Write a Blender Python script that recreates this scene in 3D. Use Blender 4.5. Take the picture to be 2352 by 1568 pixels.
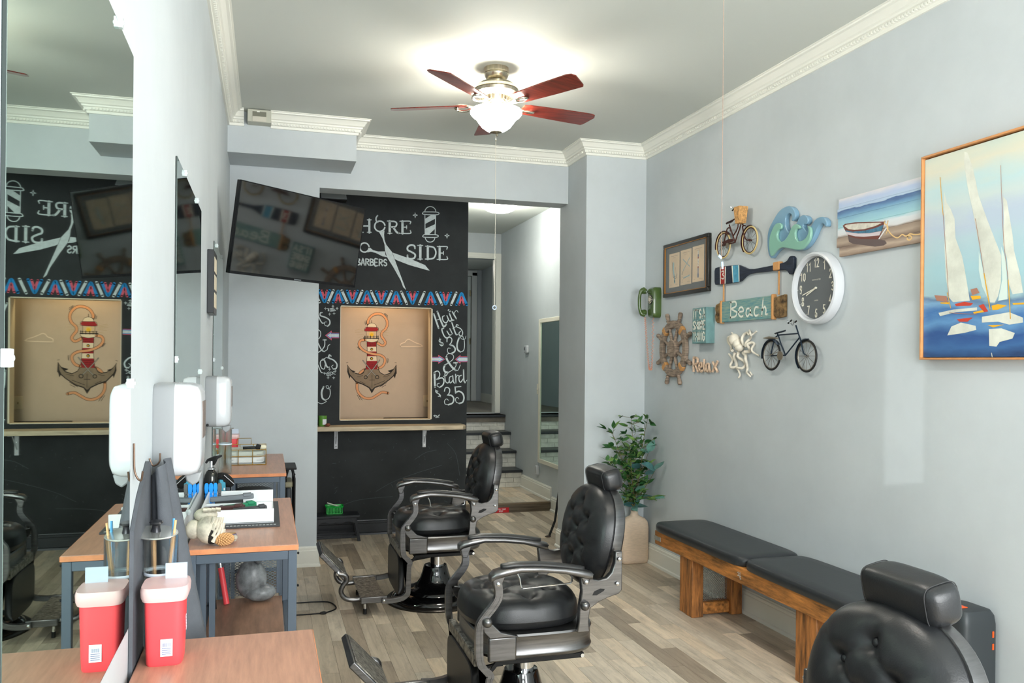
import bpy, bmesh, math, random
from mathutils import Vector, Matrix
for _o in list(bpy.data.objects): bpy.data.objects.remove(_o)
rnd = random.Random(11)
scene = bpy.context.scene
COL = scene.collection
PI = math.pi
R = math.radians

# ------------------------------------------------------------------ camera, world, light, exposure
EYE = 1.55
cam_d = bpy.data.cameras.new('camera'); cam = bpy.data.objects.new('camera', cam_d); COL.objects.link(cam)
cam_d.sensor_width = 36.0; cam_d.lens = 36.0 * 1920 / 2352
cam_d.shift_y = 48 / 2352; cam_d.clip_start = .02; cam_d.clip_end = 60
YAW = math.atan(563 / 1920)
cam.matrix_world = Matrix.Translation((0, 0, EYE)) @ Matrix.Rotation(-YAW, 4, 'Z') @ Matrix.Rotation(PI / 2, 4, 'X') @ Matrix.Rotation(R(.5), 4, 'Z')
scene.camera = cam
world = bpy.data.worlds.new('world'); scene.world = world; world.use_nodes = True
world.node_tree.nodes['Background'].inputs[0].default_value = (.75, .88, 1, 1)
world.node_tree.nodes['Background'].inputs[1].default_value = 1.2
vs = scene.view_settings
vs.view_transform = 'Standard'; vs.look = 'None'; vs.gamma = 1; vs.use_curve_mapping = False; vs.exposure = 0.46

def area_light(name, loc, rot, sx, sy, power, color):
    d = bpy.data.lights.new(name, 'AREA'); d.shape = 'RECTANGLE'; d.size = sx; d.size_y = sy; d.energy = power; d.color = color
    o = bpy.data.objects.new(name, d); COL.objects.link(o); o.location = loc; o.rotation_euler = rot
    return o
def point_light(name, loc, power, color, radius=.05):
    d = bpy.data.lights.new(name, 'POINT'); d.energy = power; d.color = color; d.shadow_soft_size = radius
    o = bpy.data.objects.new(name, d); COL.objects.link(o); o.location = loc
    return o
# unseen light panel added behind the camera, inside the blocked assumed window, imitating daylight
area_light('added_daylight_panel', (1.55, -.86, 1.7), (R(90), 0, 0), 2.3, 2.05, 150, (.95, .985, 1.0))
# low sun through an added pane, imitating a mirror-reflected patch on the right wall
sun_d = bpy.data.lights.new('sun', 'SUN'); sun_d.energy = .6; sun_d.angle = R(.25); sun_d.color = (.95, 1, 1)
sun = bpy.data.objects.new('sun', sun_d); COL.objects.link(sun); sun.location = (-3, -6, 4)
sun.rotation_euler = Vector((2.785, 4.22, -.892)).to_track_quat('-Z', 'Y').to_euler()

# ------------------------------------------------------------------ materials
def lin(c):
    c = c / 255.0
    return c / 12.92 if c <= .04045 else ((c + .055) / 1.055) ** 2.4
def rgb(c): return (lin(c[0]), lin(c[1]), lin(c[2]), 1)
_M = {}
def mat(name, color=(128, 128, 128), rough=.5, metal=0, var=0, vscale=8, bump=0, bscale=60, stretch=None, spec=.5, coat=0, emit=0, alpha=1, trans=0, ior=1.45, c2=None):
    if name in _M: return _M[name]
    m = bpy.data.materials.new(name); m.use_nodes = True
    nt = m.node_tree; b = nt.nodes['Principled BSDF']
    b.inputs['Base Color'].default_value = rgb(color)
    b.inputs['Roughness'].default_value = rough; b.inputs['Metallic'].default_value = metal
    b.inputs['Specular IOR Level'].default_value = spec; b.inputs['Coat Weight'].default_value = coat
    b.inputs['IOR'].default_value = ior
    if trans: b.inputs['Transmission Weight'].default_value = trans
    if alpha < 1: b.inputs['Alpha'].default_value = alpha
    if emit:
        b.inputs['Emission Color'].default_value = rgb(color); b.inputs['Emission Strength'].default_value = emit
    if var or bump:
        tc = nt.nodes.new('ShaderNodeTexCoord'); mp = nt.nodes.new('ShaderNodeMapping')
        nt.links.new(tc.outputs['Object'], mp.inputs['Vector'])
        if stretch: mp.inputs['Scale'].default_value = stretch
    if var:
        n = nt.nodes.new('ShaderNodeTexNoise'); n.inputs['Scale'].default_value = vscale; n.inputs['Detail'].default_value = 6; n.inputs['Roughness'].default_value = .62
        nt.links.new(mp.outputs['Vector'], n.inputs['Vector'])
        r = nt.nodes.new('ShaderNodeValToRGB')
        lo = c2 if c2 else tuple(max(0, v * (1 - var)) for v in color)
        hi = color if c2 else tuple(min(255, v * (1 + var * .55)) for v in color)
        r.color_ramp.elements[0].position = .32; r.color_ramp.elements[1].position = .68
        r.color_ramp.elements[0].color = rgb(lo); r.color_ramp.elements[1].color = rgb(hi)
        nt.links.new(n.outputs['Fac'], r.inputs['Fac']); nt.links.new(r.outputs['Color'], b.inputs['Base Color'])
    if bump:
        n2 = nt.nodes.new('ShaderNodeTexNoise'); n2.inputs['Scale'].default_value = bscale; n2.inputs['Detail'].default_value = 4
        nt.links.new(mp.outputs['Vector'], n2.inputs['Vector'])
        bp = nt.nodes.new('ShaderNodeBump'); bp.inputs['Strength'].default_value = bump; bp.inputs['Distance'].default_value = .004
        nt.links.new(n2.outputs['Fac'], bp.inputs['Height']); nt.links.new(bp.outputs['Normal'], b.inputs['Normal'])
    _M[name] = m
    return m

# ------------------------------------------------------------------ mesh builder
def catmull(pts, k=6, closed=False):
    P = [Vector(p) for p in pts]
    if len(P) < 3: return P
    out = []; n = len(P)
    for i in range(n if closed else n - 1):
        p1, p2 = P[i], P[(i + 1) % n]
        p0 = P[i - 1] if (i > 0 or closed) else p1 * 2 - p2
        p3 = P[(i + 2) % n] if (i + 2 < n or closed) else p2 * 2 - p1
        for j in range(k):
            t = j / k
            out.append(.5 * ((2 * p1) + (p2 - p0) * t + (2 * p0 - 5 * p1 + 4 * p2 - p3) * t * t + (3 * p1 - p0 - 3 * p2 + p3) * t ** 3))
    if not closed: out.append(P[-1])
    return out
def sup(a, b, n=2.5, seg=32, cx=0, cy=0):
    o = []
    for i in range(seg):
        t = 2 * PI * i / seg; c, s = math.cos(t), math.sin(t)
        o.append((cx + a * math.copysign(abs(c) ** (2 / n), c), cy + b * math.copysign(abs(s) ** (2 / n), s)))
    return o
class MB:
    def __init__(s): s.v = []; s.f = []; s.mi = []; s.cur = 0
    def add(s, vs, fs):
        o = len(s.v); s.v += [tuple(v) for v in vs]; s.f += [tuple(i + o for i in f) for f in fs]; s.mi += [s.cur] * len(fs); return s
    def box(s, x0, x1, y0, y1, z0, z1):
        return s.add([(x0, y0, z0), (x1, y0, z0), (x1, y1, z0), (x0, y1, z0), (x0, y0, z1), (x1, y0, z1), (x1, y1, z1), (x0, y1, z1)],
                     [(0, 3, 2, 1), (4, 5, 6, 7), (0, 1, 5, 4), (1, 2, 6, 5), (2, 3, 7, 6), (3, 0, 4, 7)])
    def obox(s, c, size, rot=(0, 0, 0)):
        from mathutils import Euler
        m = Euler(rot).to_matrix(); c = Vector(c); a, b, d = (t / 2 for t in size)
        vs = [c + m @ Vector(p) for p in ((-a, -b, -d), (a, -b, -d), (a, b, -d), (-a, b, -d), (-a, -b, d), (a, -b, d), (a, b, d), (-a, b, d))]
        return s.add(vs, [(0, 3, 2, 1), (4, 5, 6, 7), (0, 1, 5, 4), (1, 2, 6, 5), (2, 3, 7, 6), (3, 0, 4, 7)])
    def prism(s, pts, pl, a, b):
        f = {'xz': lambda p, d: (p[0], d, p[1]), 'yz': lambda p, d: (d, p[0], p[1]), 'xy': lambda p, d: (p[0], p[1], d)}[pl]
        n = len(pts); vs = [f(p, a) for p in pts] + [f(p, b) for p in pts]
        return s.add(vs, [tuple(range(n - 1, -1, -1)), tuple(range(n, 2 * n))] + [(i, (i + 1) % n, n + (i + 1) % n, n + i) for i in range(n)])
    def poly(s, pts, pl, d):
        f = {'xz': lambda p: (p[0], d, p[1]), 'yz': lambda p: (d, p[0], p[1]), 'xy': lambda p: (p[0], p[1], d)}[pl]
        return s.add([f(p) for p in pts], [tuple(range(len(pts)))])
    def loft(s, rings, cap=True, closed=True):
        n = len(rings[0]); vs = [v for r in rings for v in r]; fs = []
        for i in range(len(rings) - 1):
            for j in range(n if closed else n - 1):
                k = (j + 1) % n
                fs.append((i * n + j, i * n + k, (i + 1) * n + k, (i + 1) * n + j))
        if cap: fs += [tuple(range(n - 1, -1, -1)), tuple(range((len(rings) - 1) * n, len(rings) * n))]
        return s.add(vs, fs)
    def lathe(s, prof, n=28, c=(0, 0, 0), axis='z', cap=True):
        rings = []
        for r, h in prof:
            ring = []
            for j in range(n):
                a = 2 * PI * j / n; u, w = r * math.cos(a), r * math.sin(a)
                p = {'z': (u, w, h), 'x': (h, u, w), 'y': (u, h, w)}[axis]
                ring.append((p[0] + c[0], p[1] + c[1], p[2] + c[2]))
            rings.append(ring)
        return s.loft(rings, cap)
    def cyl(s, p, q, r, n=12): return s.tube([p, q], r, n)
    def tube(s, path, r, n=8, closed=False):
        P = [Vector(p) for p in path]; m = len(P)
        rs = r if isinstance(r, (list, tuple)) else [r] * m
        T = []
        for i in range(m):
            a = P[i - 1] if (i > 0 or closed) else P[i]; b = P[(i + 1) % m] if (i < m - 1 or closed) else P[i]
            t = b - a; T.append(t.normalized() if t.length > 1e-9 else Vector((0, 0, 1)))
        u = T[0].orthogonal().normalized(); rings = []
        for i in range(m):
            u = (u - T[i] * u.dot(T[i]))
            u = u.normalized() if u.length > 1e-6 else T[i].orthogonal().normalized()
            w = T[i].cross(u)
            rings.append([P[i] + (u * math.cos(2 * PI * j / n) + w * math.sin(2 * PI * j / n)) * rs[i] for j in range(n)])
        if closed: rings.append(rings[0])
        return s.loft(rings, not closed)
    def sphere(s, c, r, nu=16, nv=10, e1=1, e2=1, rot=None):
        rx, ry, rz = r if isinstance(r, (tuple, list)) else (r, r, r)
        sp = lambda v, e: math.copysign(abs(v) ** e, v)
        rings = []
        for i in range(nv + 1):
            ph = -PI / 2 + PI * i / nv; ph = max(-PI / 2 + .02, min(PI / 2 - .02, ph))
            ring = []
            for j in range(nu):
                th = 2 * PI * j / nu
                v = Vector((rx * sp(math.cos(ph), e1) * sp(math.cos(th), e2), ry * sp(math.cos(ph), e1) * sp(math.sin(th), e2), rz * sp(math.sin(ph), e1)))
                if rot: v = rot @ v
                ring.append(v + Vector(c))
            rings.append(ring)
        return s.loft(rings)
    def band(s, pts, w, pl, a, b):   # a strip of width w along a 2D path, extruded a..b
        L, Rr = _offs(pts, w)
        return s.prism(L + Rr[::-1], pl, a, b)
    def ribbon(s, pts, w, pl, d, smooth=True):
        P = catmull([(p[0], p[1]) for p in pts], 5) if (smooth and len(pts) > 2) else [Vector(p) for p in pts]
        L, Rr = _offs(P, w)
        f = {'xz': lambda p: (p[0], d, p[1]), 'yz': lambda p: (d, p[0], p[1]), 'xy': lambda p: (p[0], p[1], d)}[pl]
        n = len(L)
        s.add([f(p) for p in L] + [f(p) for p in Rr], [(i, i + 1, n + i + 1, n + i) for i in range(n - 1)])
        for e in (P[0], P[-1]):
            s.add([f((e[0] + w / 2 * math.cos(2 * PI * j / 10), e[1] + w / 2 * math.sin(2 * PI * j / 10))) for j in range(10)], [tuple(range(10))])
        return s
    def build(s, name, m, parent=None, bevel=0, smooth=True, ang=38, kind=None, label=None, recalc=True, seg=2):
        me = bpy.data.meshes.new(name); me.from_pydata(s.v, [], s.f)
        ms = m if isinstance(m, (list, tuple)) else [m]
        for x in ms: me.materials.append(x)
        if len(ms) > 1: me.polygons.foreach_set('material_index', s.mi)
        if recalc:
            bm = bmesh.new(); bm.from_mesh(me); bmesh.ops.recalc_face_normals(bm, faces=bm.faces); bm.to_mesh(me); bm.free()
        if smooth:
            me.polygons.foreach_set('use_smooth', [True] * len(me.polygons)); me.set_sharp_from_angle(angle=R(ang))
        me.update()
        o = bpy.data.objects.new(name, me); COL.objects.link(o)
        if parent: o.parent = parent
        if bevel:
            b = o.modifiers.new('bevel', 'BEVEL'); b.width = bevel; b.segments = seg; b.limit_method = 'ANGLE'; b.angle_limit = R(40)
        if kind: o['kind'] = kind
        if label: o['label'] = label
        return o
def _offs(pts, w):
    P = [Vector((p[0], p[1])) for p in pts]; n = len(P); L = []; Rr = []
    ws = w if isinstance(w, (list, tuple)) else [w] * n
    for i in range(n):
        d1 = (P[i] - P[i - 1]).normalized() if i > 0 else None
        d2 = (P[i + 1] - P[i]).normalized() if i < n - 1 else None
        if d1 is None: d1 = d2
        if d2 is None: d2 = d1
        t = d1 + d2; t = t.normalized() if t.length > 1e-6 else d1
        nrm = Vector((-t.y, t.x)); k = 1 / max(.55, abs(nrm.dot(Vector((-d1.y, d1.x)))))
        L.append(tuple(P[i] + nrm * ws[i] / 2 * k)); Rr.append(tuple(P[i] - nrm * ws[i] / 2 * k))
    return L, Rr
def thing(name, label, cat, loc=(0, 0, 0), rot=(0, 0, 0), group=None):
    o = bpy.data.objects.new(name, None); COL.objects.link(o); o.empty_display_size = .05
    o.location = loc; o.rotation_euler = rot; o['label'] = label; o['category'] = cat
    if group: o['group'] = group
    return o
def tag(o, label, cat, group=None):
    o['label'] = label; o['category'] = cat
    if group: o['group'] = group
    return o
def dup(root, loc, rot=None, label=None, group=None):
    def cp(o, par):
        c = o.copy(); COL.objects.link(c); c.parent = par
        for ch in o.children: cp(ch, c)
        return c
    c = cp(root, None); c.location = loc
    if rot: c.rotation_euler = rot
    if label: c['label'] = label
    if group: c['group'] = group
    return c
def sweep(path, prof, closed=False):   # plan path, profile (out to the right of travel, height)
    n = len(path); P = [Vector(p) for p in path]; rings = []
    for i in range(n):
        d1 = (P[i] - P[i - 1]).normalized() if i > 0 else (P[1] - P[0]).normalized()
        d2 = (P[i + 1] - P[i]).normalized() if i < n - 1 else d1
        if i == 0: d1 = d2
        r1 = Vector((d1.y, -d1.x)); r2 = Vector((d2.y, -d2.x)); m = r1 + r2; m = m / max(.2, m.length_squared) * 2
        rings.append([(P[i].x + m.x * o, P[i].y + m.y * o, h) for o, h in prof])
    return MB().loft(rings)

# ------------------------------------------------------------------ the setting
XL, XR, ZC, YF = -.273, 2.885, 3.27, -.9
m_wall = mat('wall_paint', (193, 200, 203), .62, var=.035, vscale=1.3, bump=.05, bscale=140)
m_ceil = mat('ceiling_paint', (204, 208, 202), .8, bump=.04, bscale=160)
m_trim = mat('white_trim', (233, 233, 224), .42)
m_chalk = mat('chalkboard_paint', (47, 50, 51), .68, spec=.3, var=.16, vscale=3, bump=.05, bscale=90)
m_black = mat('black_gloss', (14, 15, 16), .2, coat=.3)
m_cream = mat('mural_wall', (214, 186, 158), .75, var=.03, vscale=3)

def struct(mb, name, m, parent=None, **k):
    o = mb.build(name, m, parent, **k)
    if not parent: o['kind'] = 'structure'
    return o
struct(MB().box(XL - .12, XL, YF, 6.48, 0, ZC), 'wall_left', m_wall)
struct(MB().box(XR, XR + .12, YF, 10.5, 0, ZC), 'wall_right', m_wall)
struct(MB().box(2.377, XR, 6.085, 6.69, 0, ZC), 'wall_pilaster', m_wall)
struct(MB().box(XL - .12, .372, 6.48, 6.70, 0, 2.984), 'wall_back_left', m_wall)
struct(MB().box(XL, .605, 6.082, 6.70, 2.984, ZC), 'wall_soffit', m_wall)
struct(MB().box(.605, 2.377, 6.50, 6.70, 2.862, ZC).box(.372, .605, 6.50, 6.70, 2.862, 2.984), 'wall_beam', m_wall)
struct(MB().box(XL - .12, XR + .12, YF - .12, 6.70, ZC, ZC + .1), 'ceiling', m_ceil)
struct(MB().box(-.42, XR + .12, 6.70, 10.5, 3.2, 3.3), 'ceiling_back', m_ceil)
# shop front behind the camera: wall with an assumed wide window opening and an added slot for the sun
WX0, WX1, WZ0, WZ1 = .35, 2.75, .62, 2.78
SX0, SX1, SZ0, SZ1 = -.025, .225, 1.87, 2.75
struct(MB().box(XL - .12, SX0, YF - .12, YF, 0, ZC).box(SX1, WX0, YF - .12, YF, 0, ZC).box(SX0, SX1, YF - .12, YF, 0, SZ0).box(SX0, SX1, YF - .12, YF, SZ1, ZC).box(WX1, XR + .12, YF - .12, YF, 0, ZC).box(WX0, WX1, YF - .12, YF, 0, WZ0).box(WX0, WX1, YF - .12, YF, WZ1, ZC), 'wall_front', m_wall)
f = MB()
for x in (WX0, WX0 + .8, WX0 + 1.6, WX1 - .04): f.box(x, x + .04, YF - .09, YF - .04, WZ0, WZ1)
for z in (WZ0, WZ1 - .04, 2.2): f.box(WX0, WX1, YF - .09, YF - .04, z, z + .04)
w1 = struct(f, 'assumed_window', m_trim)  # unseen window, assumed from the daylight behind the camera
MB().box(WX0, WX1, YF - .11, YF - .095, WZ0, WZ1).build('added_sun_blocker', mat('white_blocker', (236, 238, 236), .8), w1)  # unseen sheet added to keep the sun out of the wide window
struct(MB().box(SX0 - .03, SX0, YF - .08, YF + .01, SZ0 - .03, SZ1 + .03).box(SX1, SX1 + .03, YF - .08, YF + .01, SZ0 - .03, SZ1 + .03).box(SX0, SX1, YF - .08, YF + .01, SZ0 - .03, SZ0).box(SX0, SX1, YF - .08, YF + .01, SZ1, SZ1 + .03), 'added_sun_slot', m_trim)  # frame of an added opening, placed to shape the sun patch
# back room
CX1 = 1.78; OX0, OX1, OZ0, OZ1 = .622, 1.452, 1.02, 2.042; YC = 7.55
w_ch = struct(MB().box(-.3, OX0, YC, YC + .13, 0, 3.2).box(OX1, CX1, YC, YC + .13, 0, 3.2).box(OX0, OX1, YC, YC + .13, 0, OZ0).box(OX0, OX1, YC, YC + .13, OZ1, 3.2), 'wall_chalkboard', m_chalk)
struct(MB().box(OX0, OX0 + .006, YC - .002, YC + .13, OZ0, OZ1).box(OX1 - .012, OX1, YC - .002, YC + .13, OZ0, OZ1).box(OX0, OX1, YC - .002, YC + .13, OZ0, OZ0 + .006).box(OX0, OX1, YC - .002, YC + .13, OZ1 - .008, OZ1), 'trim_opening', mat('cream_lining', (236, 222, 196), .55))
w_mu = struct(MB().box(-.3, 1.66, 8.0, 8.1, 0, 3.2), 'wall_mural', m_cream)
struct(MB().box(1.66, CX1, YC + .13, 10.38, 0, 3.2), 'wall_stair_side', m_wall)
struct(MB().box(-.42, -.3, 6.70, 10.5, 0, 3.2), 'wall_back_room_left', m_wall)
HD0, HD1, HDZ = 1.9, 2.812, 2.875
struct(MB().box(CX1 - .12, HD0, 10.38, 10.5, 0, 3.2).box(HD1, XR, 10.38, 10.5, 0, 3.2).box(HD0, HD1, 10.38, 10.5, HDZ, 3.2).box(HD0, HD1, 10.38, 10.5, 0, .9), 'wall_hall', m_wall)
c = MB()
for x0, x1 in ((HD0 - .07, HD0), (HD1, HD1 + .07)): c.box(x0, x1, 10.355, 10.38, .9, HDZ + .07).box(x0 + .008, x1 - .03, 10.348, 10.356, .9, HDZ + .07)
c.box(HD0, HD1, 10.355, 10.38, HDZ, HDZ + .07).box(HD0, HD1, 10.348, 10.356, HDZ + .012, HDZ + .045)
c.box(HD1 - .004, HD1, 10.38, 10.5, .9, HDZ)
struct(c, 'trim_hall_door', m_trim, bevel=.004)
# corridor beyond the stairs
struct(MB().box(1.5, 3.5, 10.11, 13.9, .8, .892), 'floor_corridor', mat('corridor_floor', (122, 114, 102), .5, var=.25, vscale=3, stretch=(1, .15, 1)))
struct(MB().box(3.47, 3.59, 10.5, 13.9, .8, 3.3), 'wall_corridor_right', m_wall)
struct(MB().box(1.5, 1.62, 10.5, 13.9, .8, 3.3), 'wall_corridor_left', m_wall)
struct(MB().box(1.5, 3.59, 13.7, 13.82, .8, 3.3), 'wall_corridor_end', m_wall)
struct(MB().box(1.5, 3.59, 10.5, 13.82, 3.1, 3.2), 'ceiling_corridor', m_ceil)
d = MB().box(2.55, 3.27, 13.64, 13.69, .91, 2.98)
d1 = struct(d, 'door_1', mat('door_paint', (196, 206, 200), .5))
sl = MB().box(2.62, 3.2, 13.632, 13.64, .97, 2.9)
for i in range(44):
    z = 1.0 + i * .043
    sl.obox((2.99, 13.627, z), (.36, .012, .034), (R(28), 0, 0))
sl.build('louver_panel', mat('door_louver', (176, 188, 180), .5), d1, kind='stuff')
MB().cyl((3.255, 13.62, 1.85), (3.255, 13.62, 1.95), .012).cyl((3.255, 13.62, 2.65), (3.255, 13.62, 2.75), .012).build('hinge', mat('brushed_brass', (160, 150, 120), .35, 1), d1)
c = MB()
c.box(3.28, 3.37, 13.6, 13.7, .9, 3.05).box(2.45, 2.54, 13.6, 13.7, .9, 3.05).box(2.45, 3.37, 13.6, 13.7, 2.99, 3.08)
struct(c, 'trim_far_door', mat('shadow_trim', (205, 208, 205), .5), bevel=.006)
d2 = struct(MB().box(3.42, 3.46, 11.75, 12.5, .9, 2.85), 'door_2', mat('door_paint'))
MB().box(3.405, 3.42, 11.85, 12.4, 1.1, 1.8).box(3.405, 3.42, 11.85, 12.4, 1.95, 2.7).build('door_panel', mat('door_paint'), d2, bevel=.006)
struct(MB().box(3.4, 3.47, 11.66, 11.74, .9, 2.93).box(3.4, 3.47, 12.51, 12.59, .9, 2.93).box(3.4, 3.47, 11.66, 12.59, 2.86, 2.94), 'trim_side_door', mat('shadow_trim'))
struct(MB().box(3.45, 3.47, 12.6, 13.6, .892, 1.03), 'baseboard_corridor', m_trim)

# crown moulding with a dentil row
def crown(path, name):
    pr = [(0, ZC - .102), (.012, ZC - .102), (.014, ZC - .086), (.024, ZC - .084), (.03, ZC - .066), (.038, ZC - .062), (.04, ZC - .052), (.05, ZC - .046), (.058, ZC - .03), (.07, ZC - .018), (.084, ZC - .014), (.086, ZC - .006), (.095, ZC - .005), (.095, ZC), (0, ZC)]
    o = struct(sweep(path, pr), name, m_trim, ang=22)
    den = MB()
    for i in range(len(path) - 1):
        a, b = Vector(path[i]), Vector(path[i + 1]); t = (b - a); L = t.length; t.normalize(); r = Vector((t.y, -t.x)); k = int(L / .021)
        for j in range(k):
            p = a + t * (.0105 + j * .021) + r * .029
            den.obox((p.x, p.y, ZC - .077), (.011, .013, .013), (0, 0, math.atan2(t.y, t.x)))
    den.build('dentil_strip', m_trim, o, smooth=False, kind='stuff')
crown([(XL, YF), (XL, 6.082), (-.165, 6.082)], 'trim_crown_left')
crown([(.012, 6.082), (.605, 6.082), (.605, 6.5), (2.377, 6.5), (2.377, 6.085), (XR, 6.085), (XR, YF)], 'trim_crown_right')
def basebd(path, name, z=0, m=m_trim, h=.15):
    pr = [(0, z), (.03, z), (.028, z + .016), (.018, z + .022), (.018, z + h - .032), (.014, z + h - .028), (.014, z + h - .012), (.008, z + h - .008), (.006, z + h), (0, z + h)]
    return struct(sweep(path, pr), name, m, ang=25)
basebd([(2.377, 6.69), (2.377, 6.085), (XR, 6.085), (XR, YF)], 'baseboard_right')
basebd([(XL, YF), (XL, 6.48), (.372, 6.48), (.372, 6.70)], 'baseboard_left')
basebd([(XR, 8.29), (XR, 6.69), (2.377, 6.69)], 'baseboard_back_room')
basebd([(XR, 9.385), (XR, 8.31)], 'baseboard_platform', .092)
basebd([(-.3, YC), (CX1, YC)], 'baseboard_chalkboard', 0, mat('black_trim', (40, 43, 47), .3), .13)

# floor of plank strips
m_fl = bpy.data.materials.new('vinyl_plank'); m_fl.use_nodes = True
nt = m_fl.node_tree; bs = nt.nodes['Principled BSDF']; bs.inputs['Roughness'].default_value = .42; bs.inputs['Specular IOR Level'].default_value = .35
at = nt.nodes.new('ShaderNodeAttribute'); at.attribute_name = 'tone'
geo = nt.nodes.new('ShaderNodeNewGeometry'); vm = nt.nodes.new('ShaderNodeVectorMath'); vm.operation = 'MULTIPLY_ADD'
vm.inputs[1].default_value = (34, 2.6, 1)
vo = nt.nodes.new('ShaderNodeVectorMath'); vo.operation = 'SCALE'; vo.inputs['Scale'].default_value = 37
nt.links.new(at.outputs['Color'], vo.inputs[0]); nt.links.new(geo.outputs['Position'], vm.inputs[0]); nt.links.new(vo.outputs[0], vm.inputs[2])
n1 = nt.nodes.new('ShaderNodeTexNoise'); n1.inputs['Scale'].default_value = 1; n1.inputs['Detail'].default_value = 7; n1.inputs['Roughness'].default_value = .68; n1.inputs['Distortion'].default_value = .8
nt.links.new(vm.outputs[0], n1.inputs['Vector'])
vm2 = nt.nodes.new('ShaderNodeVectorMath'); vm2.operation = 'MULTIPLY_ADD'; vm2.inputs[1].default_value = (9, 3.2, 1)
nt.links.new(geo.outputs['Position'], vm2.inputs[0]); nt.links.new(vo.outputs[0], vm2.inputs[2])
n2 = nt.nodes.new('ShaderNodeTexNoise'); n2.inputs['Scale'].default_value = 1.4; n2.inputs['Detail'].default_value = 8; n2.inputs['Roughness'].default_value = .75
nt.links.new(vm2.outputs[0], n2.inputs['Vector'])
sep = nt.nodes.new('ShaderNodeSeparateColor'); nt.links.new(at.outputs['Color'], sep.inputs[0])
r1 = nt.nodes.new('ShaderNodeValToRGB'); e = r1.color_ramp.elements
e[0].position = 0; e[0].color = rgb((160, 146, 130)); e[1].position = 1; e[1].color = rgb((240, 224, 202))
for p_, c_ in ((.25, (192, 178, 158)), (.55, (214, 202, 184)), (.8, (226, 206, 180))):
    q = r1.color_ramp.elements.new(p_); q.color = rgb(c_)
nt.links.new(sep.outputs[0], r1.inputs['Fac'])
r2 = nt.nodes.new('ShaderNodeValToRGB'); e = r2.color_ramp.elements
e[0].position = .27; e[0].color = (.36, .33, .30, 1); e[1].position = .62; e[1].color = (1.08, 1.07, 1.05, 1)
q = r2.color_ramp.elements.new(.45); q.color = (.8, .78, .75, 1)
nt.links.new(n1.outputs['Fac'], r2.inputs['Fac'])
r3 = nt.nodes.new('ShaderNodeValToRGB'); e = r3.color_ramp.elements
e[0].position = .33; e[0].color = (.5, .52, .52, 1); e[1].position = .5; e[1].color = (1, 1, 1, 1)
nt.links.new(n2.outputs['Fac'], r3.inputs['Fac'])
mx = nt.nodes.new('ShaderNodeMix'); mx.data_type = 'RGBA'; mx.blend_type = 'MULTIPLY'; mx.inputs[0].default_value = .55
nt.links.new(r1.outputs['Color'], mx.inputs[6]); nt.links.new(r2.outputs['Color'], mx.inputs[7])
mx2 = nt.nodes.new('ShaderNodeMix'); mx2.data_type = 'RGBA'; mx2.blend_type = 'MULTIPLY'; mx2.inputs[0].default_value = .5
nt.links.new(mx.outputs[2], mx2.inputs[6]); nt.links.new(r3.outputs['Color'], mx2.inputs[7])
nt.links.new(mx2.outputs[2], bs.inputs['Base Color'])
bp = nt.nodes.new('ShaderNodeBump'); bp.inputs['Strength'].default_value = .12; bp.inputs['Distance'].default_value = .003
nt.links.new(n1.outputs['Fac'], bp.inputs['Height']); nt.links.new(bp.outputs['Normal'], bs.inputs['Normal'])
floor = struct(MB().box(XL - .12, XR + .12, YF - .12, 10.5, -.1, -.004), 'floor', mat('floor_joint', (92, 84, 74), .8))
def plank_mesh(lst, name, parent, kind=None):
    b = MB(); tones = []
    for x0, x1, y0, y1, z0, z1, t in lst:
        b.box(x0 + .0006, x1 - .0006, y0 + .0006, y1 - .0006, z0, z1); tones += [t] * 8
    o = b.build(name, m_fl, parent, smooth=False, kind=kind, recalc=False)
    a = o.data.attributes.new('tone', 'FLOAT_COLOR', 'POINT')
    for i, t in enumerate(tones): a.data[i].color = t
    return o
planks = []; x = XL; SW = .0902
while x < XR - .01:
    y = YF - rnd.random() * .9
    while y < 8.3:
        L = rnd.choice((.45, .6, .75, .9, 1.05)); y0, y1 = max(y, YF), min(y + L, 8.3)
        if y1 - y0 > .02: planks.append((x, min(x + SW, XR), y0, y1, -.004, 0, (rnd.random(), rnd.random(), rnd.random(), 1)))
        y += L
    x += SW
def vis(p):   # planks in the camera's floor view, nearest first
    cx, cy = (p[0] + p[1]) / 2, (p[2] + p[3]) / 2
    dep = cy * math.cos(YAW) + cx * math.sin(YAW); lat = cx * math.cos(YAW) - cy * math.sin(YAW)
    if dep < 3.4 or lat / dep < -.30 or lat / dep > .63 or cx < .1: return 1e3 + dep
    if cy > 6.1 and cx < .9: return 500 + dep
    return dep
planks.sort(key=vis)
for p in planks[:300]: plank_mesh([p], 'plank', floor)
plank_mesh(planks[300:], 'plank_field', floor, 'stuff')
# platform step with a wood nosing
pf = struct(MB().box(CX1, XR, 8.30, 9.4, 0, .088), 'floor_platform', mat('floor_joint'))
pl = []; x = CX1
while x < XR - .01:
    y = 8.30
    while y < 9.38:
        L = rnd.choice((.4, .55, .7)); pl.append((x, min(x + .14, XR), y, min(y + L, 9.385), .088, .092, (rnd.random(), rnd.random(), rnd.random(), 1))); y += L
    x += .14
for p in pl: plank_mesh([p], 'plank', pf)
MB().box(CX1, XR - .02, 8.287, 8.33, .078, .096).build('nosing', mat('nosing_wood', (120, 104, 84), .45, var=.2, vscale=6, stretch=(.3, 4, 4)), pf, bevel=.004)
MB().box(CX1, XR - .02, 8.292, 8.30, 0, .078).build('riser_board', mat('riser_wood', (104, 92, 76), .5, var=.3, vscale=8, stretch=(.3, 4, 6)), pf)
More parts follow.
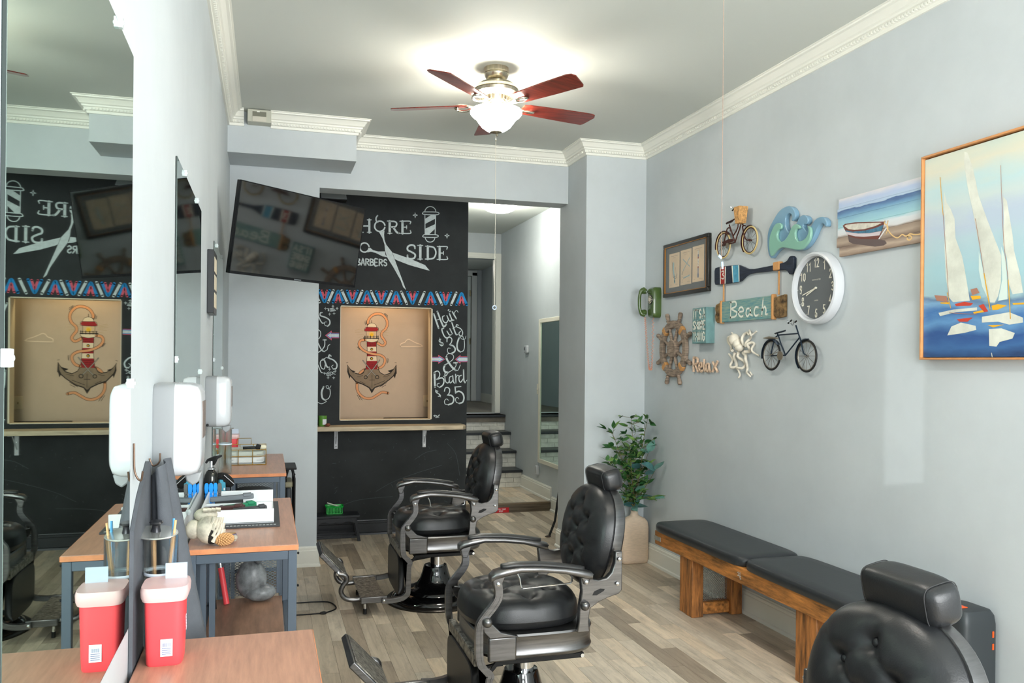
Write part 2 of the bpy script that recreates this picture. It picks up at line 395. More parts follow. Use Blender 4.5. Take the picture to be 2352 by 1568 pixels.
# stairs: black treads, risers faced with white brick
st = struct(MB().box(CX1, XR, 9.40, 10.38, 0, .26).box(CX1, XR, 9.66, 10.38, .26, .46).box(CX1, XR, 9.905, 10.38, .46, .66).box(CX1, XR, 10.15, 10.38, .66, .86), 'stairs', mat('stair_core', (70, 72, 74), .7))
m_tread = mat('black_tread', (44, 48, 52), .38, bump=.06)
m_brick = mat('white_brick', (226, 224, 214), .7, var=.08, vscale=14, bump=.35, bscale=40)
zs = (.296, .494, .696, .892); ys = (9.385, 9.645, 9.89, 10.135)
for z, y, yn in zip(zs, ys, (9.66, 9.905, 10.15, 10.38)): MB().box(CX1, XR - .002, y - .045, yn, z - .032, z).build('tread', m_tread, st, bevel=.006)
for k, (z, y) in enumerate(zip(zs, ys)):
    z0 = (.092,) + zs; h = (z - .034 - z0[k]) / 3
    rp = MB().box(CX1, XR - .002, y, y + .016, z0[k], z - .032).build('riser', mat('brick_joint', (196, 194, 184), .8), st)
    for r_ in range(3):
        x = CX1 + (.0 if r_ % 2 else -.1)
        while x < XR:
            a, b = max(CX1, x), min(XR - .003, x + .2)
            if b - a > .03 and b > 2.05: MB().box(a + .002, b - .002, y - .006 - rnd.random() * .004, y + .002, z0[k] + r_ * h + .0015, z0[k] + (r_ + 1) * h - .0015).build('brick', m_brick, rp, bevel=.002, seg=1)
            x += .2

# ------------------------------------------------------------------ barber chairs
m_steel = mat('brushed_gunmetal', (122, 121, 121), .3, .95, var=.16, vscale=5, stretch=(1, 1, 14))
m_chrome = mat('chrome', (225, 226, 228), .07, 1)
m_leath = mat('black_leather', (27, 28, 30), .36, bump=.1, bscale=260, spec=.6)
m_pad = mat('arm_pad', (46, 46, 46), .3, spec=.6)
m_enam = mat('black_enamel', (12, 12, 13), .09, spec=.7, coat=.6)
m_rub = mat('black_rubber', (18, 18, 19), .6)
m_foot = mat('tread_metal', (140, 136, 128), .4, .7, var=.6, vscale=45, bump=1.0, bscale=60)
def cushion(a, b, n, thick, buttons, creases, dome=.35, rings=30, seg=80, ex=5):
    # tufted pad in local (u,v) with height w
    def h(u, v, rho):
        w = thick * (1 - rho ** ex) ** .5 if rho < 1 else 0
        w *= 1 - dome * .25 * rho * rho
        for bu, bv in buttons:
            d2 = (u - bu) ** 2 + (v - bv) ** 2; w -= .021 * math.exp(-d2 / (2 * .02 ** 2)) * (1 if rho < .95 else 0)
        for (p, q) in creases:
            pu, pv = p; qu, qv = q; dx, dy = qu - pu, qv - pv
            t = max(0, min(1, ((u - pu) * dx + (v - pv) * dy) / (dx * dx + dy * dy)))
            d2 = (u - pu - t * dx) ** 2 + (v - pv - t * dy) ** 2; w -= .0055 * math.exp(-d2 / (2 * .0065 ** 2)) * (1 if rho < .97 else 0)
        return max(w, 0)
    vs = []; fs = []
    out = sup(1, 1, n, seg)
    vs.append((0, 0, h(0, 0, 0)))
    for i in range(1, rings + 1):
        rho = (i / rings) ** .8
        for cx, cy in out:
            u, v = a * rho * cx, b * rho * cy
            vs.append((u, v, h(u, v, rho)))
    fs += [(0, 1 + j, 1 + (j + 1) % seg) for j in range(seg)]
    for i in range(rings - 1):
        o1, o2 = 1 + i * seg, 1 + (i + 1) * seg
        fs += [(o1 + j, o2 + j, o2 + (j + 1) % seg, o1 + (j + 1) % seg) for j in range(seg)]
    return vs, fs, [(bu, bv, h(bu, bv, 0)) for bu, bv in buttons]
def make_chair(label):
    t = thing('barber_chair', label, 'chair', group='barber chairs facing the mirrors')
    MB().lathe([(.0, 0), (.32, 0), (.322, .008), (.312, .018), (.285, .022)], 48, (.01, 0, 0)).build('base_rim', mat('base_rim', (58, 54, 50), .25, .7), t)
    MB().lathe([(.285, .0215), (.278, .034), (.25, .052), (.208, .062), (.2, .076), (.188, .084), (.15, .09), (.118, .112), (.1, .14), (.087, .18), (.077, .215), (.072, .225), (.05, .226)], 48, (.01, 0, 0)).build('base', m_enam, t)
    MB().lathe([(.046, .22), (.046, .345)], 32, (.02, 0, 0)).build('column', m_chrome, t)
    MB().box(-.16, .225, -.2, .2, .318, .34).build('seat_plate', m_rub, t, bevel=.004)
    lv = MB().prism([(-.2, .29), (-.16, .34), (-.13, .34), (-.13, .318), (-.155, .318), (-.185, .285)], 'xz', -.21, -.2).tube([(-.2, -.12, .285), (-.05, -.1, .30), (0, -.02, .30)], .008).obox((-.035, -.01, .3), (.07, .05, .03))
    lv.build('pump_lever', m_rub, t, bevel=.003)
    for x in (-.15, .215): MB().cyl((x, -.2, .33), (x, -.208, .33), .008).build('bolt', m_chrome, t)
    # seat pan
    rings = []
    for z, s_ in ((.362, .96), (.366, .985), (.378, 1.0), (.384, .985), (.448, .985), (.454, 1.0), (.462, .985), (.463, .5)):
        rings.append([(x, y, z) for x, y in sup(.262 * s_, .278 * s_, 3.6, 56, .018)])
    MB().loft(rings).build('seat_pan', m_steel, t, ang=50)
    for s_ in (-1, 1):
        MB().box(-.212, -.095, min(s_ * .262, s_ * .285), max(s_ * .262, s_ * .285), .362, .462).build('pan_corner', m_steel, t, bevel=.008)
    # seat cushion
    bt = [(-.11, -.1), (-.11, .1), (0, -.17), (0, 0), (0, .17), (.11, -.1), (.11, .1), (-.155, 0)]
    cr = [((-.11, -.1), (0, 0)), ((-.11, .1), (0, 0)), ((.11, -.1), (0, 0)), ((.11, .1), (0, 0)), ((-.11, -.1), (0, -.17)), ((.11, -.1), (0, -.17)), ((-.11, .1), (0, .17)), ((.11, .1), (0, .17)), ((-.155, 0), (-.11, -.1)), ((-.155, 0), (-.11, .1)), ((0, -.17), (0, -.24)), ((0, .17), (0, .24)), ((-.11, -.1), (-.2, -.2)), ((-.11, .1), (-.2, .2)), ((.11, -.1), (.2, -.2)), ((.11, .1), (.2, .2)), ((-.155, 0), (-.24, 0))]
    vs, fs, bp_ = cushion(.252, .25, 2.7, .1, bt, cr, dome=.1, ex=8)
    sc_ = MB().add([(u - .012, v, w + .498) for u, v, w in vs], fs)
    ring = [(x - .012, y) for x, y in sup(.252, .25, 2.7, 72)]
    sc_.loft([[(x, y, .463) for x, y in sup(.225, .225, 2.7, 80, -.012)], [(x, y, .475) for x, y in sup(.246, .245, 2.7, 80, -.012)], [(x, y, .499) for x, y in sup(.252, .25, 2.7, 80, -.012)]], cap=False)
    sc = sc_.build('seat_cushion', m_leath, t, ang=80)
    for u, v, w in bp_: MB().sphere((u - .012, v, w + .502), (.011, .011, .007), 10, 6).build('button', m_leath, sc)
    # back: tilted frame
    O = Vector((.345, 0, .79)); U = Vector((.19, 0, .982)); N = Vector((-.982, 0, .19))
    P3 = lambda a, q, d: tuple(O + Vector((0, 1, 0)) * a + U * q + N * d)
    bt = [(0, .135), (-.088, .07), (.088, .07), (0, .015), (-.088, -.05), (.088, -.05), (0, -.11)]
    cr = [((0, .135), (-.088, .07)), ((0, .135), (.088, .07)), ((-.088, .07), (0, .015)), ((.088, .07), (0, .015)), ((0, .015), (-.088, -.05)), ((0, .015), (.088, -.05)), ((-.088, -.05), (0, -.11)), ((.088, -.05), (0, -.11)), ((0, .135), (0, .22)), ((-.088, .07), (-.19, .14)), ((.088, .07), (.19, .14)), ((-.088, -.05), (-.2, -.02)), ((.088, -.05), (.2, -.02)), ((-.088, -.05), (-.16, -.14)), ((.088, -.05), (.16, -.14)), ((0, -.11), (0, -.21))]
    vs, fs, bp_ = cushion(.236, .222, 2.35, .085, bt, cr)
    bk = MB().add([P3(u, v, w + .018) for u, v, w in vs], fs)
    bk.loft([[P3(x, y, -.012) for x, y in sup(.232, .218, 2.35, 72)], [P3(x, y, .0185) for x, y in sup(.236, .222, 2.35, 72)]], cap=False)
    bc = bk.build('back_cushion', m_leath, t, ang=80)
    for u, v, w in bp_: MB().sphere(P3(u, v, w + .022), (.009, .011, .011), 10, 6).build('button', m_leath, bc)
    MB().loft([[P3(x, y, -.04) for x, y in sup(.2, .19, 2.35, 64)], [P3(x, y, -.034) for x, y in sup(.236, .222, 2.35, 64)], [P3(x, y, -.026) for x, y in sup(.241, .227, 2.35, 64)], [P3(x, y, .012) for x, y in sup(.241, .227, 2.35, 64)], [P3(x, y, .014) for x, y in sup(.228, .214, 2.35, 64)]]).build('back_shell', m_steel, t, ang=50)
    # headrest
    rot = Matrix.Rotation(R(-12), 3, 'Y')
    hr = MB().sphere((.388, 0, 1.04), (.05, .121, .052), 40, 30, .5, .5, rot).build('headrest', m_leath, t, ang=80)
    for s_ in (-1, 1):
        o = [Vector((.388, s_ * .098, 1.04)) + rot @ Vector((a, 0, b)) for a, b in sup(.0452, .047, 4, 40)]
        MB().tube(o, .0012, 6, True).build('seam', mat('dark_thread', (44, 44, 45), .6), hr)
    for y in (-.05, .05): MB().cyl((.375, y, .99), (.39, y, 1.03), .006).build('headrest_post', m_chrome, t)
    # side frames, arms, brackets
    post = [(-.178, .69), (-.174, .629), (-.192, .592), (-.228, .549), (-.25, .513), (-.252, .45), (-.25, .39), (-.238, .35), (-.207, .318), (-.214, .285), (-.217, .143), (-.228, .118), (-.255, .1), (-.319, .09), (-.375, .094)]
    ps = [tuple(p) for p in catmull(post, 4)]
    for s_ in (-1, 1):
        y0, y1 = sorted((s_ * .272, s_ * .298)); yo = s_ * .3
        sf = MB().band(ps, .03, 'xz', y0, y1).build('side_frame', m_steel, t, bevel=.004)
        for off in (-.008, .008):
            L, Rr = _offs(ps[4:-3], abs(off) * 2)
            MB().band(L if off > 0 else Rr, .006, 'xz', min(yo, yo - s_ * .004), max(yo, yo - s_ * .004)).build('rib', m_steel, sf)
        MB().prism([(-.245, .53), (-.2, .52), (-.165, .485), (-.09, .462), (-.21, .462), (-.235, .49)], 'xz', y0, y1).build('gusset', m_steel, t, bevel=.004)
        for q in ((-.222, s_ * .302, .53), (.187, s_ * .302, .566)): MB().sphere(q, .02, 14, 10).build('knob', m_steel, t)
        for x, z in ((-.178, .676), (.194, .66), (-.364, .095), (.338, .745), (.33, .645)): MB().lathe([(.008, 0), (.008, s_ * .004), (.004, s_ * .007)], 12, (x, s_ * .299, z), 'y').build('bolt', m_chrome, t)
        br = [(.17, .69), (.214, .688), (.226, .668), (.25, .662), (.285, .668), (.308, .69), (.322, .73), (.324, .775), (.354, .775), (.354, .615), (.338, .6), (.29, .588), (.25, .572), (.215, .55), (.207, .5), (.212, .455), (.158, .455), (.166, .5), (.168, .56), (.178, .62)]
        bb = MB().prism(br, 'xz', *sorted((s_ * .262, s_ * .292))).build('back_bracket', m_steel, t, bevel=.004)
        MB().prism([(.222, .603), (.24, .602), (.272, .618), (.276, .626), (.256, .628), (.23, .618)], 'xz', *sorted((s_ * .2925, s_ * .2934))).build('slot', m_rub, bb)
        # arm
        ax = [(-.208, .718, .026), (-.19, .733, .034), (-.15, .742, .036), (-.09, .747, .036), (0, .742, .034), (.1, .729, .031), (.17, .716, .03), (.205, .708, .03), (.218, .704, .026)]
        rr = []
        for x, zt, w in ax:
            hh = .026 + .012 * max(0, 1 - abs(x + .17) / .06) + .012 * max(0, 1 - abs(x - .19) / .05)
            rr.append([(x, s_ * .282 + w * cx, zt - hh / 2 - .004 + hh / 2 * cz) for cx, cz in sup(1, 1, 3.2, 20)])
        arm = MB().loft(rr).build('armrest', m_steel, t, ang=50)
        rr = []
        for x, zt, w in catmull([(-.165, .742, .004), (-.155, .744, .02), (-.1, .748, .026), (0, .743, .024), (.1, .73, .022), (.17, .717, .018), (.19, .712, .004)], 4):
            rr.append([(x, s_ * .282 + w * cx, zt - .002 + .011 * cz) for cx, cz in sup(1, 1, 2.2, 16)])
        MB().loft(rr).build('arm_pad', m_pad, arm, ang=70)
        for px, w0 in ((-.178, .046), (.194, .05)):
            zt = .715 if px < 0 else .69
            MB().prism([(px - w0 / 2 - .006, zt), (px + w0 / 2 + .012, zt), (px + .016, .67), (px + .012, .652), (px - .012, .65), (px - .018, .67)], 'xz', *sorted((s_ * .268, s_ * .297))).build('arm_clevis', m_steel, arm, bevel=.004)
    MB().tube([(-.095, -.282, .708), (-.086, -.282, .69), (-.08, -.282, .655), (-.072, -.282, .648), (.13, -.282, .656), (.137, -.282, .664), (.137, -.282, .704)], .0035, 8).build('towel_bar', m_chrome, t)
    # kick panel and ornamental strip
    MB().loft([[(x, y, z) for y, z in sup(.235, .125, 5, 40, 0, .215)] for x in (-.23, -.265, -.268)]).build('kick_panel', mat('satin_black', (16, 16, 17), .4), t, bevel=.004)
    MB().obox((-.245, 0, .362), (.03, .48, .05)).build('ornament_strip', m_foot, t, bevel=.004)
    # footrest
    fr = MB().box(-.5, -.355, -.25, .25, .098, .108).build('foot_plate', m_foot, t, bevel=.003)
    for s_ in (-1, 1):
        MB().box(-.5, -.34, *sorted((s_ * .248, s_ * .27)), .075, .114).build('foot_rail', m_steel, t, bevel=.004)
        rp = catmull([(-.48, s_ * .2, .09), (-.54, s_ * .2, .086), (-.59, s_ * .2, .1), (-.614, s_ * .2, .14), (-.602, s_ * .2, .178), (-.58, s_ * .2, .205), (-.588, s_ * .2, .238), (-.628, s_ * .2, .25)], 5)
        MB().tube(rp, .015, 12).build('foot_arm', m_steel, t)
        MB().cyl((-.47, s_ * .22, .075), (-.47, s_ * .22, .03), .008).build('foot_leg', m_chrome, t)
        MB().cyl((-.47, s_ * .22, .0), (-.47, s_ * .22, .032), .011).build('leg_tip', m_rub, t)
        MB().lathe([(.014, 0), (.014, s_ * .006), (.006, s_ * .01)], 12, (-.63, s_ * .19, .25), 'y').build('bolt', m_chrome, t)
    fp = MB().obox((-.655, 0, .285), (.235, .36, .03), (0, R(47), 0)).build('foot_pad_frame', m_steel, t, bevel=.005)
    MB().obox((-.643, 0, .295), (.215, .34, .008), (0, R(47), 0)).build('foot_pad', m_foot, fp, bevel=.002)
    return t
ch = make_chair('black tufted barber chair nearest the chalkboard shelf')
ch.location = (1.06, 5.39, 0)
dup(ch, (1.06, 3.47, 0), label='black tufted barber chair in the middle of the row')
dup(ch, (1.0, 1.55, 0), label='nearest black tufted barber chair, only headrest and top of back showing')

# ------------------------------------------------------------------ ceiling fans and lamps
m_nick = mat('brushed_nickel', (196, 188, 168), .28, 1, var=.12, vscale=6, stretch=(14, 14, 1))
m_blade = mat('red_wood_blade', (112, 40, 30), .3, var=.35, vscale=4, stretch=(2, 26, 2), coat=.2)
def make_fan(label):
    t = thing('ceiling_fan', label, 'fan', (1.276, 4.727, ZC), group='ceiling fans')
    MB().lathe([(.0, 0), (.072, 0), (.074, -.03), (.07, -.034), (.072, -.038), (.066, -.056), (.05, -.07), (.03, -.072)], 32).build('canopy', m_nick, t)
    MB().lathe([(.02, -.068), (.02, -.078), (.06, -.08), (.1, -.092), (.124, -.112), (.13, -.128), (.126, -.13), (.13, -.134), (.126, -.15), (.105, -.164), (.072, -.168), (.066, -.2), (.05, -.206), (.048, -.226), (.03, -.228)], 40).build('motor_housing', m_nick, t, ang=25)
    v = MB()
    for k in range(20):
        a = 2 * PI * k / 20
        v.obox((.078 * math.cos(a), .078 * math.sin(a), -.184), (.006, .009, .024), (0, R(18), a))
    v.build('vent_slots', mat('vent_dark', (60, 52, 40), .6), t, kind='stuff')
    for k in range(5):
        a = R(10 + 72 * k); ca, sa = math.cos(a), math.sin(a)
        def T(r, w, z): return (ca * r - sa * w, sa * r + ca * w, z)
        ol = [(.165, -.045), (.2, -.055), (.42, -.066), (.61, -.069), (.64, -.06), (.652, -.035), (.625, .055), (.612, .068), (.42, .062), (.2, .05), (.165, .042)]
        tilt = math.tan(R(12)); zc = -.215
        top = [T(r, w, zc - w * tilt + .003) for r, w in ol]; bot = [T(r, w, zc - w * tilt - .003) for r, w in ol]; n = len(ol)
        bl = MB().add(top + bot, [tuple(range(n)), tuple(range(2 * n - 1, n - 1, -1))] + [(i, (i + 1) % n, n + (i + 1) % n, n + i) for i in range(n)])
        bo = bl.build('blade', m_blade, t, smooth=False)
        ir = MB()
        for pth in ([(.06, 0, -.19), (.1, 0, -.222), (.14, .012, -.226), (.2, .034, -.218), (.235, .02, -.222), (.245, 0, -.224)], [(.1, 0, -.222), (.14, -.012, -.228), (.2, -.034, -.234), (.235, -.02, -.228), (.245, 0, -.224)]):
            ir.tube(catmull([T(*p) for p in pth], 4), .0075, 8)
        ir.sphere(T(.24, 0, -.224), (.014, .014, .008), 10, 6)
        ir.build('blade_iron', mat('polished_nickel', (220, 214, 196), .14, 1), bo)
    MB().lathe([(.05, -.226), (.062, -.228), (.062, -.236), (.03, -.24)], 28).build('light_fitter', m_nick, t)
    bw = MB().lathe([(.145, -.246), (.152, -.256), (.15, -.268), (.138, -.282), (.118, -.296), (.104, -.318), (.084, -.344), (.055, -.364), (.02, -.372)], 40, cap=False)
    bw.build('glass_bowl', mat('lit_bowl', (255, 250, 240), .4, emit=42), t, ang=80)
    MB().lathe([(.0, -.37), (.036, -.37), (.036, -.376), (.012, -.382), (.0, -.384)], 24).sphere((.006, 0, -.39), .007, 10, 8).build('finial', m_nick, t)
    return t
fan = make_fan('five blade ceiling fan with a lit white glass bowl')
f2 = dup(fan, (1.3, 2.22, ZC), (0, 0, R(20)), 'assumed second ceiling fan above the barber chairs, mostly out of the frame')  # second fan is out of view, assumed above its hanging cord
FANP = 30
point_light('fan_lamp', (1.276, 4.727, ZC - .235), FANP, (1, .95, .86), .06)
point_light('assumed_fan_lamp', (1.3, 2.22, ZC - .235), FANP, (1, .95, .86), .06)  # lamp of the second fan, unseen and assumed
# pull cords hang from the fans
pc = MB().cyl((0, 0, -.388), (0, -.002, -1.39), .0016, 6).build('pull_chain', mat('chain', (196, 190, 176), .35, .8), fan)
MB().sphere((0, 0, -.42), (.004, .004, .01), 8, 6).build('connector', m_nick, pc)
MB().tube([(.011 * math.cos(2 * PI * j / 20), 0, -1.4 + .011 * math.sin(2 * PI * j / 20)) for j in range(20)], .003, 8, True).build('ring', mat('pale_blue_plastic', (196, 214, 240), .35), pc)
pc = MB().cyl((0, 0, -.388), (0, 0, -1.40), .0008, 6).build('pull_string', mat('beige_string', (150, 122, 104), .8), f2)
MB().obox((-.006, 0, -1.40), (.014, .002, .008), (0, R(30), 0)).obox((.004, 0, -1.425), (.007, .002, .022), (0, R(-5), 0)).build('tag', mat('pale_blue_tag', (176, 212, 238), .5), pc)
# flush lamp over the stairs
t = thing('flush_ceiling_light', 'round flush white ceiling light over the stair passage', 'lamp', (2.31, 8.38, 3.2))
MB().lathe([(.0, 0), (.15, 0), (.152, -.014), (.14, -.02)], 36).build('lamp_base', m_nick, t)
MB().lathe([(.14, -.016), (.168, -.03), (.172, -.042), (.15, -.066), (.11, -.084), (.05, -.092), (.0, -.093)], 36, cap=False).build('lamp_shade', mat('lit_dome', (255, 250, 238), .4, emit=12), t, ang=80)
point_light('passage_lamp', (2.31, 8.38, 3.05), 20, (1, .98, .88), .12)
point_light('assumed_closet_lamp', (1.0, 7.84, 2.4), 9, (1, .72, .42), .08)  # unseen lamp without a fixture, assumed from the warm glow behind the opening
point_light('added_corridor_lamp', (2.6, 11.6, 2.9), 4, (1, .95, .85), .1)  # unseen light added to give the corridor a dim fill
# ------------------------------------------------------------------ television on its arm
tv = thing('television', 'dark flat television tilted out from the corner on a wall arm', 'television', (.2045, 5.3, 2.3015))
tv.rotation_euler = (Matrix.Rotation(.725, 3, 'Z') @ Matrix.Rotation(.178, 3, 'X')).to_euler()
TW, TH = .5135, .264
MB().box(-TW, TW, 0, .03, -TH, TH).build('casing', mat('tv_case', (18, 18, 20), .35), tv, bevel=.003)
MB().box(-TW + .006, TW - .006, -.0015, 0, -TH + .016, TH - .006).build('screen', mat('tv_screen', (9, 9, 10), .05, ior=2.3), tv)
bz = MB().box(-TW, -TW + .006, -.003, .005, -TH, TH).box(TW - .006, TW, -.003, .005, -TH, TH).box(-TW, TW, -.003, .005, TH - .006, TH).box(-TW, TW, -.005, .005, -TH, -TH + .016)
bz.build('bezel', mat('tv_bezel', (32, 33, 36), .22, .4), tv)
MB().box(-.028, .028, -.0062, -.005, -TH + .003, -TH + .011).build('badge', mat('badge', (120, 126, 130), .4, .5), tv)
MB().box(-.3, .3, .03, .06, -.2, .05).build('back_cover', mat('tv_case'), tv, bevel=.008)
ta = thing('tv_wall_arm', 'black swivel wall arm behind the tilted television', 'bracket', (.16, 6.48, 2.32))
MB().box(-.08, .08, -.02, 0, -.12, .12).build('wall_plate', m_rub, ta, bevel=.003)
MB().tube([(0, -.02, 0), (-.06, -.5, 0), (.0, -.96, .0)], .018, 10).build('arm', m_rub, ta)
# sensor box over the soffit corner
t = thing('sensor_box', 'small beige box with a recessed window on the soffit crown gap', 'sensor', (-.063, 6.082, 3.18))
MB().box(-.078, .078, -.1, 0, 0, .085).build('housing', mat('beige_plastic', (190, 190, 176), .5), t, bevel=.003)
MB().box(-.045, .045, -.1015, -.1, .038, .07).build('window', mat('dark_beige', (120, 120, 106), .5), t)
MB().box(-.047, .045, -.105, -.1, .002, .037).build('cover', mat('light_beige', (204, 200, 186), .5), t, bevel=.002)
MB().box(-.016, .002, -.104, -.1, .066, .073).build('lens', m_trim, t)

# ------------------------------------------------------------------ work tables along the left wall
m_top = mat('table_top', (184, 138, 116), .34, var=.10, vscale=5, stretch=(14, 1.2, 1), bump=.05)
m_edge = mat('table_edge', (214, 138, 92), .5, var=.14, vscale=9)
m_shelf = mat('lower_shelf', (150, 116, 94), .45, var=.18, vscale=4, stretch=(8, 1, 1))
m_slate = mat('slate_metal', (84, 95, 107), .42, .35)
m_mesh = mat('mesh_metal', (96, 108, 118), .4, .5)
def make_table(label):
    # local: x 0 at wall-side edge .. .374, y 0..1.05 away from the camera
    t = thing('work_table', label, 'table', group='wood topped metal work tables')
    W, L, H = .374, 1.05, .9
    tp = MB().box(0, W, 0, L, H - .02, H).build('table_top', m_top, t, bevel=.003)
    MB().box(.001, W - .001, -.0012, .0012, H - .019, H - .002).box(W - .0012, W + .0012, .001, L - .001, H - .019, H - .002).build('edge_band', m_edge, tp)
    for x in (.004, W - .034):
        for y in (.006, L - .036): MB().box(x, x + .03, y, y + .03, 0, H - .021).build('leg', m_slate, t, bevel=.002)
    for y in (.004, L - .034): MB().box(.034, W - .034, y, y + .03, H - .053, H - .021).build('end_rail', m_slate, t, bevel=.002)
    for x in (.006, W - .034): MB().box(x, x + .028, .036, L - .036, H - .053, H - .021).build('side_rail', m_slate, t, bevel=.002)
    for x in (.045, .075): MB().box(x, x + .02, .05, .07, .1, H - .054).build('inner_post', m_slate, t)
    for y in (.3, .62): MB().box(.006, .03, y, y + .02, .1, H - .054).build('inner_post', m_slate, t)
    for y in (.006, L - .026): MB().box(.035, W - .035, y, y + .02, .09, .11).build('stretcher', m_slate, t)
    for x in (.008, W - .03): MB().box(x, x + .02, .037, L - .037, .40, .425).build('shelf_rail', m_slate, t)
    MB().box(.03, W - .035, .03, L - .03, .427, .447).build('lower_shelf', m_shelf, t, bevel=.002)
    MB().box(.06, .075, L - .03, L - .018, .46, H - .056).build('mesh_frame', m_slate, t)
    fr = MB().box(W - .06, W - .045, L - .03, L - .018, .46, H - .056).build('mesh_frame', m_slate, t)
    ms = MB(); x0, x1, z0, z1 = .075, W - .06, .455, H - .056; dz = .0125; y = L - .024
    n = int((x1 - x0 + (z1 - z0) * 1.8) / (dz * 1.8)) + 1
    for k in range(n):
        for sgn in (1, -1):
            c0 = (x0 if sgn > 0 else x1); xs = c0 + sgn * (k * dz * 1.8 - (z1 - z0) * 1.8)
            pa, pb = (xs, z0), (xs + sgn * (z1 - z0) * 1.8, z1)
            def clip(p, q):
                a, b = (p, q) if p[0] < q[0] else (q, p)
                if b[0] <= x0 or a[0] >= x1: return None
                f = lambda xx: (xx, a[1] + (b[1] - a[1]) * (xx - a[0]) / (b[0] - a[0]))
                return (f(max(a[0], x0)), f(min(b[0], x1)))
            r_ = clip(pa, pb)
            if r_ and abs(r_[0][0] - r_[1][0]) > .003:
                L_, R_ = _offs(r_, .0028); ms.poly(L_ + R_[::-1], 'xz', y + sgn * .0003)
    ms.build('mesh_panel', m_mesh, fr, smooth=False, kind='stuff', recalc=False)
    b = MB()
    for z in (.865, .75): b.sphere((W + .001, .02, z), (.004, .005, .005), 8, 6)
    b.build('bolts', m_rub, t, kind='stuff')
    return t
TX = -.262
tb = make_table('nearest wood topped work table carrying the big red container'); tb.location = (TX, 1.03, 0)
dup(tb, (TX, 3.05, 0), label='middle wood topped work table with the white tray and skull')
dup(tb, (TX, 5.0, 0), label='farthest wood topped work table with the wire basket')
# ------------------------------------------------------------------ mirrors on the left wall
m_mir = mat('mirror_glass', (198, 222, 212), .015, 1)
m_clip = mat('clear_clip', (196, 204, 206), .2, spec=.7)
for y0, y1, lab in ((1.004, 1.866, 'large wall mirror nearest the camera'), (2.74, 3.72, 'wall mirror above the middle work table'), (4.63, 5.5, 'wall mirror above the farthest work table')):
    t = thing('wall_mirror', lab, 'mirror', (XL, (y0 + y1) / 2, 1.0), group='frameless mirrors on the left wall'); h = (y1 - y0) / 2
    MB().box(.001, .0055, -h, h, 0, 1.17).build('glass', m_mir, t, smooth=False)
    MB().box(.001, .0052, -h - .0015, -h, 0, 1.17).box(.001, .0052, h, h + .0015, 0, 1.17).box(.001, .0052, -h, h, 1.17, 1.1715).box(.001, .0052, -h, h, -.002, 0).build('edge', mat('mirror_edge', (58, 66, 64), .3), t)
    for y, z in ((-h, .55), (h, .5), (-.25, 1.17), (.25, 1.17), (0, -.002)):
        MB().obox((.008, y, z), (.010, .013, .02)).sphere((.0135, y, z), (.002, .004, .004), 8, 6).build('clip', m_clip, t, bevel=.003)
# ------------------------------------------------------------------ dispensers
m_wpl = mat('white_plastic', (202, 205, 209), .22, coat=.3); m_gpl = mat('grey_plastic', (150, 153, 155), .35)
def dispenser(loc, label):
    t = thing('towel_dispenser', label, 'dispenser', loc, group='white dispensers on the left wall')
    def rr(s_, x): return [(x, y, z) for y, z in sup(.1 * s_, .119 * s_, 7, 40, .1, .119)]
    MB().loft([rr(.97, .0), rr(1, .006), rr(1, .05)]).build('back_shell', m_gpl, t, ang=50)
    MB().loft([rr(.995, .05), rr(.985, .085), rr(.93, .104), rr(.8, .112), rr(.4, .115)]).build('front_cover', m_wpl, t, ang=50)
    MB().prism([(.07, 0), (.112, .004), (.105, -.02), (.09, -.03), (.075, -.018)], 'xz', .07, .13).build('spout', m_gpl, t, bevel=.004)
    MB().box(.113, .116, .055, .145, .095, .19).build('window', mat('smoked_window', (112, 96, 88), .25), t)
    MB().sphere((.012, -.001, .012), (.006, .002, .006), 8, 6).build('screw', m_rub, t)
dispenser((XL, 2.25, 1.252), 'white and grey towel dispenser nearest the camera')
dispenser((XL, 4.1, 1.236), 'white and grey towel dispenser beyond the middle mirror')
t = thing('certificate_frame', 'narrow black frame with three pale cards on the left wall', 'picture', (XL, 4.17, 1.77))
MB().box(0, .03, 0, .25, 0, .3).build('frame', mat('black_frame', (40, 42, 45), .35), t, bevel=.003)
for k in range(3): MB().box(.03, .0312, .04, .21, .03 + k * .085, .10 + k * .085).build('card', mat('pale_card', (216, 204, 180), .7), t)
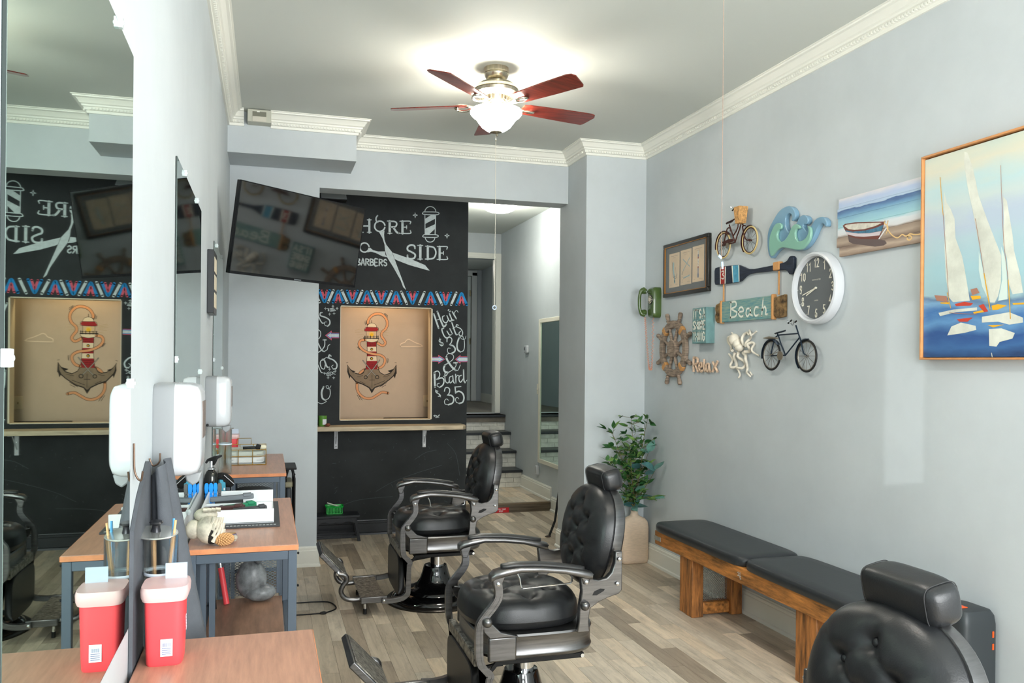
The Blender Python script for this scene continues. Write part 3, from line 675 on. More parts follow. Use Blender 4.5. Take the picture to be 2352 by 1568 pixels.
# ------------------------------------------------------------------ things on the nearest table
m_red = mat('red_plastic', (236, 78, 84), .38, spec=.4); m_clr = mat('milky_lid', (246, 214, 212), .3, alpha=.72)
def sharps(loc, s_, label, m=None):
    t = thing('sharps_container', label, 'container', loc, group='red containers on the work tables')
    rg = []
    for z, k in ((0, .86), (.004, .9), (.03, .93), (.145, 1.0), (.15, 1.0)): rg.append([(x * s_, y * s_, z * s_) for x, y in sup(.041 * k, .048 * k, 5, 40)])
    MB().loft(rg).build('body', m_red, t, ang=50)
    rg = []
    for z, k in ((.138, 1.1), (.146, 1.17), (.16, 1.19), (.168, 1.14), (.1685, .5)): rg.append([(x * s_, y * s_, z * s_) for x, y in sup(.041 * k, .048 * k, 4.5, 40)])
    ld = MB().loft(rg).build('lid', m_clr, t, ang=40)
    MB().box(-.005 * s_, .04 * s_, .028 * s_, .031 * s_, .168 * s_, .202 * s_).build('flap', mat('milky_flap', (206, 220, 236), .3, alpha=.6), ld)
    lb = MB().box(-.006 * s_, .018 * s_, -.0466 * s_, -.045 * s_, .022 * s_, .058 * s_).build('sticker', mat('white_label', (236, 238, 242), .6), t)
    b = MB()
    for i in range(9): b.box((-.002 + i * .0018) * s_, (-.002 + i * .0018 + .001) * s_, -.0468 * s_, -.0466 * s_, .042 * s_, .05 * s_)
    for i in range(4): b.box(-.003 * s_, .015 * s_, -.0468 * s_, -.0466 * s_, (.026 + i * .004) * s_, (.0275 + i * .004) * s_)
    b.build('print', mat('grey_print', (120, 128, 160), .7), lb, smooth=False, kind='stuff')
    sc_ = MB()
    for i in range(5): sc_.obox((.0415 * s_, (-.01 + i * .002) * s_, (.095 - i * .007) * s_), (.001, .012 * s_, .003 * s_), (R(20), 0, 0))
    sc_.build('biohazard_mark', mat('pale_mark', (216, 196, 206), .6), t, smooth=False, kind='stuff')
    return t
sharps((-.205, 1.948, .9), 1.0, 'large red sharps container with milky lid on the nearest table')
sharps((-.215, 5.85, .9), .94, 'red container at the back of the farthest table')
m_glass = mat('clear_glass', (236, 244, 244), .03, trans=1, ior=1.2, alpha=.55)
def jar(loc, label, tilt, sticks):
    t = thing('comb_jar', label, 'jar', loc, group='glass jars for combs')
    MB().lathe([(.0, 0), (.034, 0), (.036, .004), (.036, .25), (.034, .252), (.034, .006), (.0, .006)], 32, cap=False).build('glass', m_glass, t, ang=50)
    MB().lathe([(.0365, .165), (.037, .166), (.037, .171), (.0365, .172)], 32, cap=False).build('white_ring', mat('white_ring', (222, 232, 244), .4), t)
    rot = Matrix.Rotation(R(tilt), 3, 'X') @ Matrix.Rotation(R(tilt * .4), 3, 'Y')
    def tr(mb): mb.v = [tuple(rot @ Vector(v) + Vector((-.012 if tilt else 0, 0, .258))) for v in mb.v]; return mb
    ld = tr(MB().lathe([(.0, .004), (.046, .002), (.048, 0), (.046, -.002), (.0, -.002)], 36)).build('lid', mat('steel_lid', (206, 208, 204), .22, .8), t)
    tr(MB().lathe([(.012, .002), (.009, .012), (.009, .018), (.015, .024), (.012, .027), (.0, .027)], 20)).build('knob', mat('dark_knob', (52, 52, 56), .25, .5), ld)
    for (x, y, dx, dy, c, n_) in sticks: MB().cyl((x, y, .12), (x + dx, y + dy, .285), .0028, 8).build(n_, c, t)
    return t
m_stick = mat('wood_stick', (226, 178, 128), .6); m_cmb = mat('blue_comb', (96, 170, 222), .4)
jar((-.226, 2.042, .9), 'clear comb jar with a tilted steel lid behind the red container', 8, [(.012, -.004, .018, 0, m_stick, 'stick'), (.02, .008, .004, .01, m_cmb, 'comb'), (-.012, 0, -.006, .004, m_stick, 'stick')])
jar((-.225, 5.06, .9), 'steel lidded jar at the front of the farthest table', 0, [])
# cape on wall hooks
t = thing('hanging_cape', 'dark grey cloth cape hanging from a wall hook beside the nearest mirror', 'cape', (XL, 2.19, 1.31))
for pth in ([(.002, -.25, .06), (.004, -.25, .0), (.016, -.25, -.02), (.02, -.25, .0)], [(.002, .0, .0), (.01, .0, -.018), (.024, .0, -.01), (.026, 0, .012)]): MB().tube(catmull(pth, 4), .0022, 8).build('hook', mat('bronze_hook', (96, 76, 62), .35, .6), t)
MB().prism([(-.29, -.12), (-.2, -.06), (-.06, .0), (-.02, -.01), (-.02, -.7), (-.30, -.66)], 'yz', .001, .009).build('cloth_fold', mat('grey_cloth', (86, 90, 96), .75, var=.1, vscale=12, bump=.15, bscale=300), t)
rg = []
for k in range(13):
    z = -.0 - k * .064; u = k / 12; w = .05 + .05 * u ** .7; d_ = .035 + .115 * u
    rg.append([(.008 + d_ * (1 + math.cos(a)) * .5 * (1 + .22 * math.sin(5 * a + k * .15)), .0 + .05 * u + w * math.sin(a) * (1 + .1 * math.sin(4 * a + .5)), z - (.02 * (1 - math.cos(a)) if k == 0 else 0)) for a in [2 * PI * j / 48 for j in range(48)]])
MB().loft(rg).build('cloth', mat('grey_cloth', (86, 90, 96), .75, var=.1, vscale=12, bump=.15, bscale=300), t, ang=80)
# ------------------------------------------------------------------ things on the middle table
m_wtr = mat('white_tray', (222, 226, 228), .4)
t = thing('tool_tray', 'white two walled tool tray on a dark mat on the middle table', 'tray', (-.245, 3.44, .9))
MB().box(.06, .30, -.05, .52, .0, .008).build('mat', mat('dark_mat', (62, 64, 66), .7), t, bevel=.002)
g = MB()
for k in range(14): g.box(.1 + k * .0135, .109 + k * .0135, -.046, -.036, .008, .0095)
g.build('mat_ridge', mat('mat_ridge', (150, 152, 152), .6), t, smooth=False, kind='stuff')
MB().box(0, .277, 0, .51, .009, .013).build('tray_floor', m_wtr, t)
for nm, a in (('tray_wall', (0, .277, 0, .007, .009, .064)), ('tray_wall', (0, .277, .503, .51, .009, .064)), ('tray_wall', (0, .007, .007, .503, .009, .064)), ('divider', (.007, .27, .25, .255, .013, .05))): MB().box(*a).build(nm, m_wtr, t, bevel=.002)
for i, (x, y, c, L_) in enumerate(((-.16, 3.56, (70, 40, 38), .16), (-.11, 3.6, (22, 130, 90), .15), (-.06, 3.52, (60, 62, 66), .13), (-.14, 3.83, (110, 116, 122), .18), (-.2, 3.58, (96, 100, 106), .08))):
    o = MB().obox((0, 0, 0), (L_, .03, .02)).obox((L_ * .35, 0, .008), (L_ * .2, .034, .014)).build(('hair_clipper', 'guard_comb', 'razor', 'flat_comb', 'clip_box')[i], mat('tool_%d' % i, c, .4), None, bevel=.004)
    o.location = (x, y, .951 - .008 * (i == 4)); o.rotation_euler = (0, R(-3), R((-8, 20, 5, 2, 0)[i]))
    tag(o, ('dark red hair clipper lying in the white tray', 'green guard comb lying across the white tray', 'dark grey razor lying in the white tray', 'grey flat comb in the far half of the tray', 'small grey box in the tray corner')[i], 'barber tool')
    MB().box(-L_ * .4, L_ * .25, -.011, .011, -.027, -.01).build('grip', mat('tool_grip', (34, 34, 36), .5), o)
# clips on the far tray wall
m_bl = mat('blue_clip', (20, 150, 246), .35)
def clip(loc, m, lab, grp=None):
    t = thing('sectioning_clip', lab, 'hair clip', loc, group=grp)
    MB().prism([(-.007, .055), (-.009, .075), (-.008, .092), (-.004, .098), (.004, .098), (.008, .092), (.009, .075), (.007, .055), (.006, .05), (-.006, .05)], 'xz', -.004, .004).build('finger_grip', m, t, bevel=.0015)
    MB().prism([(-.006, .049), (.006, .049), (.0075, .04), (.006, .02), (.008, .0), (-.008, 0), (-.006, .02), (-.0075, .04)], 'xz', -.004, .004).build('jaw', m, t, bevel=.0015)
for k, w_ in enumerate(('leftmost', 'middle', 'rightmost')): clip((-.252 + k * .0185, 3.936, .905), m_bl, w_ + ' of three bright blue hair clips at the tray end', 'three blue hair clips')
clip((-.197, 3.936, .905), mat('grey_clip', (96, 98, 98), .35, .3), 'dark grey hair clip beside the three blue ones')
t = thing('spray_bottle', 'dark chrome spray bottle with a black trigger behind the blue clips', 'bottle', (-.238, 4.03, .9))
MB().lathe([(.0, 0), (.03, 0), (.031, .004), (.031, .11), (.029, .125), (.022, .142), (.012, .153), (.0, .154)], 32).build('body', mat('dark_chrome', (70, 70, 68), .12, .9), t, ang=50)
MB().lathe([(.0125, .15), (.017, .152), (.017, .16), (.009, .163), (.008, .19), (.0, .191)], 24).build('collar', m_chrome, t)
MB().prism([(-.028, .184), (-.018, .2), (.01, .212), (.045, .218), (.046, .21), (.028, .2), (.02, .182), (.012, .17), (.004, .172), (.006, .19), (-.012, .19), (-.02, .178)], 'xz', -.009, .009).build('trigger_head', m_black, t, bevel=.003)
t = thing('neck_duster', 'fluffy black neck duster lying behind the spray bottle', 'brush', (-.215, 4.085, .985))
MB().sphere((.034, 0, .01), (.046, .026, .028), 20, 14, rot=Matrix.Rotation(R(35), 3, 'Y')).build('bristle', mat('black_fluff', (20, 20, 20), .85, bump=.8, bscale=260), t)
MB().sphere((-.035, 0, .008), (.034, .024, .026), 18, 12, rot=Matrix.Rotation(R(-30), 3, 'Y')).build('bristle', mat('black_fluff'), t)
MB().cyl((.03, -.024, .035), (.075, -.022, -.008), .004, 8).build('handle', m_black, t)
o = MB().box(-.205, -.178, 4.06, 4.085, .9005, 1.0).build('teal_box', mat('teal_card', (66, 158, 186), .5), None, bevel=.002)
tag(o, 'narrow teal box standing at the far end of the middle table', 'box'); MB().box(-.204, -.179, 4.0585, 4.06, .912, .915).box(-.186, -.18, 4.0585, 4.06, .95, .962).build('print', mat('white_label'), o)
# skull with skeletal fingers
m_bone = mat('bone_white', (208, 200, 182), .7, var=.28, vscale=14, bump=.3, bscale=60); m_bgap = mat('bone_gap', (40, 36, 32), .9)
t = thing('skull_figurine', 'weathered white skull figurine with bony fingers on the middle table', 'figurine', (-.2, 3.13, .9))
MB().sphere((.008, 0, .052), (.044, .05, .05), 24, 16).build('skull', m_bone, t)
MB().sphere((-.042, .01, .052), (.028, .036, .034), 20, 14).sphere((-.004, .03, .098), (.04, .04, .026), 20, 14).build('back_skull', m_bone, t)
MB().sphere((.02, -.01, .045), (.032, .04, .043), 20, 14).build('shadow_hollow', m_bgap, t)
for r_ in range(5):
    for k in range(4):
        a = R(-62 + r_ * 17); z = .1 - k * .021 - r_ * .002
        rr_ = .046 * math.cos((z - .05) / .075)
        MB().tube([(.012 + rr_ * math.cos(a), rr_ * math.sin(a) * 1.05, z), (.010 + (rr_ + .002) * math.cos(a - .07), (rr_ + .002) * math.sin(a - .07) * 1.05, z - .012), (.008 + rr_ * math.cos(a - .12), rr_ * math.sin(a - .12) * 1.05, z - .021)], [.0075, .006, .0075], 8).build('finger_bone', m_bone, t)
for r_ in range(4):
    for k in range(3):
        MB().tube([(-.012 + r_ * .014, -.008 + .0 * k + r_ * .004, .124 - .006 * abs(k - 1)), (-.002 + r_ * .014 + .006, -.002 + r_ * .004, .121 - .006 * abs(k - 1))], .0045, 8).build('finger_bone', m_bone, t)
t = thing('tan_pine_cone', 'small tan scaled cone lying in front of the skull figurine', 'pine cone', (-.138, 3.1, .9))
c_ = MB().sphere((0, 0, .02), (.032, .018, .019), 20, 12, rot=Matrix.Rotation(R(25), 3, 'Z')).build('core', mat('cone_core', (150, 108, 66), .8), t)
sp_ = MB()
for i in range(11):
    for j in range(12):
        u = -1 + 2 * (i + .5) / 11; a = 2 * PI * (j + .5 * (i % 2)) / 12; r_ = math.sqrt(max(.05, 1 - u * u))
        p = Matrix.Rotation(R(25), 3, 'Z') @ Vector((.032 * u, .019 * r_ * math.cos(a), .0195 * r_ * math.sin(a)))
        sp_.sphere((p.x, p.y, p.z + .0205), (.0038, .0042, .0042), 6, 5)
sp_.build('scales', mat('cone_scale', (206, 160, 108), .75), t, kind='stuff')
MB().sphere((.036, .016, .022), (.008, .008, .009), 10, 8).sphere((.034, .022, .012), (.006, .006, .006), 8, 6).build('shell_tip', m_bone, t)
o = MB().lathe([(.0, 0), (.018, 0), (.019, .004), (.019, .018), (.017, .022), (.0, .023)], 24).build('pomade_tin', mat('purple_tin', (104, 92, 112), .5), None); o.location = (-.118, 3.19, .9); tag(o, 'small dark purple tin between skull and tray', 'tin')
MB().lathe([(.0, .0235), (.0165, .0235), (.0165, .025), (.0, .0255)], 24).build('lid', mat('brass_lid', (190, 150, 100), .4, .6), o)
# lower shelf of the middle table: spray tube and bagged things
t = thing('metal_tube', 'red and silver tube leaning under the middle table', 'tube', (-.165, 3.98, .447))
MB().cyl((0, 0, .002), (-.028, .03, .16), .013, 14).build('red_body', m_red, t); MB().cyl((-.028, .03, .16), (-.06, .06, .36), .008, 12).build('silver_neck', m_chrome, t)
t = thing('coiled_hose', 'ribbed black hose standing under the middle table', 'hose', (-.215, 3.9, .447))
MB().tube(catmull([(.0, 0, .004), (-.01, .02, .15), (.0, .01, .28), (.01, 0, .37)], 5), .012, 10).build('cable', m_rub, t)
o = MB().sphere((-.06, 4.0, .55), (.07, .05, .09), 18, 12).sphere((-.02, 3.99, .49), (.07, .05, .04), 16, 10).build('plastic_bag', mat('grey_film', (120, 124, 126), .35, var=.35, vscale=18), None, ang=80); tag(o, 'crumpled grey plastic bag on the lower shelf of the middle table', 'bag')
MB().sphere((-.03, 3.975, .64), (.018, .014, .016), 10, 8).build('knot', mat('grey_film'), o)
# ------------------------------------------------------------------ things on and around the farthest table
m_gold = mat('gold_wire', (196, 160, 84), .3, .9)
t = thing('wire_basket', 'gold wire basket holding white towels on the farthest table', 'basket', (-.25, 5.42, .9))
def bar(*p): return MB().tube(p, .0025, 6)
X0, X1, Y0, Y1 = 0, .25, 0, .36
for z in (.003, .055, .095):
    b = bar((X0, Y0, z), (X1, Y0, z), (X1, Y1, z), (X0, Y1, z), (X0, Y0, z)); b.build('hoop', m_gold, t)
for x in (0, .085, .17, .25):
    for y in (Y0, Y1): bar((x, y, .003), (x, y, .095)).build('upright', m_gold, t)
for y in (.12, .24):
    for x in (X0, X1): bar((x, y, .003), (x, y, .095)).build('upright', m_gold, t)
bar((.07, Y1, .095), (.07, Y1, .135), (.155, Y1, .135), (.155, Y1, .095)).build('handle', m_gold, t)
MB().box(.004, .246, .004, .356, .006, .01).build('base_panel', mat('galvanised', (150, 152, 150), .4, .5), t)
for i, (z, h, lab) in enumerate(((.9105, .036, 'folded white towel at the bottom of the wire basket'), (.9475, .032, 'folded pale grey towel on top in the wire basket'))):
    o = MB().loft([[(x, y, zz) for x, y in sup(.115, .165, 6, 32, -.125, 5.6)] for zz in (z, z + h * .2, z + h * .8, z + h)]).build('folded_towel', mat('towel_%d' % i, (226, 230, 230) if i == 0 else (196, 204, 196), .9, bump=.5, bscale=400), None, bevel=.008, ang=60)
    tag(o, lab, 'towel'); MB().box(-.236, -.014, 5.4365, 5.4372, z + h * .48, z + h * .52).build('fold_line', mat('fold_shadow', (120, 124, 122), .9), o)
t = thing('shaving_brush', 'black and cream shaving brush lying on the towels', 'brush', (-.06, 5.5, .993))
MB().cyl((-.08, 0, .006), (.0, 0, .008), .009, 12).build('handle', m_black, t); MB().obox((.012, 0, .012), (.03, .03, .034), (0, R(20), 0)).build('ferrule', m_black, t, bevel=.004); MB().tube([(.022, 0, .012), (.045, 0, .008), (.06, 0, .006)], [.012, .017, .012], 14).build('bristle', mat('cream_bristle', (226, 220, 196), .8), t)
t = thing('leather_bag', 'dark grey leather bag stored under the farthest table', 'bag', (-.08, 5.45, .447))
MB().loft([[(x, y, z) for x, y in sup(.13 * k, .33 * k, 5, 36)] for z, k in ((0, .9), (.02, 1), (.2, 1), (.27, .92), (.29, .6))]).build('body', mat('worn_leather', (70, 72, 74), .4, var=.3, vscale=5, bump=.2), t, ang=60)
MB().box(-.1, .1, -.337, -.331, .2, .215).build('strap', mat('dark_strap', (36, 36, 38), .5), t)
t = thing('folding_stool', 'black folded frame with an olive cushion between the far table and the wall', 'stool', (.162, 6.2, 0))
for y in (-.14, .14):
    for x in (-.03, .03): MB().tube([(x, y, .0), (x, y, .72), (x * .5, y, .79)], .0095, 10).build('frame_tube', m_black, t)
for z in (.2, .75): MB().tube([(.03, -.14, z), (.03, .14, z)], .008, 8).build('crossbar', m_black, t)
MB().box(-.045, .045, -.16, .16, .785, .8).build('top_bar', m_rub, t, bevel=.004)
MB().box(-.028, .012, -.15, .13, .3, .66).build('folded_seat', mat('dark_vinyl', (64, 68, 72), .4), t, bevel=.02)
MB().box(-.035, .018, -.155, .1, .66, .7).build('cushion_edge', mat('olive_vinyl', (140, 136, 112), .5), t, bevel=.01)
t = thing('extension_cable', 'thin black power cord looped on the floor beside the tables', 'cord', (.3, 5.36, 0))
MB().tube(catmull([(-.118, .16, .004), (-.1, .14, .004), (.02, .135, .004), (.10, .1, .004), (.128, -.04, .004), (.05, -.13, .006), (.03, -.135, .01), (.06, -.12, .004), (-.05, -.125, .004), (-.2, -.115, .004)], 6), .0042, 8).build('cable', m_rub, t)
MB().sphere((.045, -.13, .008), (.022, .014, .009), 12, 8).build('knot', m_rub, t); MB().obox((-.118, .165, .008), (.016, .03, .014)).build('plug', m_rub, t, bevel=.003)
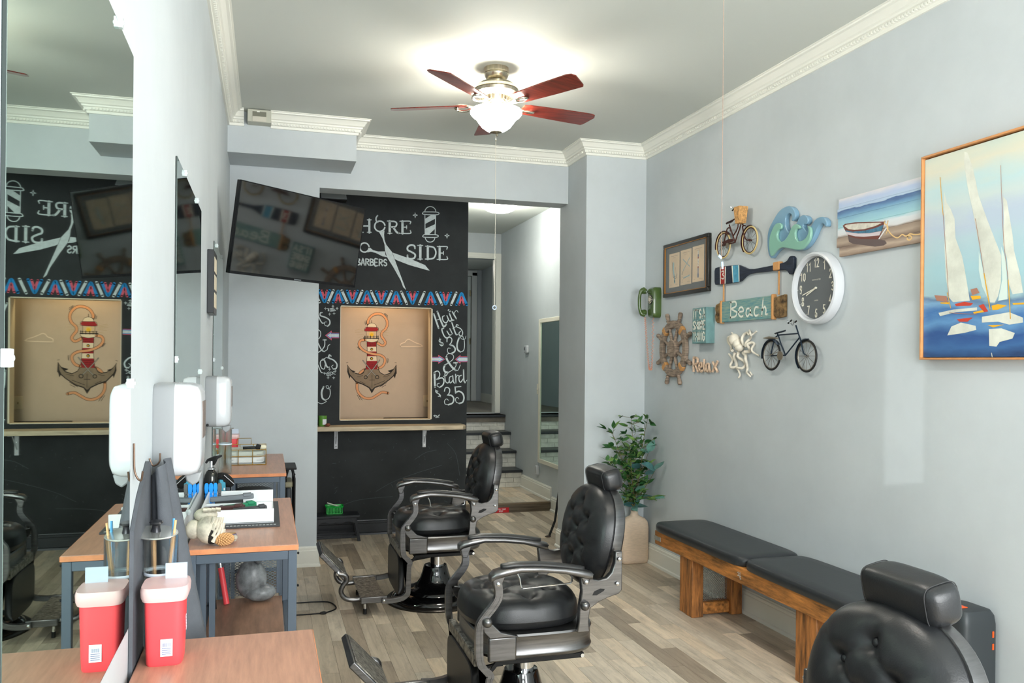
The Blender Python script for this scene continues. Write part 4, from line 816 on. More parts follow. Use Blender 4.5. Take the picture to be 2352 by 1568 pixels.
CH_S=[('w',.0157,[(.75,2.789),(.721,2.809),(.695,2.797),(.699,2.763),(.74,2.743),(.751,2.711),(.726,2.691),(.696,2.704)]),('w',.0189,[(.798,2.813),(.799,2.697)]),('w',.0094,[(.78,2.81),(.816,2.812)]),('w',.0094,[(.781,2.699),(.817,2.701)]),('w',.0189,[(.87,2.818),(.871,2.701)]),('w',.0094,[(.852,2.814),(.887,2.816)]),('w',.0094,[(.853,2.703),(.888,2.705)]),('w',.0126,[(.798,2.757),(.87,2.761)]),('w',.0205,[(1.052,2.813),(1.053,2.705)]),('w',.0087,[(1.031,2.814),(1.077,2.816)]),('w',.0087,[(1.035,2.704),(1.074,2.706)]),('w',.0142,[(1.058,2.813),(1.1,2.812),(1.116,2.794),(1.104,2.767),(1.059,2.761)]),('w',.0173,[(1.085,2.76),(1.116,2.718),(1.135,2.71)]),('w',.0205,[(1.168,2.819),(1.169,2.709)]),('w',.0102,[(1.145,2.818),(1.237,2.823),(1.238,2.8)]),('w',.0102,[(1.168,2.765),(1.206,2.768)]),('w',.0094,[(1.206,2.782),(1.206,2.753)]),('w',.0102,[(1.15,2.709),(1.24,2.714),(1.24,2.739)]),('w',.0157,[(1.284,2.579),(1.278,2.602),(1.249,2.608),(1.219,2.591),(1.219,2.561),(1.254,2.544),(1.286,2.523),(1.279,2.492),(1.247,2.482),(1.22,2.489),(1.216,2.513)]),('w',.022,[(1.333,2.608),(1.334,2.483)]),('w',.0087,[(1.308,2.607),(1.356,2.609)]),('w',.0087,[(1.311,2.483),(1.355,2.485)]),('w',.0205,[(1.402,2.604),(1.403,2.486)]),('w',.0094,[(1.381,2.604),(1.422,2.606)]),('w',.0142,[(1.406,2.604),(1.457,2.595),(1.478,2.55),(1.458,2.5),(1.407,2.487),(1.382,2.486)]),('w',.0205,[(1.512,2.605),(1.513,2.488)]),('w',.0102,[(1.491,2.605),(1.579,2.609),(1.579,2.586)]),('w',.0102,[(1.513,2.547),(1.548,2.548)]),('w',.0094,[(1.548,2.563),(1.548,2.534)]),('w',.0102,[(1.49,2.488),(1.581,2.492),(1.581,2.517)]),('w',.011,[(.762,2.464),(.762,2.406)]),('w',.011,[(.762,2.464),(.784,2.46),(.785,2.447),(.765,2.436)]),('w',.011,[(.765,2.436),(.788,2.43),(.789,2.413),(.762,2.406)]),('w',.011,[(.802,2.407),(.816,2.465),(.83,2.408)]),('w',.011,[(.807,2.427),(.825,2.428)]),('w',.011,[(.842,2.465),(.842,2.407)]),('w',.011,[(.842,2.465),(.865,2.46),(.865,2.442),(.843,2.436)]),('w',.011,[(.851,2.436),(.87,2.409)]),('w',.011,[(.881,2.465),(.882,2.408)]),('w',.011,[(.881,2.465),(.903,2.462),(.905,2.449),(.885,2.438)]),('w',.011,[(.885,2.438),(.908,2.432),(.908,2.415),(.882,2.408)]),('w',.011,[(.947,2.467),(.922,2.466),(.922,2.408),(.949,2.409)]),('w',.011,[(.922,2.437),(.941,2.438)]),('w',.011,[(.962,2.467),(.962,2.409)]),('w',.011,[(.962,2.467),(.985,2.462),(.986,2.443),(.964,2.438)]),('w',.011,[(.971,2.438),(.991,2.41)]),('w',.011,[(1.027,2.46),(1.016,2.468),(1.004,2.456),(1.007,2.443),(1.024,2.435),(1.028,2.419),(1.015,2.41),(1.003,2.418)]),('w',.0134,[(1.01,2.765),(1.008,2.751),(1.001,2.738),(.991,2.727),(.978,2.72),(.964,2.716),(.95,2.718),(.937,2.724),(.927,2.734),(.92,2.746),(.918,2.76),(.92,2.775),(.926,2.788),(.936,2.799),(.949,2.806),(.963,2.809),(.978,2.808),(.991,2.802),(1.001,2.792),(1.008,2.78),(1.01,2.765)]),('w',.0118,[(.943,2.858),(.93,2.836),(.932,2.81),(.946,2.799)]),('w',.0126,[(.87,2.568),(.868,2.555),(.863,2.543),(.854,2.534),(.842,2.527),(.83,2.525),(.817,2.526),(.806,2.531),(.797,2.54),(.791,2.551),(.789,2.564),(.791,2.576),(.797,2.588),(.805,2.598),(.817,2.604),(.829,2.607),(.842,2.605),(.853,2.6),(.862,2.591),(.868,2.58),(.87,2.568)]),('w',.0071,[(1.373,2.89),(1.376,2.711)]),('w',.0094,[(1.472,2.896),(1.469,2.715)]),('w',.0079,[(1.359,2.916),(1.489,2.92),(1.487,2.897),(1.359,2.894),(1.359,2.916)]),('w',.0079,[(1.363,2.709),(1.484,2.712),(1.483,2.69),(1.363,2.686),(1.363,2.709)]),('w',.0079,[(1.372,2.914),(1.373,2.926),(1.377,2.936),(1.383,2.946),(1.391,2.955),(1.4,2.961),(1.411,2.966),(1.423,2.968),(1.434,2.967),(1.445,2.964),(1.454,2.959),(1.463,2.951),(1.469,2.942),(1.473,2.931),(1.474,2.92)]),('w',.0079,[(1.467,2.689),(1.466,2.68),(1.463,2.67),(1.458,2.661),(1.451,2.654),(1.442,2.648),(1.433,2.645),(1.423,2.643),(1.413,2.644),(1.404,2.646),(1.395,2.651),(1.388,2.658),(1.383,2.666),(1.379,2.675),(1.378,2.685)]),('w',.0052,[(1.283,2.904),(1.288,2.887),(1.303,2.882),(1.288,2.876),(1.284,2.858),(1.279,2.875),(1.264,2.88),(1.279,2.886),(1.283,2.904)]),('w',.0052,[(1.58,2.733),(1.585,2.716),(1.6,2.711),(1.585,2.705),(1.58,2.687),(1.575,2.705),(1.56,2.709),(1.575,2.716),(1.58,2.733)]),('b',.0219,[(.437,2.169),(.462,2.111),(.478,2.075),(.488,2.075),(.503,2.112),(.528,2.172)]),('r',.018,[(.461,2.168),(.473,2.13),(.48,2.107),(.485,2.107),(.492,2.131),(.503,2.169)]),('w',.0219,[(.515,2.066),(.56,2.174)]),('b',.0219,[(.556,2.068),(.581,2.127),(.596,2.164),(.607,2.165),(.622,2.129),(.648,2.07)]),('r',.018,[(.582,2.07),(.593,2.109),(.599,2.132),(.604,2.133),(.611,2.109),(.622,2.071)]),('w',.0219,[(.633,2.174),(.683,2.068)]),('b',.0219,[(.68,2.172),(.705,2.113),(.721,2.077),(.732,2.078),(.747,2.115),(.772,2.175)]),('r',.018,[(.705,2.171),(.717,2.133),(.724,2.109),(.729,2.11),(.736,2.133),(.747,2.172)]),('w',.0219,[(.767,2.068),(.812,2.177)]),('b',.0219,[(.809,2.07),(.834,2.13),(.849,2.167),(.86,2.168),(.876,2.132),(.902,2.073)]),('r',.018,[(.835,2.072),(.846,2.111),(.852,2.135),(.857,2.135),(.864,2.112),(.876,2.074)]),('w',.0219,[(.891,2.177),(.942,2.071)]),('b',.0219,[(.936,2.175),(.963,2.116),(.979,2.08),(.99,2.08),(1.005,2.117),(1.031,2.178)]),('r',.018,[(.962,2.174),(.974,2.136),(.981,2.112),(.987,2.112),(.994,2.136),(1.005,2.176)]),('w',.0219,[(1.03,2.07),(1.076,2.18)]),('b',.0219,[(1.07,2.072),(1.095,2.133),(1.111,2.171),(1.122,2.171),(1.138,2.135),(1.165,2.075)]),('r',.018,[(1.096,2.075),(1.108,2.114),(1.114,2.138),(1.119,2.138),(1.127,2.115),(1.139,2.076)]),('w',.0219,[(1.163,2.181),(1.214,2.073)]),('b',.0219,[(1.217,2.179),(1.244,2.119),(1.261,2.082),(1.272,2.083),(1.288,2.12),(1.314,2.182)]),('r',.018,[(1.243,2.178),(1.256,2.139),(1.263,2.115),(1.269,2.115),(1.276,2.14),(1.288,2.179)]),('w',.0219,[(1.327,2.073),(1.375,2.184)]),('b',.0219,[(1.385,2.075),(1.411,2.137),(1.427,2.175),(1.439,2.175),(1.455,2.138),(1.483,2.078)]),('r',.018,[(1.412,2.078),(1.424,2.118),(1.43,2.142),(1.436,2.142),(1.443,2.118),(1.455,2.079)]),('w',.0219,[(1.485,2.185),(1.538,2.076)]),('b',.0219,[(1.524,2.183),(1.552,2.122),(1.568,2.085),(1.58,2.086),(1.596,2.124),(1.623,2.186)]),('r',.018,[(1.551,2.182),(1.563,2.142),(1.571,2.118),(1.577,2.118),(1.584,2.143),(1.596,2.183)]),('w',.0219,[(1.624,2.076),(1.672,2.188)]),('b',.0219,[(1.673,2.078),(1.7,2.14),(1.716,2.178),(1.728,2.179),(1.745,2.141),(1.773,2.08)]),('r',.018,[(1.701,2.08),(1.713,2.121),(1.72,2.145),(1.725,2.145),(1.733,2.121),(1.745,2.082)]),('b',.0219,[(.311,2.065),(.335,2.125),(.35,2.161),(.361,2.161),(.376,2.126),(.401,2.068)]),('r',.018,[(.336,2.068),(.347,2.106),(.353,2.13),(.358,2.13),(.365,2.107),(.376,2.069)]),('w',.0219,[(.391,2.171),(.44,2.066)]),('w',.0219,[(.271,2.064),(.315,2.17)]),('b',.0219,[(.189,2.166),(.214,2.108),(.229,2.073),(.24,2.073),(.255,2.109),(.279,2.169)]),('r',.018,[(.214,2.165),(.225,2.127),(.232,2.104),(.237,2.104),(.244,2.128),(.255,2.166)]),('b',.0219,[(.075,2.063),(.099,2.122),(.113,2.158),(.124,2.158),(.139,2.123),(.164,2.066)]),('r',.018,[(.1,2.066),(.11,2.104),(.116,2.127),(.121,2.127),(.128,2.104),(.139,2.067)]),('w',.0219,[(.154,2.167),(.202,2.064)]),('w',.015,[(1.463,1.987),(1.509,1.858)]),('w',.015,[(1.496,2.01),(1.546,1.888),(1.563,1.875),(1.58,1.893)]),('w',.0061,[(1.482,1.928),(1.525,1.946)]),('w',.0096,[(1.562,1.973),(1.545,1.963),(1.549,1.93),(1.569,1.91),(1.586,1.914),(1.594,1.931)]),('w',.0109,[(1.586,1.974),(1.606,1.931),(1.62,1.925),(1.63,1.938)]),('w',.0109,[(1.609,1.994),(1.634,1.938),(1.651,1.935)]),('w',.0205,[(1.603,2.023),(1.61,2.017)]),('w',.0123,[(1.636,2.012),(1.674,1.949)]),('w',.0061,[(1.65,1.989),(1.663,2.016),(1.68,2.023),(1.691,2.008)]),('w',.0116,[(1.556,1.857),(1.541,1.852),(1.544,1.827),(1.564,1.784),(1.588,1.769),(1.611,1.782)]),('w',.0102,[(1.587,1.833),(1.611,1.798),(1.628,1.801)]),('w',.0102,[(1.614,1.855),(1.638,1.809)]),('w',.0123,[(1.632,1.914),(1.669,1.811),(1.686,1.802)]),('w',.0055,[(1.641,1.855),(1.671,1.876)]),('w',.0089,[(1.695,1.888),(1.678,1.893),(1.676,1.876),(1.716,1.857),(1.735,1.824),(1.727,1.792),(1.706,1.795),(1.701,1.817),(1.716,1.834)]),('w',.0082,[(1.53,1.757),(1.517,1.752),(1.518,1.734),(1.547,1.724),(1.551,1.704),(1.534,1.699),(1.521,1.711)]),('w',.0041,[(1.52,1.77),(1.541,1.691)]),('w',.0096,[(1.588,1.735),(1.591,1.768),(1.615,1.777),(1.634,1.759),(1.629,1.729),(1.612,1.707)]),('w',.0136,[(1.622,1.705),(1.649,1.696),(1.666,1.669),(1.658,1.643),(1.63,1.627)]),('w',.0061,[(1.63,1.627),(1.602,1.632),(1.593,1.658),(1.602,1.677),(1.619,1.675)]),('w',.0136,[(1.703,1.777),(1.684,1.716),(1.689,1.666),(1.715,1.642)]),('w',.0068,[(1.715,1.642),(1.745,1.657),(1.754,1.704),(1.75,1.757)]),('w',.0048,[(1.75,1.757),(1.724,1.764),(1.717,1.783),(1.737,1.787),(1.744,1.764),(1.758,1.764),(1.768,1.791)]),('w',.0061,[(1.716,1.523),(1.696,1.476),(1.672,1.471)]),('w',.0177,[(1.672,1.473),(1.637,1.503),(1.593,1.565),(1.584,1.595)]),('w',.0061,[(1.584,1.595),(1.592,1.619),(1.619,1.625),(1.649,1.609),(1.647,1.576),(1.617,1.549)]),('w',.0096,[(1.617,1.549),(1.573,1.522)]),('w',.0164,[(1.571,1.519),(1.56,1.489),(1.573,1.459),(1.604,1.452)]),('w',.0068,[(1.604,1.452),(1.651,1.483),(1.675,1.516),(1.672,1.543)]),('w',.0123,[(1.654,1.541),(1.688,1.543)]),('w',.0177,[(1.474,1.449),(1.48,1.319)]),('w',.0096,[(1.469,1.452),(1.503,1.465),(1.523,1.442),(1.517,1.409),(1.496,1.389)]),('w',.0123,[(1.496,1.389),(1.544,1.402),(1.563,1.379),(1.554,1.339),(1.524,1.314)]),('w',.0061,[(1.524,1.314),(1.5,1.329),(1.504,1.349),(1.52,1.353)]),('w',.0089,[(1.557,1.416),(1.584,1.426),(1.594,1.446),(1.574,1.446),(1.572,1.403),(1.581,1.366),(1.601,1.356),(1.615,1.376)]),('w',.0089,[(1.638,1.419),(1.617,1.409),(1.613,1.376),(1.625,1.356),(1.649,1.383)]),('w',.0102,[(1.645,1.423),(1.652,1.369),(1.663,1.353)]),('w',.0102,[(1.672,1.436),(1.676,1.356)]),('w',.0061,[(1.676,1.403),(1.689,1.426),(1.706,1.42)]),('w',.0096,[(1.727,1.426),(1.706,1.416),(1.705,1.383),(1.72,1.363),(1.747,1.396)]),('w',.0116,[(1.747,1.477),(1.751,1.383),(1.762,1.358)]),('w',.0055,[(1.762,1.358),(1.782,1.386)]),('w',.0075,[(1.508,1.28),(1.487,1.285),(1.494,1.267),(1.521,1.253),(1.532,1.237),(1.511,1.233)]),('w',.0041,[(1.484,1.295),(1.535,1.225)]),('w',.0096,[(1.568,1.28),(1.578,1.31),(1.602,1.313),(1.618,1.293),(1.612,1.26),(1.596,1.243)]),('w',.0136,[(1.606,1.243),(1.636,1.24),(1.656,1.213),(1.647,1.173),(1.607,1.155)]),('w',.0061,[(1.607,1.155),(1.576,1.163),(1.57,1.19),(1.589,1.209),(1.606,1.197)]),('w',.0075,[(1.724,1.323),(1.666,1.318)]),('w',.0123,[(1.668,1.318),(1.674,1.262)]),('w',.0136,[(1.677,1.27),(1.707,1.279),(1.74,1.259),(1.753,1.219),(1.741,1.179),(1.709,1.167)]),('w',.0061,[(1.709,1.167),(1.68,1.18),(1.674,1.21),(1.691,1.223),(1.705,1.209)]),('w',.0055,[(1.469,1.055),(1.483,1.061),(1.479,1.048),(1.496,1.058),(1.5,1.045),(1.523,1.064)]),('w',.0041,[(1.486,1.039),(1.52,1.04)]),('w',.0034,[(1.493,1.035),(1.526,1.058)]),('w',.0099,[(.408,1.98),(.415,1.987),(.431,1.948),(.448,1.908),(.467,1.882),(.48,1.883)]),('w',.0113,[(.463,1.975),(.45,1.971),(.45,1.948),(.493,1.933),(.527,1.91),(.531,1.877),(.513,1.856)]),('w',.0057,[(.513,1.856),(.49,1.863),(.488,1.89),(.503,1.893)]),('w',.0071,[(.416,1.823),(.435,1.821),(.452,1.803),(.452,1.77),(.436,1.744),(.417,1.743)]),('w',.0099,[(.41,1.749),(.433,1.7),(.463,1.644),(.486,1.631)]),('w',.0064,[(.486,1.631),(.511,1.651),(.517,1.681),(.534,1.695)]),('w',.0085,[(.411,1.617),(.434,1.624),(.466,1.648),(.488,1.684),(.489,1.731)]),('w',.0113,[(.475,1.734),(.5,1.734)]),('w',.0085,[(.412,1.551),(.435,1.505),(.458,1.452),(.477,1.443)]),('w',.0085,[(.483,1.558),(.46,1.552),(.451,1.525),(.464,1.485),(.487,1.479),(.496,1.519)]),('w',.0128,[(.486,1.558),(.509,1.499),(.528,1.494)]),('w',.0057,[(.467,1.565),(.486,1.568),(.509,1.582),(.518,1.572)]),('w',.012,[(.544,1.592),(.529,1.601),(.527,1.575),(.567,1.556),(.596,1.52),(.589,1.483),(.565,1.478)]),('w',.0057,[(.565,1.478),(.55,1.499),(.564,1.513)]),('w',.0057,[(.528,1.453),(.51,1.439),(.513,1.418),(.528,1.42),(.527,1.436),(.515,1.433)]),('w',.005,[(.549,1.451),(.536,1.449),(.536,1.438),(.547,1.43),(.536,1.416)]),('w',.005,[(.552,1.45),(.559,1.44),(.565,1.453),(.583,1.45)]),('w',.005,[(.552,1.43),(.568,1.436),(.583,1.43)]),('w',.005,[(.508,2.009),(.515,2.013),(.515,1.991)]),('w',.0043,[(.518,2.008),(.524,2.008),(.519,1.991),(.527,1.992)]),('w',.0085,[(.534,2.011),(.563,2.017)]),('w',.0099,[(.534,1.99),(.578,1.996)]),('w',.0043,[(.534,2.002),(.575,2.007)]),('w',.0035,[(.492,2.024),(.494,2.015),(.502,2.012),(.494,2.009),(.492,2.0),(.49,2.009),(.482,2.012),(.49,2.015),(.492,2.024)]),('w',.0035,[(.557,2.046),(.559,2.037),(.567,2.034),(.559,2.031),(.557,2.022),(.554,2.031),(.547,2.033),(.554,2.036),(.557,2.046)]),('w',.0035,[(.593,2.027),(.595,2.018),(.603,2.015),(.595,2.012),(.593,2.003),(.59,2.012),(.583,2.015),(.59,2.018),(.593,2.027)]),('w',.0035,[(.528,1.975),(.53,1.966),(.538,1.964),(.53,1.961),(.528,1.951),(.526,1.961),(.518,1.963),(.526,1.966),(.528,1.975)]),('w',.0035,[(.567,1.982),(.569,1.972),(.577,1.97),(.569,1.967),(.567,1.958),(.565,1.967),(.557,1.969),(.565,1.972),(.567,1.982)]),('w',.0035,[(.532,1.488),(.535,1.479),(.542,1.476),(.535,1.473),(.532,1.464),(.53,1.473),(.522,1.476),(.53,1.479),(.532,1.488)]),('w',.0035,[(.583,1.472),(.585,1.462),(.593,1.46),(.585,1.457),(.583,1.448),(.581,1.457),(.573,1.46),(.581,1.462),(.583,1.472)]),('w',.0035,[(.492,1.451),(.494,1.442),(.502,1.439),(.494,1.437),(.492,1.427),(.489,1.436),(.482,1.439),(.489,1.442),(.492,1.451)]),('w',.0035,[(.52,1.412),(.522,1.402),(.53,1.4),(.522,1.397),(.52,1.388),(.518,1.397),(.51,1.4),(.518,1.402),(.52,1.412)]),('w',.0035,[(.569,1.413),(.571,1.404),(.579,1.401),(.571,1.398),(.569,1.389),(.566,1.398),(.559,1.401),(.566,1.404),(.569,1.413)]),('w',.0142,[(.482,1.32),(.466,1.274),(.473,1.221),(.499,1.202)]),('w',.0064,[(.499,1.202),(.528,1.221),(.541,1.26),(.537,1.3)]),('w',.0043,[(.537,1.3),(.511,1.307),(.504,1.327),(.52,1.33),(.524,1.31),(.537,1.313),(.546,1.33)]),('w',.0057,[(.415,1.195),(.431,1.185),(.467,1.171),(.509,1.191)])]
CH_P=[('w',[(.954,2.717),(.988,2.715),(1.007,2.728),(1.003,2.69),(1.007,2.645),(1.023,2.601),(1.076,2.536),(1.095,2.484),(1.206,2.199),(1.18,2.223),(1.157,2.283),(1.088,2.401),(1.031,2.489),(1.013,2.548),(1.008,2.6),(.988,2.659)]),('w',[(.866,2.59),(.881,2.564),(.908,2.545),(.952,2.536),(1.012,2.54),(1.016,2.511),(1.031,2.489),(.99,2.494),(.93,2.522),(.885,2.531),(.856,2.522)]),('w',[(1.08,2.532),(1.231,2.486),(1.377,2.432),(1.422,2.382),(1.385,2.389),(1.232,2.426),(1.125,2.463),(1.101,2.475)]),('w',[(1.377,2.854),(1.435,2.895),(1.473,2.897),(1.474,2.863),(1.378,2.808)]),('w',[(1.378,2.763),(1.474,2.813),(1.471,2.771),(1.413,2.713),(1.379,2.711)]),('r',[(1.451,1.594),(1.508,1.595),(1.508,1.614),(1.574,1.573),(1.509,1.531),(1.509,1.55),(1.451,1.55)]),('b',[(1.451,1.589),(1.512,1.589),(1.512,1.602),(1.565,1.573),(1.512,1.543),(1.512,1.556),(1.451,1.555)]),('w',[(1.451,1.583),(1.515,1.584),(1.515,1.591),(1.556,1.573),(1.515,1.554),(1.515,1.561),(1.451,1.561)]),('r',[(1.783,1.601),(1.716,1.6),(1.716,1.616),(1.665,1.574),(1.717,1.533),(1.717,1.549),(1.784,1.55)]),('b',[(1.783,1.595),(1.713,1.594),(1.713,1.604),(1.675,1.574),(1.713,1.545),(1.713,1.555),(1.784,1.556)]),('w',[(1.783,1.589),(1.709,1.588),(1.709,1.593),(1.684,1.574),(1.71,1.556),(1.71,1.56),(1.784,1.561)]),('r',[(.612,1.8),(.548,1.799),(.548,1.818),(.492,1.774),(.548,1.731),(.548,1.751),(.613,1.752)]),('b',[(.612,1.794),(.544,1.793),(.544,1.806),(.501,1.774),(.545,1.743),(.545,1.757),(.613,1.758)]),('w',[(.612,1.788),(.541,1.787),(.541,1.796),(.51,1.774),(.541,1.753),(.541,1.762),(.613,1.763)])]
MU_S=[('k',.0262,[(.922,1.895),(.918,1.929),(.943,1.973),(.987,1.999),(1.046,1.997),(1.089,1.955),(1.101,1.903),(1.084,1.858),(1.053,1.828),(1.047,1.791),(1.072,1.754),(1.084,1.724),(1.063,1.7),(1.033,1.709),(1.0,1.731)]),('o',.0201,[(.922,1.895),(.918,1.929),(.943,1.973),(.987,1.999),(1.046,1.997),(1.089,1.955),(1.101,1.903),(1.084,1.858),(1.053,1.828),(1.047,1.791),(1.072,1.754),(1.084,1.724),(1.063,1.7),(1.033,1.709),(1.0,1.731)]),('k',.0262,[(.892,1.471),(.86,1.449),(.838,1.423)]),('o',.0201,[(.892,1.471),(.86,1.449),(.838,1.423)]),('k',.0262,[(.82,1.345),(.821,1.287),(.847,1.235),(.898,1.2),(.957,1.198),(1.008,1.226),(1.06,1.255),(1.113,1.246)]),('o',.0201,[(.82,1.345),(.821,1.287),(.847,1.235),(.898,1.2),(.957,1.198),(1.008,1.226),(1.06,1.255),(1.113,1.246)]),('k',.0039,[(.849,1.357),(.897,1.332)]),('k',.0039,[(.981,1.323),(1.081,1.364)]),('k',.0039,[(.937,1.371),(.985,1.372)]),('k',.0031,[(.961,1.42),(.962,1.301)]),('k',.0031,[(.824,1.404),(.875,1.412)]),('k',.0031,[(1.066,1.401),(1.125,1.414)]),('k',.0039,[(1.033,1.305),(1.099,1.346)]),('k',.0039,[(1.055,1.303),(1.092,1.324)]),('k',.0039,[(.821,1.231),(.849,1.182)]),('k',.0039,[(.832,1.235),(.869,1.18)]),('d',.0031,[(.908,1.714),(1.0,1.716)]),('d',.0031,[(.909,1.7),(1.0,1.701)]),('d',.0031,[(.909,1.627),(1.001,1.628)]),('d',.0031,[(.909,1.611),(1.001,1.612)]),('d',.0031,[(.91,1.534),(1.002,1.534)]),('d',.0031,[(.91,1.515),(1.002,1.516)]),('d',.0031,[(.91,1.497),(1.002,1.497)]),('d',.0023,[(.93,1.724),(.93,1.71)]),('d',.0023,[(.96,1.725),(.96,1.71)]),('d',.0023,[(.978,1.708),(.978,1.693)]),('d',.0023,[(.945,1.708),(.945,1.693)]),('d',.0023,[(.932,1.525),(.932,1.51)]),('d',.0023,[(.961,1.525),(.962,1.51)]),('d',.0023,[(.984,1.507),(.984,1.492)]),('d',.0023,[(.94,1.507),(.94,1.492)]),('k',.0039,[(.91,1.733),(.912,1.596),(.9,1.471)]),('k',.0039,[(.997,1.734),(1.003,1.597),(1.015,1.472)]),('k',.0031,[(.911,1.868),(.916,1.89),(.932,1.907),(.954,1.912),(.979,1.906),(.995,1.89),(1.0,1.87)]),('k',.0046,[(.954,1.913),(.954,1.938)]),('k',.0031,[(.884,1.843),(.903,1.872),(1.006,1.871),(1.016,1.851),(1.003,1.836),(.896,1.834),(.884,1.843)]),('k',.0031,[(.902,1.834),(.904,1.762)]),('k',.0031,[(.999,1.836),(.998,1.764)]),('k',.0077,[(.877,1.769),(1.02,1.768)]),('k',.0031,[(.882,1.784),(1.018,1.784)]),('k',.0062,[(.89,1.789),(.89,1.762)]),('k',.0062,[(.917,1.79),(.917,1.763)]),('k',.0062,[(.943,1.79),(.943,1.763)]),('k',.0062,[(.974,1.791),(.974,1.763)]),('k',.0062,[(1.0,1.791),(1.0,1.764)]),('k',.0062,[(1.014,1.792),(1.014,1.764)]),('k',.0031,[(.877,1.76),(.905,1.738),(.956,1.73),(1.002,1.74),(1.02,1.761)]),('k',.0262,[(.89,1.751),(.85,1.743),(.836,1.706),(.865,1.662),(.924,1.63),(.975,1.618),(1.034,1.609),(1.074,1.583),(1.081,1.546),(1.057,1.502),(1.017,1.484)]),('o',.0201,[(.89,1.751),(.85,1.743),(.836,1.706),(.865,1.662),(.924,1.63),(.975,1.618),(1.034,1.609),(1.074,1.583),(1.081,1.546),(1.057,1.502),(1.017,1.484)]),('k',.01,[(.873,1.556),(.955,1.456),(.999,1.409)]),('g',.0062,[(.873,1.556),(.955,1.456),(.999,1.409)]),('k',.01,[(1.031,1.561),(.955,1.456),(.907,1.405)]),('g',.0062,[(1.031,1.561),(.955,1.456),(.907,1.405)]),('k',.0062,[(1.024,1.399),(1.024,1.394),(1.021,1.389),(1.018,1.386),(1.013,1.384),(1.008,1.383),(1.003,1.384),(.999,1.386),(.995,1.389),(.993,1.394),(.992,1.399),(.993,1.404),(.995,1.409),(.998,1.412),(1.003,1.414),(1.008,1.415),(1.013,1.415),(1.017,1.412),(1.021,1.409),(1.023,1.404),(1.024,1.399)]),('k',.0062,[(.915,1.397),(.914,1.393),(.912,1.389),(.909,1.385),(.905,1.383),(.9,1.382),(.896,1.383),(.892,1.385),(.888,1.388),(.886,1.393),(.886,1.397),(.886,1.402),(.888,1.406),(.892,1.409),(.896,1.411),(.9,1.412),(.905,1.411),(.909,1.409),(.912,1.406),(.914,1.402),(.915,1.397)]),('e',.0023,[(.805,1.853),(.885,1.836)]),('e',.0023,[(.798,1.823),(.871,1.817)]),('e',.0023,[(.809,1.798),(.878,1.804)]),('e',.0023,[(.828,1.772),(.871,1.782)]),('e',.0023,[(1.017,1.842),(1.114,1.847)]),('e',.0023,[(1.021,1.827),(1.121,1.822)]),('e',.0023,[(1.025,1.809),(1.11,1.795)]),('e',.0023,[(.871,1.828),(.798,1.838)]),('k',.0031,[(1.068,2.008),(1.105,1.971)]),('k',.0031,[(1.079,2.008),(1.106,1.985)]),('k',.0031,[(.888,1.924),(.896,1.895)]),('k',.0031,[(.899,1.936),(.903,1.902)]),('k',.0031,[(.818,1.684),(.84,1.655)]),('k',.0031,[(.825,1.687),(.847,1.656)]),('k',.0031,[(1.103,1.58),(1.105,1.532)]),('k',.0031,[(1.112,1.576),(1.11,1.539)]),('k',.0031,[(.717,1.532),(.734,1.537)]),('k',.0031,[(1.176,1.538),(1.194,1.536)]),('C',.0085,[(1.227,1.697),(1.234,1.719),(1.271,1.735),(1.286,1.754),(1.309,1.763),(1.339,1.749),(1.381,1.729),(1.415,1.718),(1.432,1.707),(1.426,1.696),(1.227,1.691)])]
